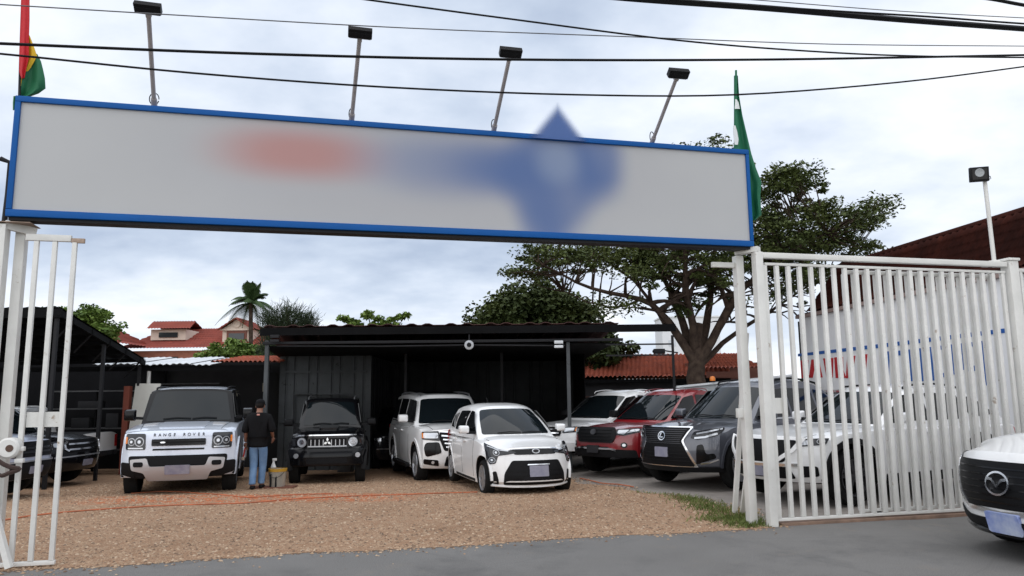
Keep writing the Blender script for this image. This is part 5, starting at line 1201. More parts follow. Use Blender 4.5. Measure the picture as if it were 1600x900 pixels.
# ================================================================ SHEDS AND CANOPY
def thing_at(name, x, y, label, cat, group=None):
    return world_thing(name, (x, y, float(gz(y, x))), label, cat, group)
def wbox(name, x0, x1, y0, y1, z0, z1, mat, r_, li, bev=0.): return reparent(box(name, ((x0+x1)/2, (y0+y1)/2, (z0+z1)/2), (x1-x0, y1-y0, z1-z0), mat, None, None, bev), r_, li)
def sheet_panels(name, p, q, z0, z1, width, mat, r_, li, rib=.035, thick=.012):
    """wall of ribbed sheet panels, each one a part"""
    p = np.array(p, float); q = np.array(q, float); L = np.linalg.norm(q-p); d = (q-p)/L; n_ = np.array([-d[1], d[0]]); k = max(1, round(L/width)); w = L/k
    for i in range(k):
        prof = []
        for a, h in ((.0, 0), (.25, 0), (.28, rib), (.34, rib), (.37, 0), (.63, 0), (.66, rib), (.72, rib), (.75, 0), (1.004, 0)): prof.append((i*w+a*w, h + (.006 if i % 2 else 0)))
        V = []
        for a, h in prof:
            for zz_ in (z0, z1):
                for tt in (0, -thick): c = p+d*a+n_*(h+tt); V.append((c[0], c[1], zz_))
        Fc = []
        for j in range(len(prof)-1):
            b = j*4; e_ = b+4; Fc += [(b, e_, e_+2, b+2), (b+1, b+3, e_+3, e_+1), (b+2, e_+2, e_+3, b+3), (b, b+1, e_+1, e_)]
        Fc += [(0, 2, 3, 1), (len(V)-4, len(V)-3, len(V)-1, len(V)-2)]
        reparent(pyd(name, V, Fc, mat), r_, li)
zg = float(gz(22))
# --- central dark canopy
r_, li = thing_at('carport', -.9, 21, 'wide dark flat-roofed carport with ribbed grey side wall behind the hatchback', 'carport')
XA, XB, YF, YB = -5.62, 2.05, 17.4, 25.6
def canopy_z(y): return 3.28 - .03*(y-YF)
# roof sheets
def XL(y): return XA - .243*(y-YF)
nsheet = 9; xr1 = 3.75
for k in range(nsheet):
    pr = [(0, 0), (.1, .035), (.2, .035), (.3, 0), (.6, 0), (.7, .035), (.8, .035), (.9, 0), (1, 0)]; V = []
    for y in (YF-.15, YB):
        xl_ = XL(y)-.15; a0 = xl_+(XB+.4-xl_)*k/nsheet; a1 = xl_+(XB+.4-xl_)*(k+1)/nsheet
        for dz in (.03, .015):
            for a, h in pr: V.append((a0+(a1-a0)*a, y, canopy_z(y)+h+dz))
    m = len(pr); Fc = [(i, i+1, 2*m+i+1, 2*m+i) for i in range(m-1)] + [(m+i, 3*m+i, 3*m+i+1, m+i+1) for i in range(m-1)] + [(i, m+i, m+i+1, i+1) for i in range(m-1)]
    reparent(pyd('roof_sheet', V, Fc, pbr('canopy_red_sheet', (.055, .018, .015), .7, var=.3, vscale=2)), r_, li)
wbox('fascia', XA-.18, xr1, YF-.19, YF-.15, 3.10, 3.27, M['black_sheet'], r_, li)
wbox('gutter', XA-.14, XB+.5, YF-.10, YF-.02, 2.90, 2.965, M['dark_steel'], r_, li, .01)
V = [(XL(YF)-.1, YF, 2.87), (XB+.3, YF, 2.87), (XB+.3, YB+.2, 2.87), (XL(YB)-.1, YB+.2, 2.87)]; V = V+[(x, y, 2.845) for x, y, z in V]
reparent(pyd('ceiling_board', V, [(0, 1, 2, 3), (7, 6, 5, 4), (0, 4, 5, 1), (1, 5, 6, 2), (2, 6, 7, 3), (3, 7, 4, 0)], M['black_sheet']), r_, li)
for x in (1.28,): wbox('column', x-.04, x+.04, YF-.05, YF+.04, float(gz(YF, x))-.05, 2.93, M['grey_sheet'], r_, li, .006)
wbox('column', XA-.10, XA-.01, YF-.06, YF+.03, zg+.1, 3.0, M['grey_sheet'], r_, li, .006)
wbox('column', 3.66, 3.71, YF-.12, YF-.06, -.05, 3.02, M['dark_steel'], r_, li)
for x in (-2.9, -.3): wbox('roof_post', x-.035, x+.035, YF+3.0, YF+3.07, zg+.05, 2.86, M['dark_steel'], r_, li)
for z in (2.80, 2.55): wbox('tie_rail', XB+.1, 3.66, YF-.10, YF-.07, z, z+.035, M['dark_steel'], r_, li)
reparent(tube('conduit', [(XA+.2, YF-.13, 2.86), (-3.0, YF-.13, 2.83), (-1.0, YF-.13, 2.84), (1.2, YF-.13, 2.80)], .016, M['wall_grey'], None, 6), r_, li)
YW = 21.2; XW = -4.05
for z in (1.35, 2.72): wbox('wall_rail', XL(YW)+.03, XW-.05, YW-.07, YW-.03, z-.35, z-.29, M['grey_sheet'], r_, li)
sheet_panels('wall_panel', (XL(YW), YW), (XW+.07, YW), zg-.1, 2.843, .62, M['grey_sheet'], r_, li)
sheet_panels('wall_panel', (XW+.02, YW+.05), (XW+.02, YB+.1), zg-.1, 2.843, 1.05, M['back_sheet'], r_, li)
sheet_panels('wall_panel', (XW-.12, YB), (XB+.08, YB), zg-.15, 2.843, .85, M['back_sheet'], r_, li)
sheet_panels('wall_panel', (XB, YB), (XB, 21.6), zg-.15, 2.843, .80, M['black_sheet'], r_, li)
fr_ = [aty(458, 700, YW-.1), aty(458, 618, YW-.1), aty(463, 616, YW-.1), aty(543, 616, YW-.1), aty(548, 620, YW-.1), aty(552, 700, YW-.1)]
reparent(tube('door_frame', fr_, .028, M['grey_sheet'], None, 6), r_, li)
cb_ = aty(541, 690, 20.4); r2, l2 = thing_at('cabinet', cb_[0], 20.4, 'grey narrow cabinet standing in the carport shade behind the small black off-roader', 'cabinet')
reparent(box('case', (cb_[0], 20.4, float(gz(20.4))+.62), (.36, .36, 1.24), pbr('cabinet_grey', (.09, .095, .10), .6), None, None, .01), r2, l2); reparent(box('door', (cb_[0], 20.21, float(gz(20.4))+.60), (.31, .02, 1.1), pbr('cabinet_door', (.11, .115, .12), .5), None, None, .005), r2, l2)
# things fixed under the canopy
cc = aty(733, 539, YF-.24)
r2, l2 = world_thing('speaker', cc, 'round white speaker with dark centre hung under the carport eave', 'speaker')
reparent(lathe('rim', [(.09, -.03), (.11, 0), (.105, .03), (.055, .035), (.045, .02), (.001, .02)], M['alloy'], None, 22, (0, -1, 0), cc), r2, l2)
reparent(lathe('cone', [(.045, .021), (.03, .045), (.001, .045)], M['fixture'], None, 16, (0, -1, 0), cc), r2, l2)
reparent(box('hanger', cc+np.array([0, .03, .17]), (.03, .02, .14), M['dark_steel'], None), r2, l2)
for (u, v, lb_) in ((429, 529, 'pair of grey light boxes at the left corner of the carport eave'), (873, 538, 'small pale lamp box under the carport eave beside the front column')):
    cc = aty(u, v, YF-.26); r2, l2 = world_thing('lamp_box', cc, lb_, 'lamp')
    reparent(box('housing', cc+np.array([0, .02, .05]), (.20, .09, .07), M['zinc'] if u > 600 else M['wall_grey'], None, None, .01), r2, l2)
    reparent(box('housing', cc+np.array([0, .02, -.05]), (.20, .09, .06), M['zinc'] if u > 600 else M['wall_grey'], None, None, .01), r2, l2)
cc = aty(1030, 549, YF+.0)
r2, l2 = world_thing('security_camera', cc, 'small dark security camera on an arm by the thin carport post', 'camera')
reparent(beam('arm', cc+np.array([.02, -.02, .03]), cc+np.array([.42, -.06, -.04]), .03, .03, M['dark_steel']), r2, l2)
reparent(box('housing', cc, (.26, .10, .12), M['fixture'], None, None, .015), r2, l2); reparent(lathe('lens', [(.04, 0), (.03, .02), (.001, .02)], M['gloss_black'], None, 12, (-1, -.3, 0), cc+np.array([-.128, 0, 0])), r2, l2)
# --- back shed on the left with zinc and red roof
r_, li = thing_at('back_shed', -9, 22.5, 'low open shed with zinc and red tiled roof behind the silver off-roader', 'shed')
yf = 20.6
def at20(u, v): return aty(u, v, yf)
pL, pM, pR = at20(150, 568), at20(333, 567), at20(430, 567)
def rise(p, dy, dz): return (p[0]*(yf+dy)/yf*1.0 if False else p[0], p[1]+dy, p[2]+dz)
for k in range(6):
    a = pL+(pM-pL)*k/6; b = pL+(pM-pL)*(k+1)/6; lift = .02*math.sin(k*2.1)
    bm = bmesh.new(); V = []
    for dy, dz in ((-.15, -.03), (2.4, .27)):
        for t in np.linspace(0, 1, 13): p = a*(1-t)+b*t*1.0; V.append((p[0], p[1]+dy, p[2]+dz+lift+.018*math.sin(t*18.8)))
    Fc = [(i, i+1, 13+i+1, 13+i) for i in range(12)]; V2 = [(x, y, z-.012) for x, y, z in V]
    bm.free(); reparent(pyd('roof_sheet', V+V2, Fc+[tuple(26+q for q in f[::-1]) for f in Fc]+[(i, 26+i, 27+i, i+1) for i in range(12)], M['zinc']), r_, li)
reparent(wavy('tiled_roof', (pM[0], yf-.2, pM[2]-.02), (pR[0]+.1, yf-.2, pR[2]-.02), (pM[0], yf+2.4, pM[2]+.27), (pR[0]+.1, yf+2.4, pR[2]+.27), 14, 8, .05, .03, M['terracotta']), r_, li)
wbox('eave_board', -14, -6.62, yf-.05, yf+.0, pL[2]-.22, pL[2]-.09, M['black_sheet'], r_, li)
wbox('back_wall', -14, -6.78, 23.2, 23.35, zg-.2, 2.80, M['wall_grey'], r_, li)
wbox('side_wall', -6.78, -6.68, 20.7, 23.18, zg-.2, 2.40, M['wall_grey'], r_, li)
pp = at20(232, 600); reparent(tube('post', [(pp[0], yf, zg-.1), (pp[0], yf, pL[2]-.1)], .05, M['alloy'] if False else M['white_metal'], None, 10), r_, li)
cb = aty(416, 605, 22.9)
r2, l2 = world_thing('switch_box', cb, 'small cream switch box on the dark wall behind the walking man', 'switch box'); reparent(box('box', cb, (.20, .10, .26), pbr('cream_plastic', (.45, .43, .34), .6), None, None, .015), r2, l2); reparent(box('cover', cb+np.array([0, -.055, .02]), (.14, .02, .14), pbr('cream_cover', (.38, .36, .28), .5), None, None, .006), r2, l2)
tb = aty(296, 600, 22.9); o = tube('tube_lamp', [tb+np.array([-.9, 0, 0]), tb+np.array([.9, 0, 0])], .022, M['shelf_stuff'], None, 8); tag(o, 'thin unlit tube lamp on the dark wall above the silver off-roader', 'lamp')
# leaning door panel and red timber post
dp = aty(213, 690, 19.9)
o = beam('door_panel', (dp[0]+.02, 19.9, float(gz(19.9))+.02), (dp[0]+.06, 20.25, 2.10), .66, .05, M['door_panel'], None, hint=(0, 1, 0), bev=.006); tag(o, 'pale scuffed door panel leaning upright by the shed post', 'door panel')
o = wbox('timber_post', 0, .16, 0, .16, 0, 2.35, M['red_wood'], None, Matrix.Identity(4)) if False else box('timber_post', (dp[0]-.50, 20.3, float(gz(20))+1.15), (.16, .16, 2.3), M['red_wood'], None, None, .01); tag(o, 'reddish brown timber post next to the leaning pale door panel', 'post')
# --- black lean-to shed at left
r_, li = thing_at('lean_to_shed', -13, 18, 'black lean-to shed with sloping roof covering the cars at the left', 'shed')
n0 = aty(96, 480, 15.4); f0 = aty(229, 562, 20.4)
RX = 9.5
def rp(x0, p): return (p[0]-x0, p[1], p[2])
A, B_, C_, D_ = n0, f0, f0+np.array([-RX, 0, 0]), n0+np.array([-RX, 0, 0])
for k in range(6):
    t0, t1 = k/6+.001, (k+1)/6-.001; a0, a1 = A*(1-t0)+D_*t0, A*(1-t1)+D_*t1; b0, b1 = B_*(1-t0)+C_*t0, B_*(1-t1)+C_*t1
    V = []
    for e0, e1 in ((a0, a1), (b0, b1)):
        for t in np.linspace(0, 1, 9): p = e0*(1-t)+e1*t; V.append(p+np.array([0, 0, .03*abs(math.sin(t*12.57))]))
    V2 = [p-np.array([0, 0, .03]) for p in V]; Fc = [(i, i+1, 10+i, 9+i) for i in range(8)]
    reparent(pyd('roof_sheet', V+V2, Fc+[tuple(18+q for q in f[::-1]) for f in Fc]+[(i, 18+i, 19+i, i+1) for i in range(8)], M['black_sheet']), r_, li)
reparent(beam('eave_beam', A+np.array([-.05, 0, -.10]), B_+np.array([-.05, 0, -.10]), .06, .14, M['black_sheet']), r_, li)
reparent(beam('front_beam', A+np.array([0, .03, -.12]), D_+np.array([0, .03, -.12]), .06, .18, M['black_sheet']), r_, li)
for k in range(5):
    t = .12+k*.2; p = A*(1-t)+B_*t; reparent(beam('rafter', p+np.array([0, 0, -.10]), p+np.array([-3.2, 0, -.16]), .05, .10, M['black_sheet']), r_, li)
    reparent(beam('strut', p+np.array([-.02, 0, -.14]), p+np.array([-.55, .25, -.55]), .03, .03, M['dark_steel']), r_, li)
for t, x in ((.02, 0), (.5, 0), (.97, 0)):
    p = A*(1-t)+B_*t; reparent(beam('post', (p[0]-.12, p[1], float(gz(p[1]))), (p[0]-.12, p[1], p[2]-.18), .07, .07, M['dark_steel'], hint=(0, 1, 0)), r_, li)
wbox('back_wall', -22, -10.6, 23.0, 23.15, -.6, 2.9, M['shed_dark'], r_, li); wbox('side_wall', -18.3, -18.15, 13, 23, -.6, 3.4, M['shed_dark'], r_, li)
# shelf rack
sh = aty(150, 640, 21.6)
r2, l2 = world_thing('storage_rack', (sh[0], 21.6, float(gz(21.6))), 'dim metal storage rack with boxes at the back of the black shed', 'rack')
for x in (-1.3, 0, 1.3): reparent(box('upright', (sh[0]+x, 21.6, float(gz(21.6))+1.15), (.05, .05, 2.3), M['black_sheet'], None), r2, l2)
for z in (.6, 1.2, 1.75, 2.25): reparent(box('shelf', (sh[0], 21.8, float(gz(21.6))+z), (2.7, .5, .035), M['shelf_stuff'], None), r2, l2)
for i, (x, z, w, h) in enumerate(((-1.0, .6, .4, .35), (-.4, 1.2, .5, .28), (.5, 1.2, .35, .4), (.95, 1.75, .35, .3), (-.2, 1.75, .6, .2), (.4, .6, .5, .3))):
    o = box('storage_box', (sh[0]+x, 21.72, float(gz(21.6))+z+.018+h/2), (w, .35, h), [M['shelf_stuff'], M['wall_grey'], M['wall_grey']][i % 3], None, None, .01)
    tag(o, ['grey box on the lowest rack shelf, by the outer upright', 'pale flat box on the second rack shelf by the middle', 'dark tall box on the second rack shelf toward the posts', 'grey box on the third rack shelf toward the posts', 'wide pale box on the third rack shelf by the middle', 'dark box on the lowest rack shelf toward the posts'][i], 'box', 'boxes on the storage rack')
# red bundle and white jug
rb = gnd(180, 719)
def lump(name, c, rx, ry, rz, mat, seed, n=14):
    bm = bmesh.new(); bmesh.ops.create_icosphere(bm, subdivisions=3, radius=1); rg = np.random.default_rng(seed); k = rg.normal(0, 1.7, (5, 3)); ph = rg.random(5)*6
    for v in bm.verts:
        d = 1+.10*sum(math.sin(k[i]@np.array(v.co)*1.6+ph[i]) for i in range(5))/2.2
        v.co = Vector((v.co.x*rx*d, v.co.y*ry*d, max(-.98, v.co.z)*rz*d)); v.co += Vector([float(q) for q in c])
    return from_bm(name, bm, mat, None, 60)
r2, l2 = world_thing('red_drum', rb, 'rounded red drum standing on the gravel beside the black suv tail', 'drum')
reparent(lathe('shell', [(.001, 0), (.26, 0), (.27, .04), (.27, .30), (.25, .33), (.27, .36), (.27, .60), (.22, .68), (.08, .70), (.001, .70)], M['red_plastic'], None, 26, (0, 0, 1), rb), r2, l2); reparent(lathe('cap', [(.001, .72), (.05, .72), (.05, .70)], M['white_plastic'], None, 12, (0, 0, 1), rb), r2, l2)
o = lump('cloth_bundle', rb+np.array([-.02, 0, .92]), .24, .22, .26, M['red_cloth'], 3); tag(o, 'crumpled red and white cloth bundle heaped on the red drum', 'cloth')
jb = rb+np.array([.02, -.42, 0])
r2, l2 = world_thing('plastic_jug', jb, 'white plastic jug standing in front of the red drum', 'jug'); reparent(lathe('body', [(.001, 0), (.12, 0), (.13, .03), (.13, .25), (.06, .36), (.03, .40), (.001, .40)], M['white_plastic'], None, 20, (0, 0, 1), jb), r2, l2); reparent(tube('handle', bez([jb+np.array([.06, 0, .37]), jb+np.array([.13, 0, .36]), jb+np.array([.13, 0, .26])], 8), .014, M['white_plastic'], None, 6), r2, l2)
# ================================================================ HOUSES, WALLS BEHIND
HY = 52.
def hp(u, v, y=HY): return aty(u, v, y)
r_, li = world_thing('house', (hp(320, 600)[0], HY, -.4), 'red tiled house with two dormers rising behind the low zinc shed', 'house')
a, b = hp(207, 549), hp(435, 549); c, d = hp(236, 512), hp(435, 518)
reparent(wavy('roof', (a[0], HY-2, a[2]), (b[0], HY-2, a[2]), (c[0], HY+2.6, c[2]+.1), (d[0], HY+2.6, c[2]+.1), 46, 9, .07, .06, M['house_tile']), r_, li)
wz = a[2]-.05
reparent(box('wall', ((a[0]+b[0])/2+.2, HY+.4, wz/2-.2), (b[0]-a[0]-.8, 4, wz+.2), M['cream'], None), r_, li)
reparent(box('wall_band', ((a[0]+b[0])/2+.2, HY-1.62, wz-.54), (b[0]-a[0]-.9, .06, 1.0), M['brick'], None), r_, li)
for u in (243, 268, 290): q = hp(u, 554); reparent(box('window', (q[0], HY-1.68, wz-.75), (.42, .06, .6), M['window_dark'], None), r_, li)
# dormer 1
q0, q1 = hp(236, 518, HY-.6), hp(290, 527, HY-.6); zt_ = hp(260, 517, HY-.6)[2]; zb_ = hp(260, 529, HY-.6)[2]
dm = reparent(box('dormer', ((q0[0]+q1[0])/2, HY+.9, (zt_+zb_)/2), (q1[0]-q0[0], 3, zt_-zb_+.2), M['cream'], None), r_, li)
w0, w1 = hp(249, 522, HY-.6)[0], hp(278, 522, HY-.6)[0]; reparent(box('window', ((w0+w1)/2, HY-.64, (zt_+zb_)/2-.02), (w1-w0, .08, .34), M['window_dark'], None), dm, li)
l0, l1 = hp(228, 515, HY-1.1), hp(296, 515, HY-1.1); t0, t1 = hp(236, 503, HY+.9), hp(303, 503, HY+.9)
reparent(wavy('dormer_roof', (l0[0], HY-1.1, l0[2]), (l1[0], HY-1.1, l0[2]), (t0[0], HY+1.2, t0[2]), (t1[0], HY+1.2, t0[2]), 15, 5, .06, .05, M['house_tile']), dm, li)
reparent(wavy('dormer_roof', (t0[0], HY+1.21, t0[2]-.01), (t1[0], HY+1.21, t0[2]-.01), (t0[0], HY+3.5, l0[2]), (t1[0], HY+3.5, l0[2]), 15, 5, .06, .05, M['house_tile']), dm, li)
# dormer 2, gabled with round window
g0, g1, gt = hp(342, 515, HY-1), hp(398, 517, HY-1), hp(374, 497, HY-1); gm = (g0[0]+g1[0])/2
zw0, zw1 = hp(370, 531, HY-1)[2], g0[2]
dm = reparent(box('dormer', (gm, HY+.6, (zw0+zw1)/2-.1), (g1[0]-g0[0]-.45, 3, zw1-zw0+.2), M['cream'], None), r_, li)
V = [(g0[0]+.15, HY-1.0, zw1), (g1[0]-.15, HY-1.0, zw1), (gm, HY-1.0, gt[2]-.12), (g0[0]+.15, HY+2, zw1), (g1[0]-.15, HY+2, zw1), (gm, HY+2, gt[2]-.12)]
reparent(pyd('gable', V, [(0, 1, 2), (3, 5, 4), (0, 2, 5, 3), (1, 4, 5, 2), (0, 3, 4, 1)], M['cream']), dm, li)
for sgn, e in ((-1, g0[0]), (1, g1[0])):
    reparent(wavy('dormer_roof', (e, HY-1.25, zw1-.02), (e, HY+2, zw1-.02), (gm, HY-1.25, gt[2]), (gm, HY+2, gt[2]), 12, 5, .06, .05, M['house_tile']), dm, li)
    reparent(beam('bargeboard', (e, HY-1.28, zw1-.05), (gm, HY-1.28, gt[2]-.03), .06, .20, M['house_tile'], hint=(0, 1, 0)), dm, li)
reparent(lathe('round_window', [(.26, -.02), (.26, .05), (.19, .06), (.18, .02), (.001, .02)], M['cream'], None, 24, (0, -1, 0), (gm, HY-1.02, zw1+.38)), dm, li)
reparent(box('window_frame', (gm, HY-.95, (zw0+zw1)/2-.08), (1.35, .12, .72), M['brown_wood'], None), dm, li); reparent(box('window', (gm, HY-1.0, (zw0+zw1)/2-.12), (1.05, .10, .42), M['window_dark'], None), dm, li)
reparent(box('cornice', (gm, HY-1.03, zw1-.02), (g1[0]-g0[0]-.2, .10, .10), M['cream'], None), dm, li)
# house 2: hip roof end behind the black shed
q = hp(152, 520, 47)
r_, li = world_thing('house', (q[0], 48, -.4), 'red hip roof end of a house behind the black lean-to shed', 'house')
a0, a1, tp_ = hp(124, 534, 46), hp(174, 536, 46), hp(152, 503, 49); t2 = hp(118, 507, 49)
reparent(wavy('roof', (t2[0]-3, 46, a0[2]-.1), (a1[0], 46, a0[2]-.1), (t2[0]-3, 49, tp_[2]), (tp_[0], 49, tp_[2]), 24, 6, .07, .06, M['house_tile']), r_, li)
reparent(wavy('roof', (a1[0], 46, a0[2]-.1), (a1[0], 52, a0[2]-.1), (tp_[0], 49, tp_[2]), (tp_[0]+.01, 49.3, tp_[2]), 14, 6, .07, .06, M['house_tile']), r_, li)
reparent(box('wall', (t2[0]-1.5+.2, 49, a0[2]/2-.3), (a1[0]-t2[0]+2.4, 5.2, a0[2]+.2), M['cream'], None), r_, li)
# tile-roofed house at the right
TY = 29.
p0, p1 = aty(905, 592, TY), aty(1142, 592, TY); t0, t1 = aty(905, 556, TY+2.6), aty(1160, 556, TY+2.6)
r_, li = world_thing('tiled_house', (5.5, TY+2, -.4), 'low house with weathered orange barrel-tile roof behind the rain tree trunk', 'house')
reparent(wavy('roof', (p0[0]-1.5, TY, p0[2]), (p1[0], TY, p0[2]), (t0[0]-1.5, TY+2.8, t0[2]), (t1[0]-.6, TY+2.8, t0[2]), 42, 12, .075, .045, M['terracotta'], ragged=.012), r_, li)
reparent(wavy('roof', (p0[0]-1.5, TY+5.6, p0[2]), (p1[0], TY+5.6, p0[2]), (t0[0]-1.5, TY+2.81, t0[2]), (t1[0]-.6, TY+2.81, t0[2]), 42, 8, .07, .045, M['terracotta']), r_, li)
q0, q1 = aty(1102, 578, TY-1.2), aty(1165, 578, TY-1.2); s0, s1 = aty(1102, 555, TY+.2), aty(1150, 555, TY+.2)
reparent(wavy('porch_roof', (q0[0], TY-1.2, q0[2]), (q1[0]+.6, TY-1.2, q0[2]), (s0[0], TY+1.0, s0[2]+.05), (s1[0]+.3, TY+1.0, s0[2]+.05), 14, 6, .075, .05, M['terracotta']), r_, li)
reparent(box('porch_beam', ((q0[0]+q1[0])/2+.3, TY-1.0, q0[2]-.17), (q1[0]-q0[0]+.4, .14, .22), M['brown_wood'], None), r_, li)
reparent(box('wall', ((p0[0]+q1[0])/2-.3, TY+2.6, p0[2]/2-.35), (q1[0]-p0[0]+1.8, 4.6, p0[2]+.45), M['wall_grey'], None), r_, li)
reparent(box('eave_board', ((p0[0]+p1[0])/2-.7, TY+.05, p0[2]-.10), (p1[0]-p0[0]+1.4, .08, .14), M['black_sheet'], None), r_, li)
reparent(box('porch_wall', ((q0[0]+q1[0])/2+.5, TY+1.1, q0[2]/2-.05), (q1[0]-q0[0]+1.4, .15, q0[2]+.8), M['brown_wood'], None), r_, li)
o = box('boundary_wall', (4.4, 27.6, .55), (8.2, .15, 2.2), pbr('old_wall', (.06, .03, .022), .9, var=.3, vscale=1.5), None); tag(o, 'dark reddish boundary wall below the orange tiled roof', 'wall')
# far pale tower
q0, q1 = aty(1034, 500, 160), aty(1124, 500, 160); zt_ = q0[2]
r_, li = world_thing('tower_block', ((q0[0]+q1[0])/2, 160, -.5), 'pale hazy tower block far behind the rain tree trunk', 'tower block')
reparent(box('walls', ((q0[0]+q1[0])/2, 164, zt_/2), (q1[0]-q0[0], 8, zt_+1), M['tower'], None), r_, li)
reparent(box('parapet', ((q0[0]+q1[0])/2, 164, zt_+.65), (q1[0]-q0[0]+.4, 8.4, .3), M['tower'], None), r_, li)
for k in range(4):
    for j in range(3): reparent(box('window', (q0[0]+2+(q1[0]-q0[0]-4)*j/2, 159.98, 3+3.2*k), (1.5, .1, 1.3), M['tower_glass'], None), r_, li)
# grey awning behind the parked cars
aw0, aw1 = aty(1057, 603, 22.3), aty(1245, 584, 22.3)
r_, li = thing_at('awning', aw0[0]+1.5, 22.5, 'low grey sheet awning sloping behind the red pickup and grey suv', 'awning')
V = [aw0, aw1+np.array([0, -.0, 0]), aw1+np.array([.3, 1.6, -.05]), aw0+np.array([.3, 1.6, -.05])]; V = V+[p-np.array([0, 0, .06]) for p in V]
reparent(pyd('roof_sheet', V, [(0, 1, 2, 3), (7, 6, 5, 4), (0, 4, 5, 1), (1, 5, 6, 2), (2, 6, 7, 3), (3, 7, 4, 0)], M['zinc']), r_, li)
V = [aw0+np.array([.05, .06, -.06]), aw1+np.array([-.05, .06, -.06])]; V = V+[np.array([V[1][0], V[1][1], 0.4]), np.array([V[0][0], V[0][1], .4])]; V = V+[p+np.array([0, .05, 0]) for p in V]
reparent(pyd('front_sheet', V, [(0, 3, 2, 1), (4, 5, 6, 7), (0, 1, 5, 4), (2, 3, 7, 6), (1, 2, 6, 5), (3, 0, 4, 7)], M['awning']), r_, li)
for p in (aw0, aw1): reparent(beam('post', (p[0], p[1]+.15, float(gz(22))), (p[0], p[1]+.15, p[2]-.07), .06, .06, M['dark_steel'], hint=(0, 1, 0)), r_, li)
bc = aty(1120, 602, 21.9); bz = aw0[2]+(aw1[2]-aw0[2])*((aty(1120, 600, 22.3)[0]-aw0[0])/(aw1[0]-aw0[0]))
bl = np.array([bc[0], 22.34, bz+.002])
r2, l2 = world_thing('beacon', bl, 'small orange warning beacon on the grey awning above the red pickup', 'beacon'); reparent(lathe('base', [(.001, 0), (.09, 0), (.09, .03), (.001, .03)], M['black_plastic'], None, 14, (0, 0, 1), bl), r2, l2); reparent(lathe('dome', [(.08, .03), (.08, .11), (.05, .16), (.001, .17)], M['orange'], None, 16, (0, 0, 1), bl), r2, l2)
# --- right-hand building: white lettered wall with steep brown tiled parapet
WD = np.array([-.136, .9907]); W0 = np.array([9.2, 24.]); WN = np.array([-.9907, -.136])
def wpt(u, v, off=0.):
    d = ray(u, v); o_ = W0+WN*off; t = (o_@WN)/(d[:2]@WN); return CAM+d*t
def WP(l, z, off=0.): q = W0-WD*l+WN*off; return (q[0], q[1], z)       # l metres from the far end towards the street
r_, li = world_thing('lettered_building', (*W0, -.4), 'white rendered building with brown tiled parapet and painted red and blue letters', 'building')
axw = (np.array([-WD[0], -WD[1], 0]), np.array([WN[0], WN[1], 0]), np.array([0, 0, 1.]))
def wb(name, l0, l1, z0, z1, o0, o1, mat, par=None, bev=0.):
    return reparent(box(name, np.array(WP((l0+l1)/2, (z0+z1)/2, (o0+o1)/2)), (l1-l0, abs(o1-o0), z1-z0), mat, None, axw, bev), par or r_, li)
wb('wall', 0, 18, -.6, 4.03, -4, 0, M['white_wall'])
wb('ledge', -.05, 18, 4.032, 4.13, -4, .10, pbr('ledge', (.30, .22, .20), .8, var=.2, vscale=2)); wb('ledge_tile', -.05, 18, 4.133, 4.165, -4, .07, M['brown_tile'])
wb('corner_pipe', -.10, -.02, -.5, 3.95, -.10, 0, M['dark_steel'])
t_ = wavy('tiled_parapet', WP(.55, 4.17, .04), WP(18, 4.17, .04), WP(1.7, 5.42, -.42), WP(18, 5.42, -.42), 70, 6, .05, .03, M['brown_tile'], ragged=.004); reparent(t_, r_, li)
t_ = wavy('tiled_parapet', WP(.55, 4.17, .04), WP(.55, 4.17, -4), WP(1.7, 5.42, -.42), WP(1.7, 5.42, -4), 16, 6, .05, .03, M['brown_tile']); reparent(t_, r_, li)
wb('ridge', 1.65, 18, 5.40, 5.50, -.56, -.36, M['brown_tile'], bev=.03)
wb('parapet_core', 1.9, 18, 4.17, 5.36, -4, -.5, M['brown_tile'])
# painted stripe and letter strokes (flat print as thin pieces on the wall)
def stroke(name, pts, mat, off=.012):
    cx0 = sum(p[0] for p in pts)/len(pts); pts = [(cx0+(p[0]-cx0)*(1.25 if name == 'painted_letter' else 1.), p[1]) for p in pts]; q = [np.array(wpt(*p, off)) for p in pts]; b_ = [p-np.array([WN[0], WN[1], 0])*(off-.001) for p in q]; n = len(q)
    o = pyd(name, q+b_, [tuple(range(n)), tuple(range(n, 2*n))[::-1]]+[(i, n+i, n+(i+1) % n, (i+1) % n) for i in range(n)], mat); return reparent(o, r_, li)
Z3 = lambda x, y: (1240+x/4.444, 470+y/4.444)
stroke('painted_stripe', [Z3(30, 368), Z3(560, 304), Z3(1500, 187), Z3(1500, 218), Z3(560, 331), Z3(30, 387)], M['sign_blue_flat'])
for pts in ([(55, 415), (98, 411), (92, 515), (112, 515), (112, 534), (62, 536)], [(128, 408), (168, 404), (190, 532), (165, 533), (150, 440), (135, 534), (115, 534)], [(212, 400), (268, 396), (266, 533), (232, 534)], [(290, 393), (338, 389), (340, 480), (356, 535), (298, 536)], [(375, 385), (420, 381), (400, 536), (368, 538)], [(468, 375), (506, 370), (492, 545), (478, 545)]):
    stroke('painted_letter', [Z3(*p) for p in pts], M['sign_red_flat'])
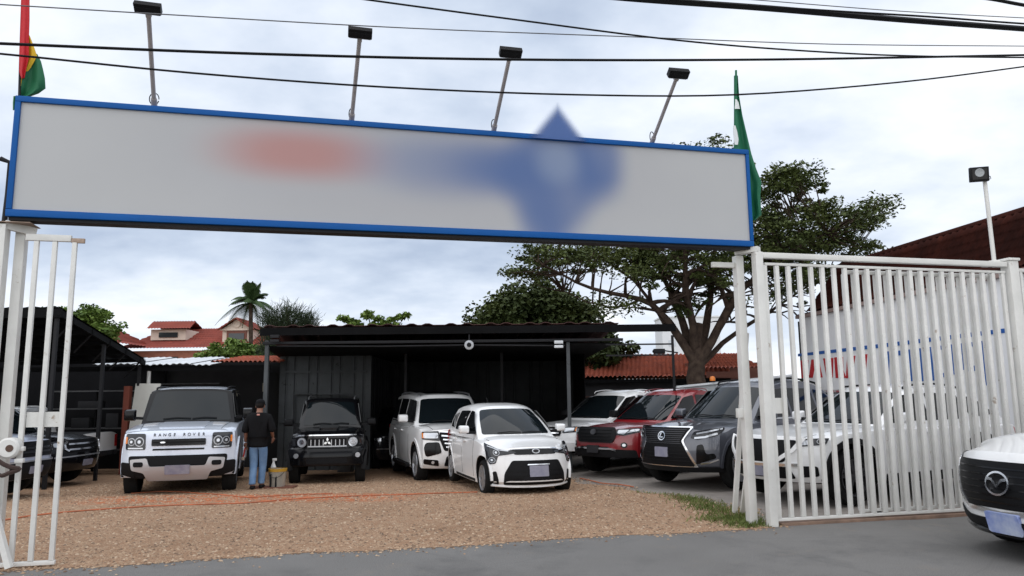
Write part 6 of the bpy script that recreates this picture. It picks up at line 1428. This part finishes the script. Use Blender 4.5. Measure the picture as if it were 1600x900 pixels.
for pts in ([(600, 358), (660, 350), (656, 552), (640, 552)], [(690, 350), (760, 342), (760, 378), (692, 382)], [(780, 340), (812, 337), (832, 520), (834, 556), (795, 560)], [(855, 332), (885, 328), (906, 556), (874, 560)], [(925, 322), (950, 320), (975, 552), (945, 556)], [(1000, 314), (1045, 309), (1045, 336), (1004, 342)], [(1020, 504), (1060, 498), (1060, 526), (1026, 534)], [(1080, 304), (1104, 302), (1124, 510), (1100, 514)], [(1160, 296), (1185, 294), (1192, 478), (1172, 480)], [(1195, 292), (1208, 290), (1228, 486), (1212, 488)], [(1232, 288), (1290, 282), (1290, 312), (1236, 318)], [(1240, 452), (1280, 447), (1282, 484), (1246, 488)], [(1300, 280), (1328, 276), (1358, 582), (1335, 588)]):
    stroke('painted_letter', [Z3(*p) for p in pts], M['sign_blue_flat'])

# ================================================================ TREES
def leaf_mesh(name, cents, rads, n_per, size, mat, parent, flat=.6, seed=1, elong=1.7, updir=.4):
    rg = np.random.default_rng(seed); cents = np.asarray(cents, float); rads = np.asarray(rads, float)
    if rads.ndim == 1: rads = np.stack([rads, rads, rads*flat], 1)
    N_ = len(cents)*n_per; ci = np.repeat(np.arange(len(cents)), n_per)
    d = rg.normal(size=(N_, 3)); d /= np.linalg.norm(d, axis=1)[:, None]; rr = rg.random(N_)**.45
    P = cents[ci] + d*rads[ci]*rr[:, None]
    nrm = rg.normal(size=(N_, 3)); nrm[:, 2] = np.abs(nrm[:, 2])+updir; nrm /= np.linalg.norm(nrm, axis=1)[:, None]
    a = np.cross(nrm, rg.normal(size=(N_, 3))); a /= np.linalg.norm(a, axis=1)[:, None]; b = np.cross(nrm, a)
    s = size*(.6+.8*rg.random(N_)); a = a*(s*elong/2)[:, None]; b = b*(s/2)[:, None]
    V = np.stack([P-a, P-b*1.0+a*.1, P+a, P+b*1.0+a*.1], 1).reshape(-1, 3); Fc = np.arange(4*N_).reshape(-1, 4)
    return fast(name, V, Fc, mat, parent)
def tree_root(name, x, y, z, label): r_, li = world_thing(name, (x, y, z), label, 'tree'); return r_, li
def curve_pts(p, q, bend, n=8):
    p = np.array(p, float); q = np.array(q, float); m = (p+q)/2+np.array(bend, float); t = np.linspace(0, 1, n)[:, None]; return list((1-t)**2*p+2*t*(1-t)*m+t*t*q)
# --- the big rain tree: limbs built where the photograph shows them, at depth ~24 m
TY_ = 24.
def tpx(u, v, dy=0.): return aty(u, v, TY_+dy)
base = tpx(1090, 640); r_, li = tree_root('rain_tree', base[0], TY_, float(gz(TY_)), 'spreading rain tree with thick forked trunk and feathery umbrella crown behind the right post')
rg = np.random.default_rng(11); parts = []; tips = []
def limb(pts, r0, r1):
    c = bez(pts, 14); n = len(c); c = [p+rg.normal(0, .02, 3) for p in c]; rad = [(r0+(r1-r0)*(i/(n-1))**.6)*(.52 if r0 < .45 else .92) for i in range(n)]; parts.append(tube_vf(c, rad, 9)); return c
trunk = limb([tpx(1092, 690), tpx(1090, 610), tpx(1088, 575), tpx(1089, 555), tpx(1090, 535), tpx(1091, 505)], .46, .17)
limbs = [([(1087, 568), (1058, 522), (1030, 487), (1000, 468), (950, 458), (900, 440), (850, 415)], .36, .05, -.6), ([(1087, 562), (1064, 500), (1045, 455), (1030, 415), (1010, 370)], .36, .06, .8), ([(1086, 550), (1078, 490), (1070, 430), (1072, 370), (1080, 310)], .33, .07, -1.2),
         ([(1093, 560), (1107, 490), (1112, 430), (1120, 370), (1135, 310)], .35, .07, 1.0), ([(1093, 562), (1128, 502), (1150, 465), (1185, 430), (1230, 395), (1290, 365)], .34, .06, -.4), ([(1094, 570), (1148, 522), (1200, 488), (1250, 455), (1310, 420)], .22, .04, 1.6),
         ([(1040, 505), (1010, 462), (980, 430), (930, 400), (880, 392)], .16, .04, 1.4), ([(1000, 468), (960, 480), (915, 470), (880, 455)], .10, .03, .6), ([(1120, 520), (1160, 455), (1200, 400), (1240, 330), (1260, 280)], .20, .04, .6)]
allc = []
for pts, r0, r1, dy in limbs:
    n = len(pts); c = limb([tpx(u, v, dy*i/(n-1)*2.2) for i, (u, v) in enumerate(pts)], r0, r1); allc.append((c, r0, r1))
pj_ = lambda p: ((p-CAM)@_r2/((p-CAM)@_fw)*F_PX+800, 450-(p-CAM)@_u2/((p-CAM)@_fw)*F_PX)
def in_crown(p):
    u, v = pj_(p); return not ((u < 1010 and v > 432) or (u > 1165 and v < 266) or v < 222 or (u > 1290 and v < 312) or u > 1392)
for c, r0, r1 in allc:
    n = len(c)
    for i in range(int(n*.35), n, 1):
        for _ in range(2):
            d = np.array([rg.normal(0, 1), rg.normal(0, 1), rg.normal(.25, .4)]); d /= np.linalg.norm(d); L_ = rg.uniform(.5, 1.2)
            e = c[i]+d*L_
            if not in_crown(e): continue
            rr = (r0+(r1-r0)*(i/(n-1))**.8)*.42; cc = curve_pts(c[i], e, (0, 0, .25), 6); parts.append(tube_vf(cc, list(np.linspace(rr, .012, 6)), 5)); tips.append(e)
            for _k in range(2):
                d2 = d+rg.normal(0, .7, 3); d2 /= np.linalg.norm(d2); e2 = cc[3]+d2*rg.uniform(.5, 1.1)
                if not in_crown(e2): continue
                parts.append(tube_vf(curve_pts(cc[3], e2, (0, 0, .1), 4), list(np.linspace(rr*.5+.008, .008, 4)), 4)); tips.append(e2)
# crown clumps filling the outline of the photograph's crown
crown_px = []
def fill(poly, n, dyr):
    A = np.array(poly, float); lo, hi = A.min(0), A.max(0); out = 0
    while out < n:
        q = lo+(hi-lo)*rg.random(2); ins = False; j = len(A)-1
        for i in range(len(A)):
            if (A[i, 1] > q[1]) != (A[j, 1] > q[1]) and q[0] < (A[j, 0]-A[i, 0])*(q[1]-A[i, 1])/(A[j, 1]-A[i, 1])+A[i, 0]: ins = not ins
            j = i
        if ins: crown_px.append(tpx(q[0], q[1], rg.uniform(-dyr, dyr))); out += 1
fill([(812, 395), (860, 385), (940, 388), (1000, 384), (1120, 380), (1160, 395), (1160, 430), (1090, 440), (1000, 432), (950, 424), (900, 418), (830, 412)], 80, 2.6)
fill([(1090, 216), (1128, 216), (1135, 232), (1165, 250), (1165, 390), (1000, 388), (1000, 260)], 110, 3.0)
fill([(1165, 345), (1200, 325), (1260, 318), (1300, 325), (1340, 318), (1385, 312), (1392, 340), (1370, 352), (1330, 365), (1330, 392), (1270, 400), (1165, 420)], 120, 2.4)
fill([(1185, 275), (1215, 260), (1270, 262), (1278, 285), (1230, 300), (1190, 318)], 34, 1.5); fill([(790, 425), (830, 405), (860, 430), (830, 440)], 10, 1.0); fill([(1180, 400), (1330, 395), (1300, 430), (1200, 470), (1170, 470)], 36, 2.2)
fill([(930, 470), (990, 465), (1000, 480), (960, 492), (930, 486)], 6, 1.2); fill([(1060, 470), (1090, 468), (1095, 490), (1065, 492)], 6, .8); fill([(1330, 375), (1375, 380), (1370, 395), (1330, 392)], 6, 1.)
fill([(810, 392), (1160, 385), (1160, 425), (830, 415)], 35, 2.2)
v, f = merge(parts); o = pyd('trunk', v, f, M['bark'], None, 60); reparent(o, r_, li)
# connect clumps to the nearest limb with twigs
lp = np.array([p for c, _, _ in allc for p in c[4:]]); tw = []
for c in crown_px:
    k = np.argmin(((lp-c)**2).sum(1)+ (lp[:, 2] > c[2])*2.); tw.append(tube_vf(curve_pts(lp[k], c, rg.normal(0, .12, 3), 6), list(np.linspace(.032, .008, 6)), 4))
v, f = merge(tw); o = pyd('branches', v, f, M['bark'], None); reparent(o, r_, li); o['kind'] = 'stuff'
cl = np.array(crown_px); rad = rg.uniform(.32, .75, len(cl))
ok_ = [t_ for t_ in tips if t_[2] > 5.9 or (t_[2] > 4.8 and rg.random() < .35)]
cl = np.concatenate([cl, np.array(ok_)]); rad = np.concatenate([rad, rg.uniform(.18, .34, len(ok_))])
o = leaf_mesh('crown', cl, np.stack([rad, rad, rad*.42], 1), 110, .066, M['leaf_rain'], None, seed=3, elong=1.9, updir=.9); reparent(o, r_, li)
# --- dome tree
def round_tree(name, label, y, upx, vtop, vbot, wpx, mat, nclump, nper, size, seed, trunk_r=.2, ry=None, bark=True, shape=1.0, ground=-.4):
    rg = np.random.default_rng(seed); c = aty(upx, (vtop+vbot)/2, y); sc = y*1.0/F_PX; rx = wpx/2*sc; rz = (vbot-vtop)/2*sc*1.02; ry = ry or rx*.8
    r_, li = tree_root(name, c[0], y, ground, label)
    cs = []; rs = []
    for i in range(nclump):
        d = rg.normal(size=3); d /= np.linalg.norm(d); q = rg.random()**.28*.86
        p = c+d*np.array([rx, ry, rz])*q; cs.append(p); rs.append(rg.uniform(.14, .30)*min(rx, rz*1.6))
    P_ = [tube_vf([(c[0], y, ground), (c[0]+.05, y, (ground+c[2])/2), (c[0], y, c[2])], [trunk_r, trunk_r*.8, trunk_r*.5], 9)]
    for p in cs[:: max(1, nclump//40)]: P_.append(tube_vf(curve_pts((c[0], y, c[2]-rz*.7), p, (0, 0, -.2), 5), list(np.linspace(trunk_r*.35, .015, 5)), 5))
    v, f = merge(P_); reparent(pyd('trunk', v, f, M['bark'], None, 60), r_, li)
    o = leaf_mesh('crown', cs, np.array(rs), nper, size, mat, None, flat=.75, seed=seed+1, elong=1.6, updir=.5); reparent(o, r_, li); return r_
round_tree('dome_tree', 'dense dark dome-shaped tree rising behind the carport roof', 36, 838, 440, 600, 232, M['leaf_dome'], 240, 170, .14, 21, .3)
round_tree('garden_tree', 'low green tree crown in front of the two-dormer house', 40, 365, 528, 600, 150, M['leaf_bright'], 90, 150, .12, 22, .15, ry=1.6)
round_tree('garden_tree', 'green tree crown behind the black lean-to shed beside the hip roof', 44, 118, 470, 560, 140, M['leaf_bright'], 80, 130, .15, 23, .2)
round_tree('broad_tree', 'dark tree crown beyond the black carport, below the dome tree', 31, 930, 515, 600, 150, M['leaf_dome'], 70, 150, .14, 24, .2)
# small sparse tree: two sprays over the carport roof
yS = 42; cpx_ = [(545, 500), (553, 504), (535, 497), (575, 494), (590, 498), (600, 505), (612, 500), (625, 496), (634, 493), (605, 510), (585, 508), (620, 508), (560, 510), (575, 490)]
cs = [aty(u, v, yS) for u, v in cpx_]; b0 = aty(590, 560, yS); r_, li = tree_root('slender_tree', b0[0], yS, -.4, 'sparse light green tree top showing over the middle of the carport roof')
v, f = merge([tube_vf([(b0[0], yS, -.4), b0], [.12, .10], 7)]+[tube_vf(curve_pts(b0, c, (0, 0, .1), 5), list(np.linspace(.06, .012, 5)), 5) for c in cs]); reparent(pyd('trunk', v, f, M['bark'], None), r_, li)
reparent(leaf_mesh('crown', cs, np.full(len(cs), .38), 70, .16, M['leaf_bright'], None, flat=.5, seed=31), r_, li)
# wispy pine-like tree by the carport corner
yC = 30; cs = []; b0 = aty(452, 560, yC); r_, li = tree_root('casuarina_tree', b0[0], yC, -.4, 'dark wispy needle-leaved tree standing over the left corner of the carport'); rgc = np.random.default_rng(41); parts = [tube_vf([(b0[0], yC, -.4), aty(450, 520, yC), aty(448, 480, yC)], [.16, .11, .03], 8)]; V = []; Fc = []
for i in range(340):
    u = rgc.uniform(412, 492); top = 468+abs(u-445)*.42+rgc.uniform(0, 8); v_ = rgc.uniform(top+6, 560); p = aty(u, v_, yC+rgc.uniform(-.9, .9)); st = aty(450+(u-450)*.35, min(560, v_+14), yC)
    if i % 3 == 0: parts.append(tube_vf(curve_pts(st, p, (0, 0, .1), 4), [.02, .014, .009, .005], 4))
    d0 = (p-st)/np.linalg.norm(p-st)
    for _ in range(26):
        q = p+rgc.normal(0, .14, 3); d = d0*.5+rgc.normal(0, .45, 3)+np.array([0, 0, .45]); d /= np.linalg.norm(d); L_ = rgc.uniform(.14, .34); w = np.cross(d, rgc.normal(size=3)); w /= np.linalg.norm(w); w *= .012; k = len(V)
        V += [q-w, q+w, q+d*L_+w*.2, q+d*L_-w*.2]; Fc.append((k, k+1, k+2, k+3))
v, f = merge(parts); reparent(pyd('trunk', v, f, M['bark'], None), r_, li); reparent(fast('crown', V, Fc, M['leaf_pine'], None), r_, li)
# palm
yP = 46; cr_ = aty(392, 474, yP); r_, li = tree_root('palm_tree', cr_[0], yP, -.4, 'palm tree with drooping fronds standing behind the gabled dormer'); reparent(tube('trunk', bez([(cr_[0]+.1, yP, -.4), (cr_[0]+.15, yP, 3.), cr_], 10), [.17-.05*i/10 for i in range(11)], M['bark'], None, 9), r_, li)
rgp = np.random.default_rng(51)
for i in range(22):
    az = i*2.399; el = [1.3, 1.0, .7, .4, .1][i % 5]; L_ = rgp.uniform(1.6, 2.2); d = np.array([math.cos(az)*math.cos(el), math.sin(az)*math.cos(el), math.sin(el)]); sp_ = []
    for t in np.linspace(0, 1, 10): sp_.append(cr_+d*L_*t+np.array([0, 0, -1.15*t*t*(.4+math.cos(el))]))
    V = []; Fc = []
    for k in range(1, 10):
        for m_i in range(3):
            t = m_i/3; p = sp_[k-1]*(1-t)+sp_[k]*t; ax_ = sp_[k]-sp_[k-1]; ax_ /= np.linalg.norm(ax_); sd = np.cross(ax_, (0, 0, 1)); sd /= np.linalg.norm(sd)+1e-9; ln = .56*math.sin(math.pi*min(.97, .12+(k-1+t)/9.6))
            for sg_ in (-1, 1):
                tip = p+sd*sg_*ln*.8+ax_*ln*.55+np.array([0, 0, -.35*ln]); w_ = ax_*.045; j = len(V); V += [p-w_, p+w_, tip+w_*.2, tip-w_*.2]; Fc.append((j, j+1, j+2, j+3))
    a_, b_ = tube_vf(sp_, list(np.linspace(.025, .008, 10)), 4); j = len(V); V += list(a_); me_f = [tuple(q+j for q in g) for g in b_]
    reparent(pyd('frond', V, Fc+me_f, M['leaf_palm'], None), r_, li)
# small dry shrub beside the gate post, grass tuft
rgg = np.random.default_rng(61); V = []; Fc = []
gp = [gnd(u, v) for u, v in ((1175, 818), (1150, 806), (1130, 800), (1110, 795), (1100, 790), (1165, 822), (1140, 815), (1185, 826), (1085, 783), (1120, 812), (1160, 812), (1070, 780))]
for i in range(2600):
    c = gp[rgg.integers(len(gp))]; x, y = c[0]+rgg.normal(0, .16), c[1]+rgg.normal(0, .18)
    if y < edge_y(x)+.02: continue
    h = rgg.uniform(.02, .075); a = rgg.random()*6.283; w = np.array([math.cos(a), math.sin(a), 0])*.006; ln = np.array([rgg.normal(0, .04), rgg.normal(0, .04), h]); b_ = np.array([x, y, float(gz(y, x))]); k = len(V)
    V += [b_-w, b_+w, b_+ln*.6+w*.7, b_+ln, b_+ln*.6-w*.7]; Fc += [(k, k+1, k+2), (k, k+2, k+4), (k+4, k+2, k+3)]
o = fast('grass_tuft', V, Fc, M['grass']); tag(o, 'patch of short green grass at the foot of the right gate post', 'grass', kind='stuff')
# scattered tufts along concrete edge
V = []; Fc = []
for i in range(900):
    y = rgg.uniform(10.2, 13.8); x = concrete_left(y)+rgg.normal(-.05, .10); 
    if rgg.random() > .5+.5*math.sin(y*5): continue
    h = rgg.uniform(.02, .07); a = rgg.random()*6.283; w = np.array([math.cos(a), math.sin(a), 0])*.005; ln = np.array([rgg.normal(0, .03), rgg.normal(0, .03), h]); b_ = np.array([x, y, float(gz(y, x))]); k = len(V); V += [b_-w, b_+w, b_+ln]; Fc += [(k, k+1, k+2)]
o = fast('grass_fringe', V, Fc, M['grass']); tag(o, 'thin grass fringe along the edge between gravel and concrete', 'grass', kind='stuff')
# far belt of greenery closing the horizon
rgb_ = np.random.default_rng(71); cs = []; rs = []
for i in range(420): cs.append((rgb_.uniform(-110, 110), rgb_.uniform(95, 120), rgb_.uniform(0, 3.2))); rs.append(rgb_.uniform(1.2, 2.4))
o = leaf_mesh('far_treeline', cs, np.array(rs), 60, .6, M['leaf_dome'], None, seed=72); tag(o, 'low far belt of trees along the horizon', 'treeline', kind='stuff')
# ================================================================ HOSE, BUCKET, PERSON
def ghose(label, px, rad, mat, seed):
    rg_ = np.random.default_rng(seed); pts = []
    for p in bez([gnd(u, v) for u, v in px], 60): pts.append((p[0]+rg_.normal(0, .006), p[1]+rg_.normal(0, .012), float(gz(p[1], p[0]))+rad+.004))
    o = tube('garden_hose', pts, rad, mat, None, 6); tag(o, label, 'hose', 'orange hoses on the gravel')
ghose('long orange hose crossing the gravel in front of the silver off-roader', [(-40, 822), (60, 806), (160, 797), (260, 791), (330, 789), (400, 786), (470, 780), (560, 776), (650, 773), (745, 770)], .011, M['hose'], 1)
ghose('short orange hose lying between the off-roader tyres and the walking man', [(205, 772), (260, 769), (330, 773), (390, 778), (440, 775), (520, 772)], .010, M['hose'], 2)
ghose('orange hose end curled on the gravel by the hatchback tyre', [(905, 748), (940, 756), (965, 758), (990, 762)], .012, M['hose'], 3)
bb = gnd(433, 762)
r2, l2 = world_thing('bucket', bb, 'white plastic bucket with dirty yellow rim beside the walking man', 'bucket')
reparent(lathe('body', [(.001, .01), (.165, .01), (.19, .30), (.195, .42), (.185, .42), (.155, .03), (.001, .03)], M['bucket'], None, 28, (0, 0, 1), bb), r2, l2)
reparent(lathe('rim', [(.192, .365), (.205, .365), (.21, .43), (.196, .435)], M['yellow'], None, 28, (0, 0, 1), bb), r2, l2)
reparent(tube('handle', bez([bb+np.array([-.2, -.02, .40]), bb+np.array([-.12, -.19, .28]), bb+np.array([.0, -.225, .24]), bb+np.array([.12, -.19, .28]), bb+np.array([.2, -.02, .40])], 14), .006, M['dark_steel'], None, 5), r2, l2)
for x in (-.10, .02): reparent(box('stripe', bb+np.array([x, -.178, .17]), (.035, .012, .30), M['black_plastic'], None), r2, l2)
r2.scale = (.88,)*3
bb2 = bb+np.array([-.17, .26, 0]); r2, l2 = world_thing('spray_bottle', bb2, 'white spray bottle standing behind the yellow rimmed bucket', 'bottle'); reparent(lathe('body', [(.001, 0), (.05, 0), (.055, .02), (.055, .38), (.025, .46), (.02, .50), (.001, .50)], M['white_plastic'], None, 16, (0, 0, 1), bb2), r2, l2); reparent(box('trigger', bb2+np.array([.02, 0, .53]), (.09, .03, .05), M['white_plastic'], None, None, .01), r2, l2)
o = box('floor_mat', gnd(425, 763)+np.array([.0, .1, .014]), (.85, .42, .02), pbr('mat_red', (.13, .045, .025), .9), None, None, .005); tag(o, 'flat brown mat under the bucket on the gravel', 'mat')
def skin(name, joints, edges, radii, mat, parent, root=0, sub=2, li=None):
    me = bpy.data.meshes.new(name); me.from_pydata([tuple(map(float, j)) for j in joints], edges, []); o = bpy.data.objects.new(name, me); COL.objects.link(o)
    sm = o.modifiers.new('s', 'SKIN'); sm.use_smooth_shade = True
    for i, r in enumerate(radii): me.skin_vertices[0].data[i].radius = r if isinstance(r, tuple) else (r, r)
    for i in range(len(joints)): me.skin_vertices[0].data[i].use_root = (i == root)
    ss = o.modifiers.new('d', 'SUBSURF'); ss.levels = sub; ss.render_levels = sub
    dg = bpy.context.evaluated_depsgraph_get(); m2 = bpy.data.meshes.new_from_object(o.evaluated_get(dg)); bpy.data.objects.remove(o); m2.shade_smooth()
    return link(name, m2, mat, parent)
pb = gnd(401, 765)
pr = empty('person', tuple(pb), R(6), 'person in black t-shirt, blue jeans and black cap walking away, beside the bucket', 'person')
# local frame: +y is away from the camera (the way the person walks), x to the image right
J = [(0, 0, .93), (0, .02, 1.12), (0, .0, 1.32), (0, -.01, 1.44), (0, .02, 1.52), (0, .04, 1.60), (0, .045, 1.69),        # 0 pelvis .. 6 crown
     (-.19, -.01, 1.40), (-.245, .0, 1.14), (-.27, .10, .90),                                                               # 7-9 left arm to the wrist
     (.19, -.01, 1.40), (.25, -.03, 1.14), (.24, .17, .99),                                                                 # 10-12 right arm, forearm forward
     (-.08, .01, .88), (-.085, .06, .48), (-.075, -.06, .085), (-.08, .08, .035),                                              # 13-16 left leg
     (.09, .0, .88), (.07, .12, .48), (.04, .16, .085), (.045, .30, .035),                                                   # 17-20 right leg stepping
     ]
E_ = [(0, 1), (1, 2), (2, 3), (3, 4), (4, 5), (5, 6), (2, 7), (7, 8), (8, 9), (2, 10), (10, 11), (11, 12), (0, 13), (13, 14), (14, 15), (15, 16), (0, 17), (17, 18), (18, 19), (19, 20)]
Rd = [(.13, .10), (.13, .10), (.15, .11), (.07, .07), (.055, .055), (.075, .09), (.065, .08), (.055, .055), (.042, .042), (.028, .03), (.055, .055), (.042, .042), (.028, .03), (.085, .085), (.058, .058), (.042, .042), (.035, .03), (.085, .085), (.058, .058), (.042, .042), (.035, .03)]
body = skin('body', J, E_, Rd, M['skin'], pr)
# hands: palm and five fingers each
def hand(w, dirv, palm_n, thumb_side):
    d, nrm = np.array(dirv, float), np.array(palm_n, float); d /= np.linalg.norm(d); s = np.cross(d, nrm); s /= np.linalg.norm(s); s *= thumb_side; w = np.array(w, float)
    j = [w, w+d*.045, w+d*.085]; e = [(0, 1), (1, 2)]; r = [(.024, .02), (.036, .016), (.038, .015)]
    for k, (off, L_) in enumerate(((.030, .072), (.011, .082), (-.009, .076), (-.028, .060))):
        b = len(j); p0_ = w+d*.088+s*off; j += [p0_, p0_+d*L_*.45+nrm*.012, p0_+d*L_*.75+nrm*.035, p0_+d*L_*.85+nrm*.058]; e += [(2, b), (b, b+1), (b+1, b+2), (b+2, b+3)]; r += [(.0095, .0095), (.009, .009), (.008, .008), (.0065, .0065)]
    b = len(j); j += [w+d*.03+s*.036+nrm*.008, w+d*.062+s*.055+nrm*.02, w+d*.09+s*.055+nrm*.034]; e += [(1, b), (b, b+1), (b+1, b+2)]; r += [(.011, .011), (.010, .010), (.007, .007)]
    return skin('hand', j, e, r, M['skin'], body, sub=1)
hand(J[9], np.array(J[9])-np.array(J[8]), (.9, .2, 0), 1); hand(J[12], np.array(J[12])-np.array(J[11]), (-.9, 0, -.1), -1)
# face and ears (looking away from the camera)
def ell(name, c, r, mat, par, sub=2):
    bm = bmesh.new(); bmesh.ops.create_icosphere(bm, subdivisions=sub, radius=1)
    for v in bm.verts: v.co = Vector((c[0]+v.co.x*r[0], c[1]+v.co.y*r[1], c[2]+v.co.z*r[2]))
    return from_bm(name, bm, mat, par, 60)
for sx_ in (-1, 1):
    ell('ear', (sx_*.080, .04, 1.60), (.012, .022, .034), M['skin'], body); e_ = ell('eye', (sx_*.030, .125, 1.615), (.013, .010, .009), M['white_plastic'], body); ell('brow', (sx_*.030, .130, 1.637), (.020, .008, .005), M['hair'], body)
ell('nose', (0, .138, 1.59), (.014, .022, .024), M['skin'], body); ell('mouth', (0, .128, 1.553), (.024, .008, .007), pbr('lips', (.22, .08, .06), .5), body); ell('hair', (0, .015, 1.625), (.084, .088, .075), M['hair'], body, 3)
cp = ell('cap', (0, .04, 1.672), (.090, .108, .072), M['black_cloth'], pr, 3)
V = []; Fc = []
for i in range(9):
    a = R(-65+130*i/8)-R(35); V += [(-math.sin(a+R(0))*.088*1.0-.0, .04+math.cos(a)*.10, 1.655), (-math.sin(a)*.125-.02, .05+math.cos(a)*.185, 1.635)]
Fc = [(2*i, 2*i+1, 2*i+3, 2*i+2) for i in range(8)]; m = len(V); V2 = [(x, y, z-.008) for x, y, z in V]
pyd('visor', V+V2, Fc+[tuple(m+q for q in f[::-1]) for f in Fc]+[(2*i+1, m+2*i+1, m+2*i+3, 2*i+3) for i in range(8)], M['black_cloth'], cp, 60)
sj = [(0, .0, .84), (0, .01, 1.0), (0, .02, 1.15), (0, .0, 1.32), (0, .005, 1.485), (-.185, -.01, 1.385), (-.255, .0, 1.17), (-.268, .02, 1.08), (.185, -.01, 1.385), (.262, -.025, 1.17), (.275, -.01, 1.09), (0, .0, .80)]
sk_ = skin('t_shirt', sj, [(11, 0), (0, 1), (1, 2), (2, 3), (3, 4), (3, 5), (5, 6), (6, 7), (3, 8), (8, 9), (9, 10)], [(.205, .145), (.195, .14), (.195, .14), (.20, .14), (.095, .085), (.088, .085), (.078, .078), (.075, .075), (.088, .085), (.078, .078), (.075, .075), (.205, .145)], M['black_cloth'], pr, root=2)
box('collar_tag', (0.0, -.098, 1.440), (.055, .012, .032), pbr('collar_pink', (.50, .24, .2), .7), sk_, None, .004)
hp_ = [(0, .0, .92), (-.085, .01, .85), (-.088, .06, .49), (-.078, -.05, .13), (.095, .0, .85), (.075, .12, .49), (.045, .16, .13), (0, .0, 1.0), (-.077, -.058, .09), (.043, .162, .09)]
skin('jeans', hp_, [(7, 0), (0, 1), (1, 2), (2, 3), (3, 8), (0, 4), (4, 5), (5, 6), (6, 9)], [(.15, .115), (.10, .10), (.078, .08), (.066, .068), (.10, .10), (.078, .08), (.066, .068), (.15, .11), (.070, .072), (.070, .072)], M['jeans'], pr)
for jn in ([(-.075, -.095, .05), (-.08, .0, .05), (-.085, .12, .035)], [(.04, .125, .05), (.045, .22, .05), (.05, .34, .035)]): skin('shoe', jn, [(0, 1), (1, 2)], [(.045, .045), (.05, .048), (.042, .03)], M['shoe'], pr, root=1, sub=2)
mwp = pr.matrix_basis.copy() if False else Matrix.Translation(Vector([float(q) for q in pb])) @ Matrix.Rotation(R(6), 4, 'Z')
hw_ = mwp @ Vector((-.275, .13, .82)); hw2 = mwp @ Vector((-.30, .10, .62))
r2, l2 = world_thing('scrub_brush', tuple(hw_), 'red handled brush held low in the hand of the walking person', 'brush'); reparent(tube('handle', [hw_+Vector((.01, .02, .06)), hw_, hw2], .016, M['red_plastic'], None, 8), r2, l2); reparent(box('head', np.array(hw2)+np.array([0, 0, -.03]), (.05, .07, .06), pbr('bristle', (.45, .36, .28), .9), None, None, .008), r2, l2)
hd = mwp @ Vector((.235, .27, .95)); r2, l2 = world_thing('phone', tuple(hd), 'dark phone held forward in the hand of the walking person', 'phone'); reparent(box('case', np.array(hd), (.075, .15, .012), M['black_plastic'], None, None, .004), r2, l2); reparent(box('screen', np.array(hd)+np.array([0, 0, .0072]), (.066, .138, .002), M['gloss_black'], None), r2, l2)
for o in list(bpy.data.objects):
    if '_off' in o.keys(): del o['_off']
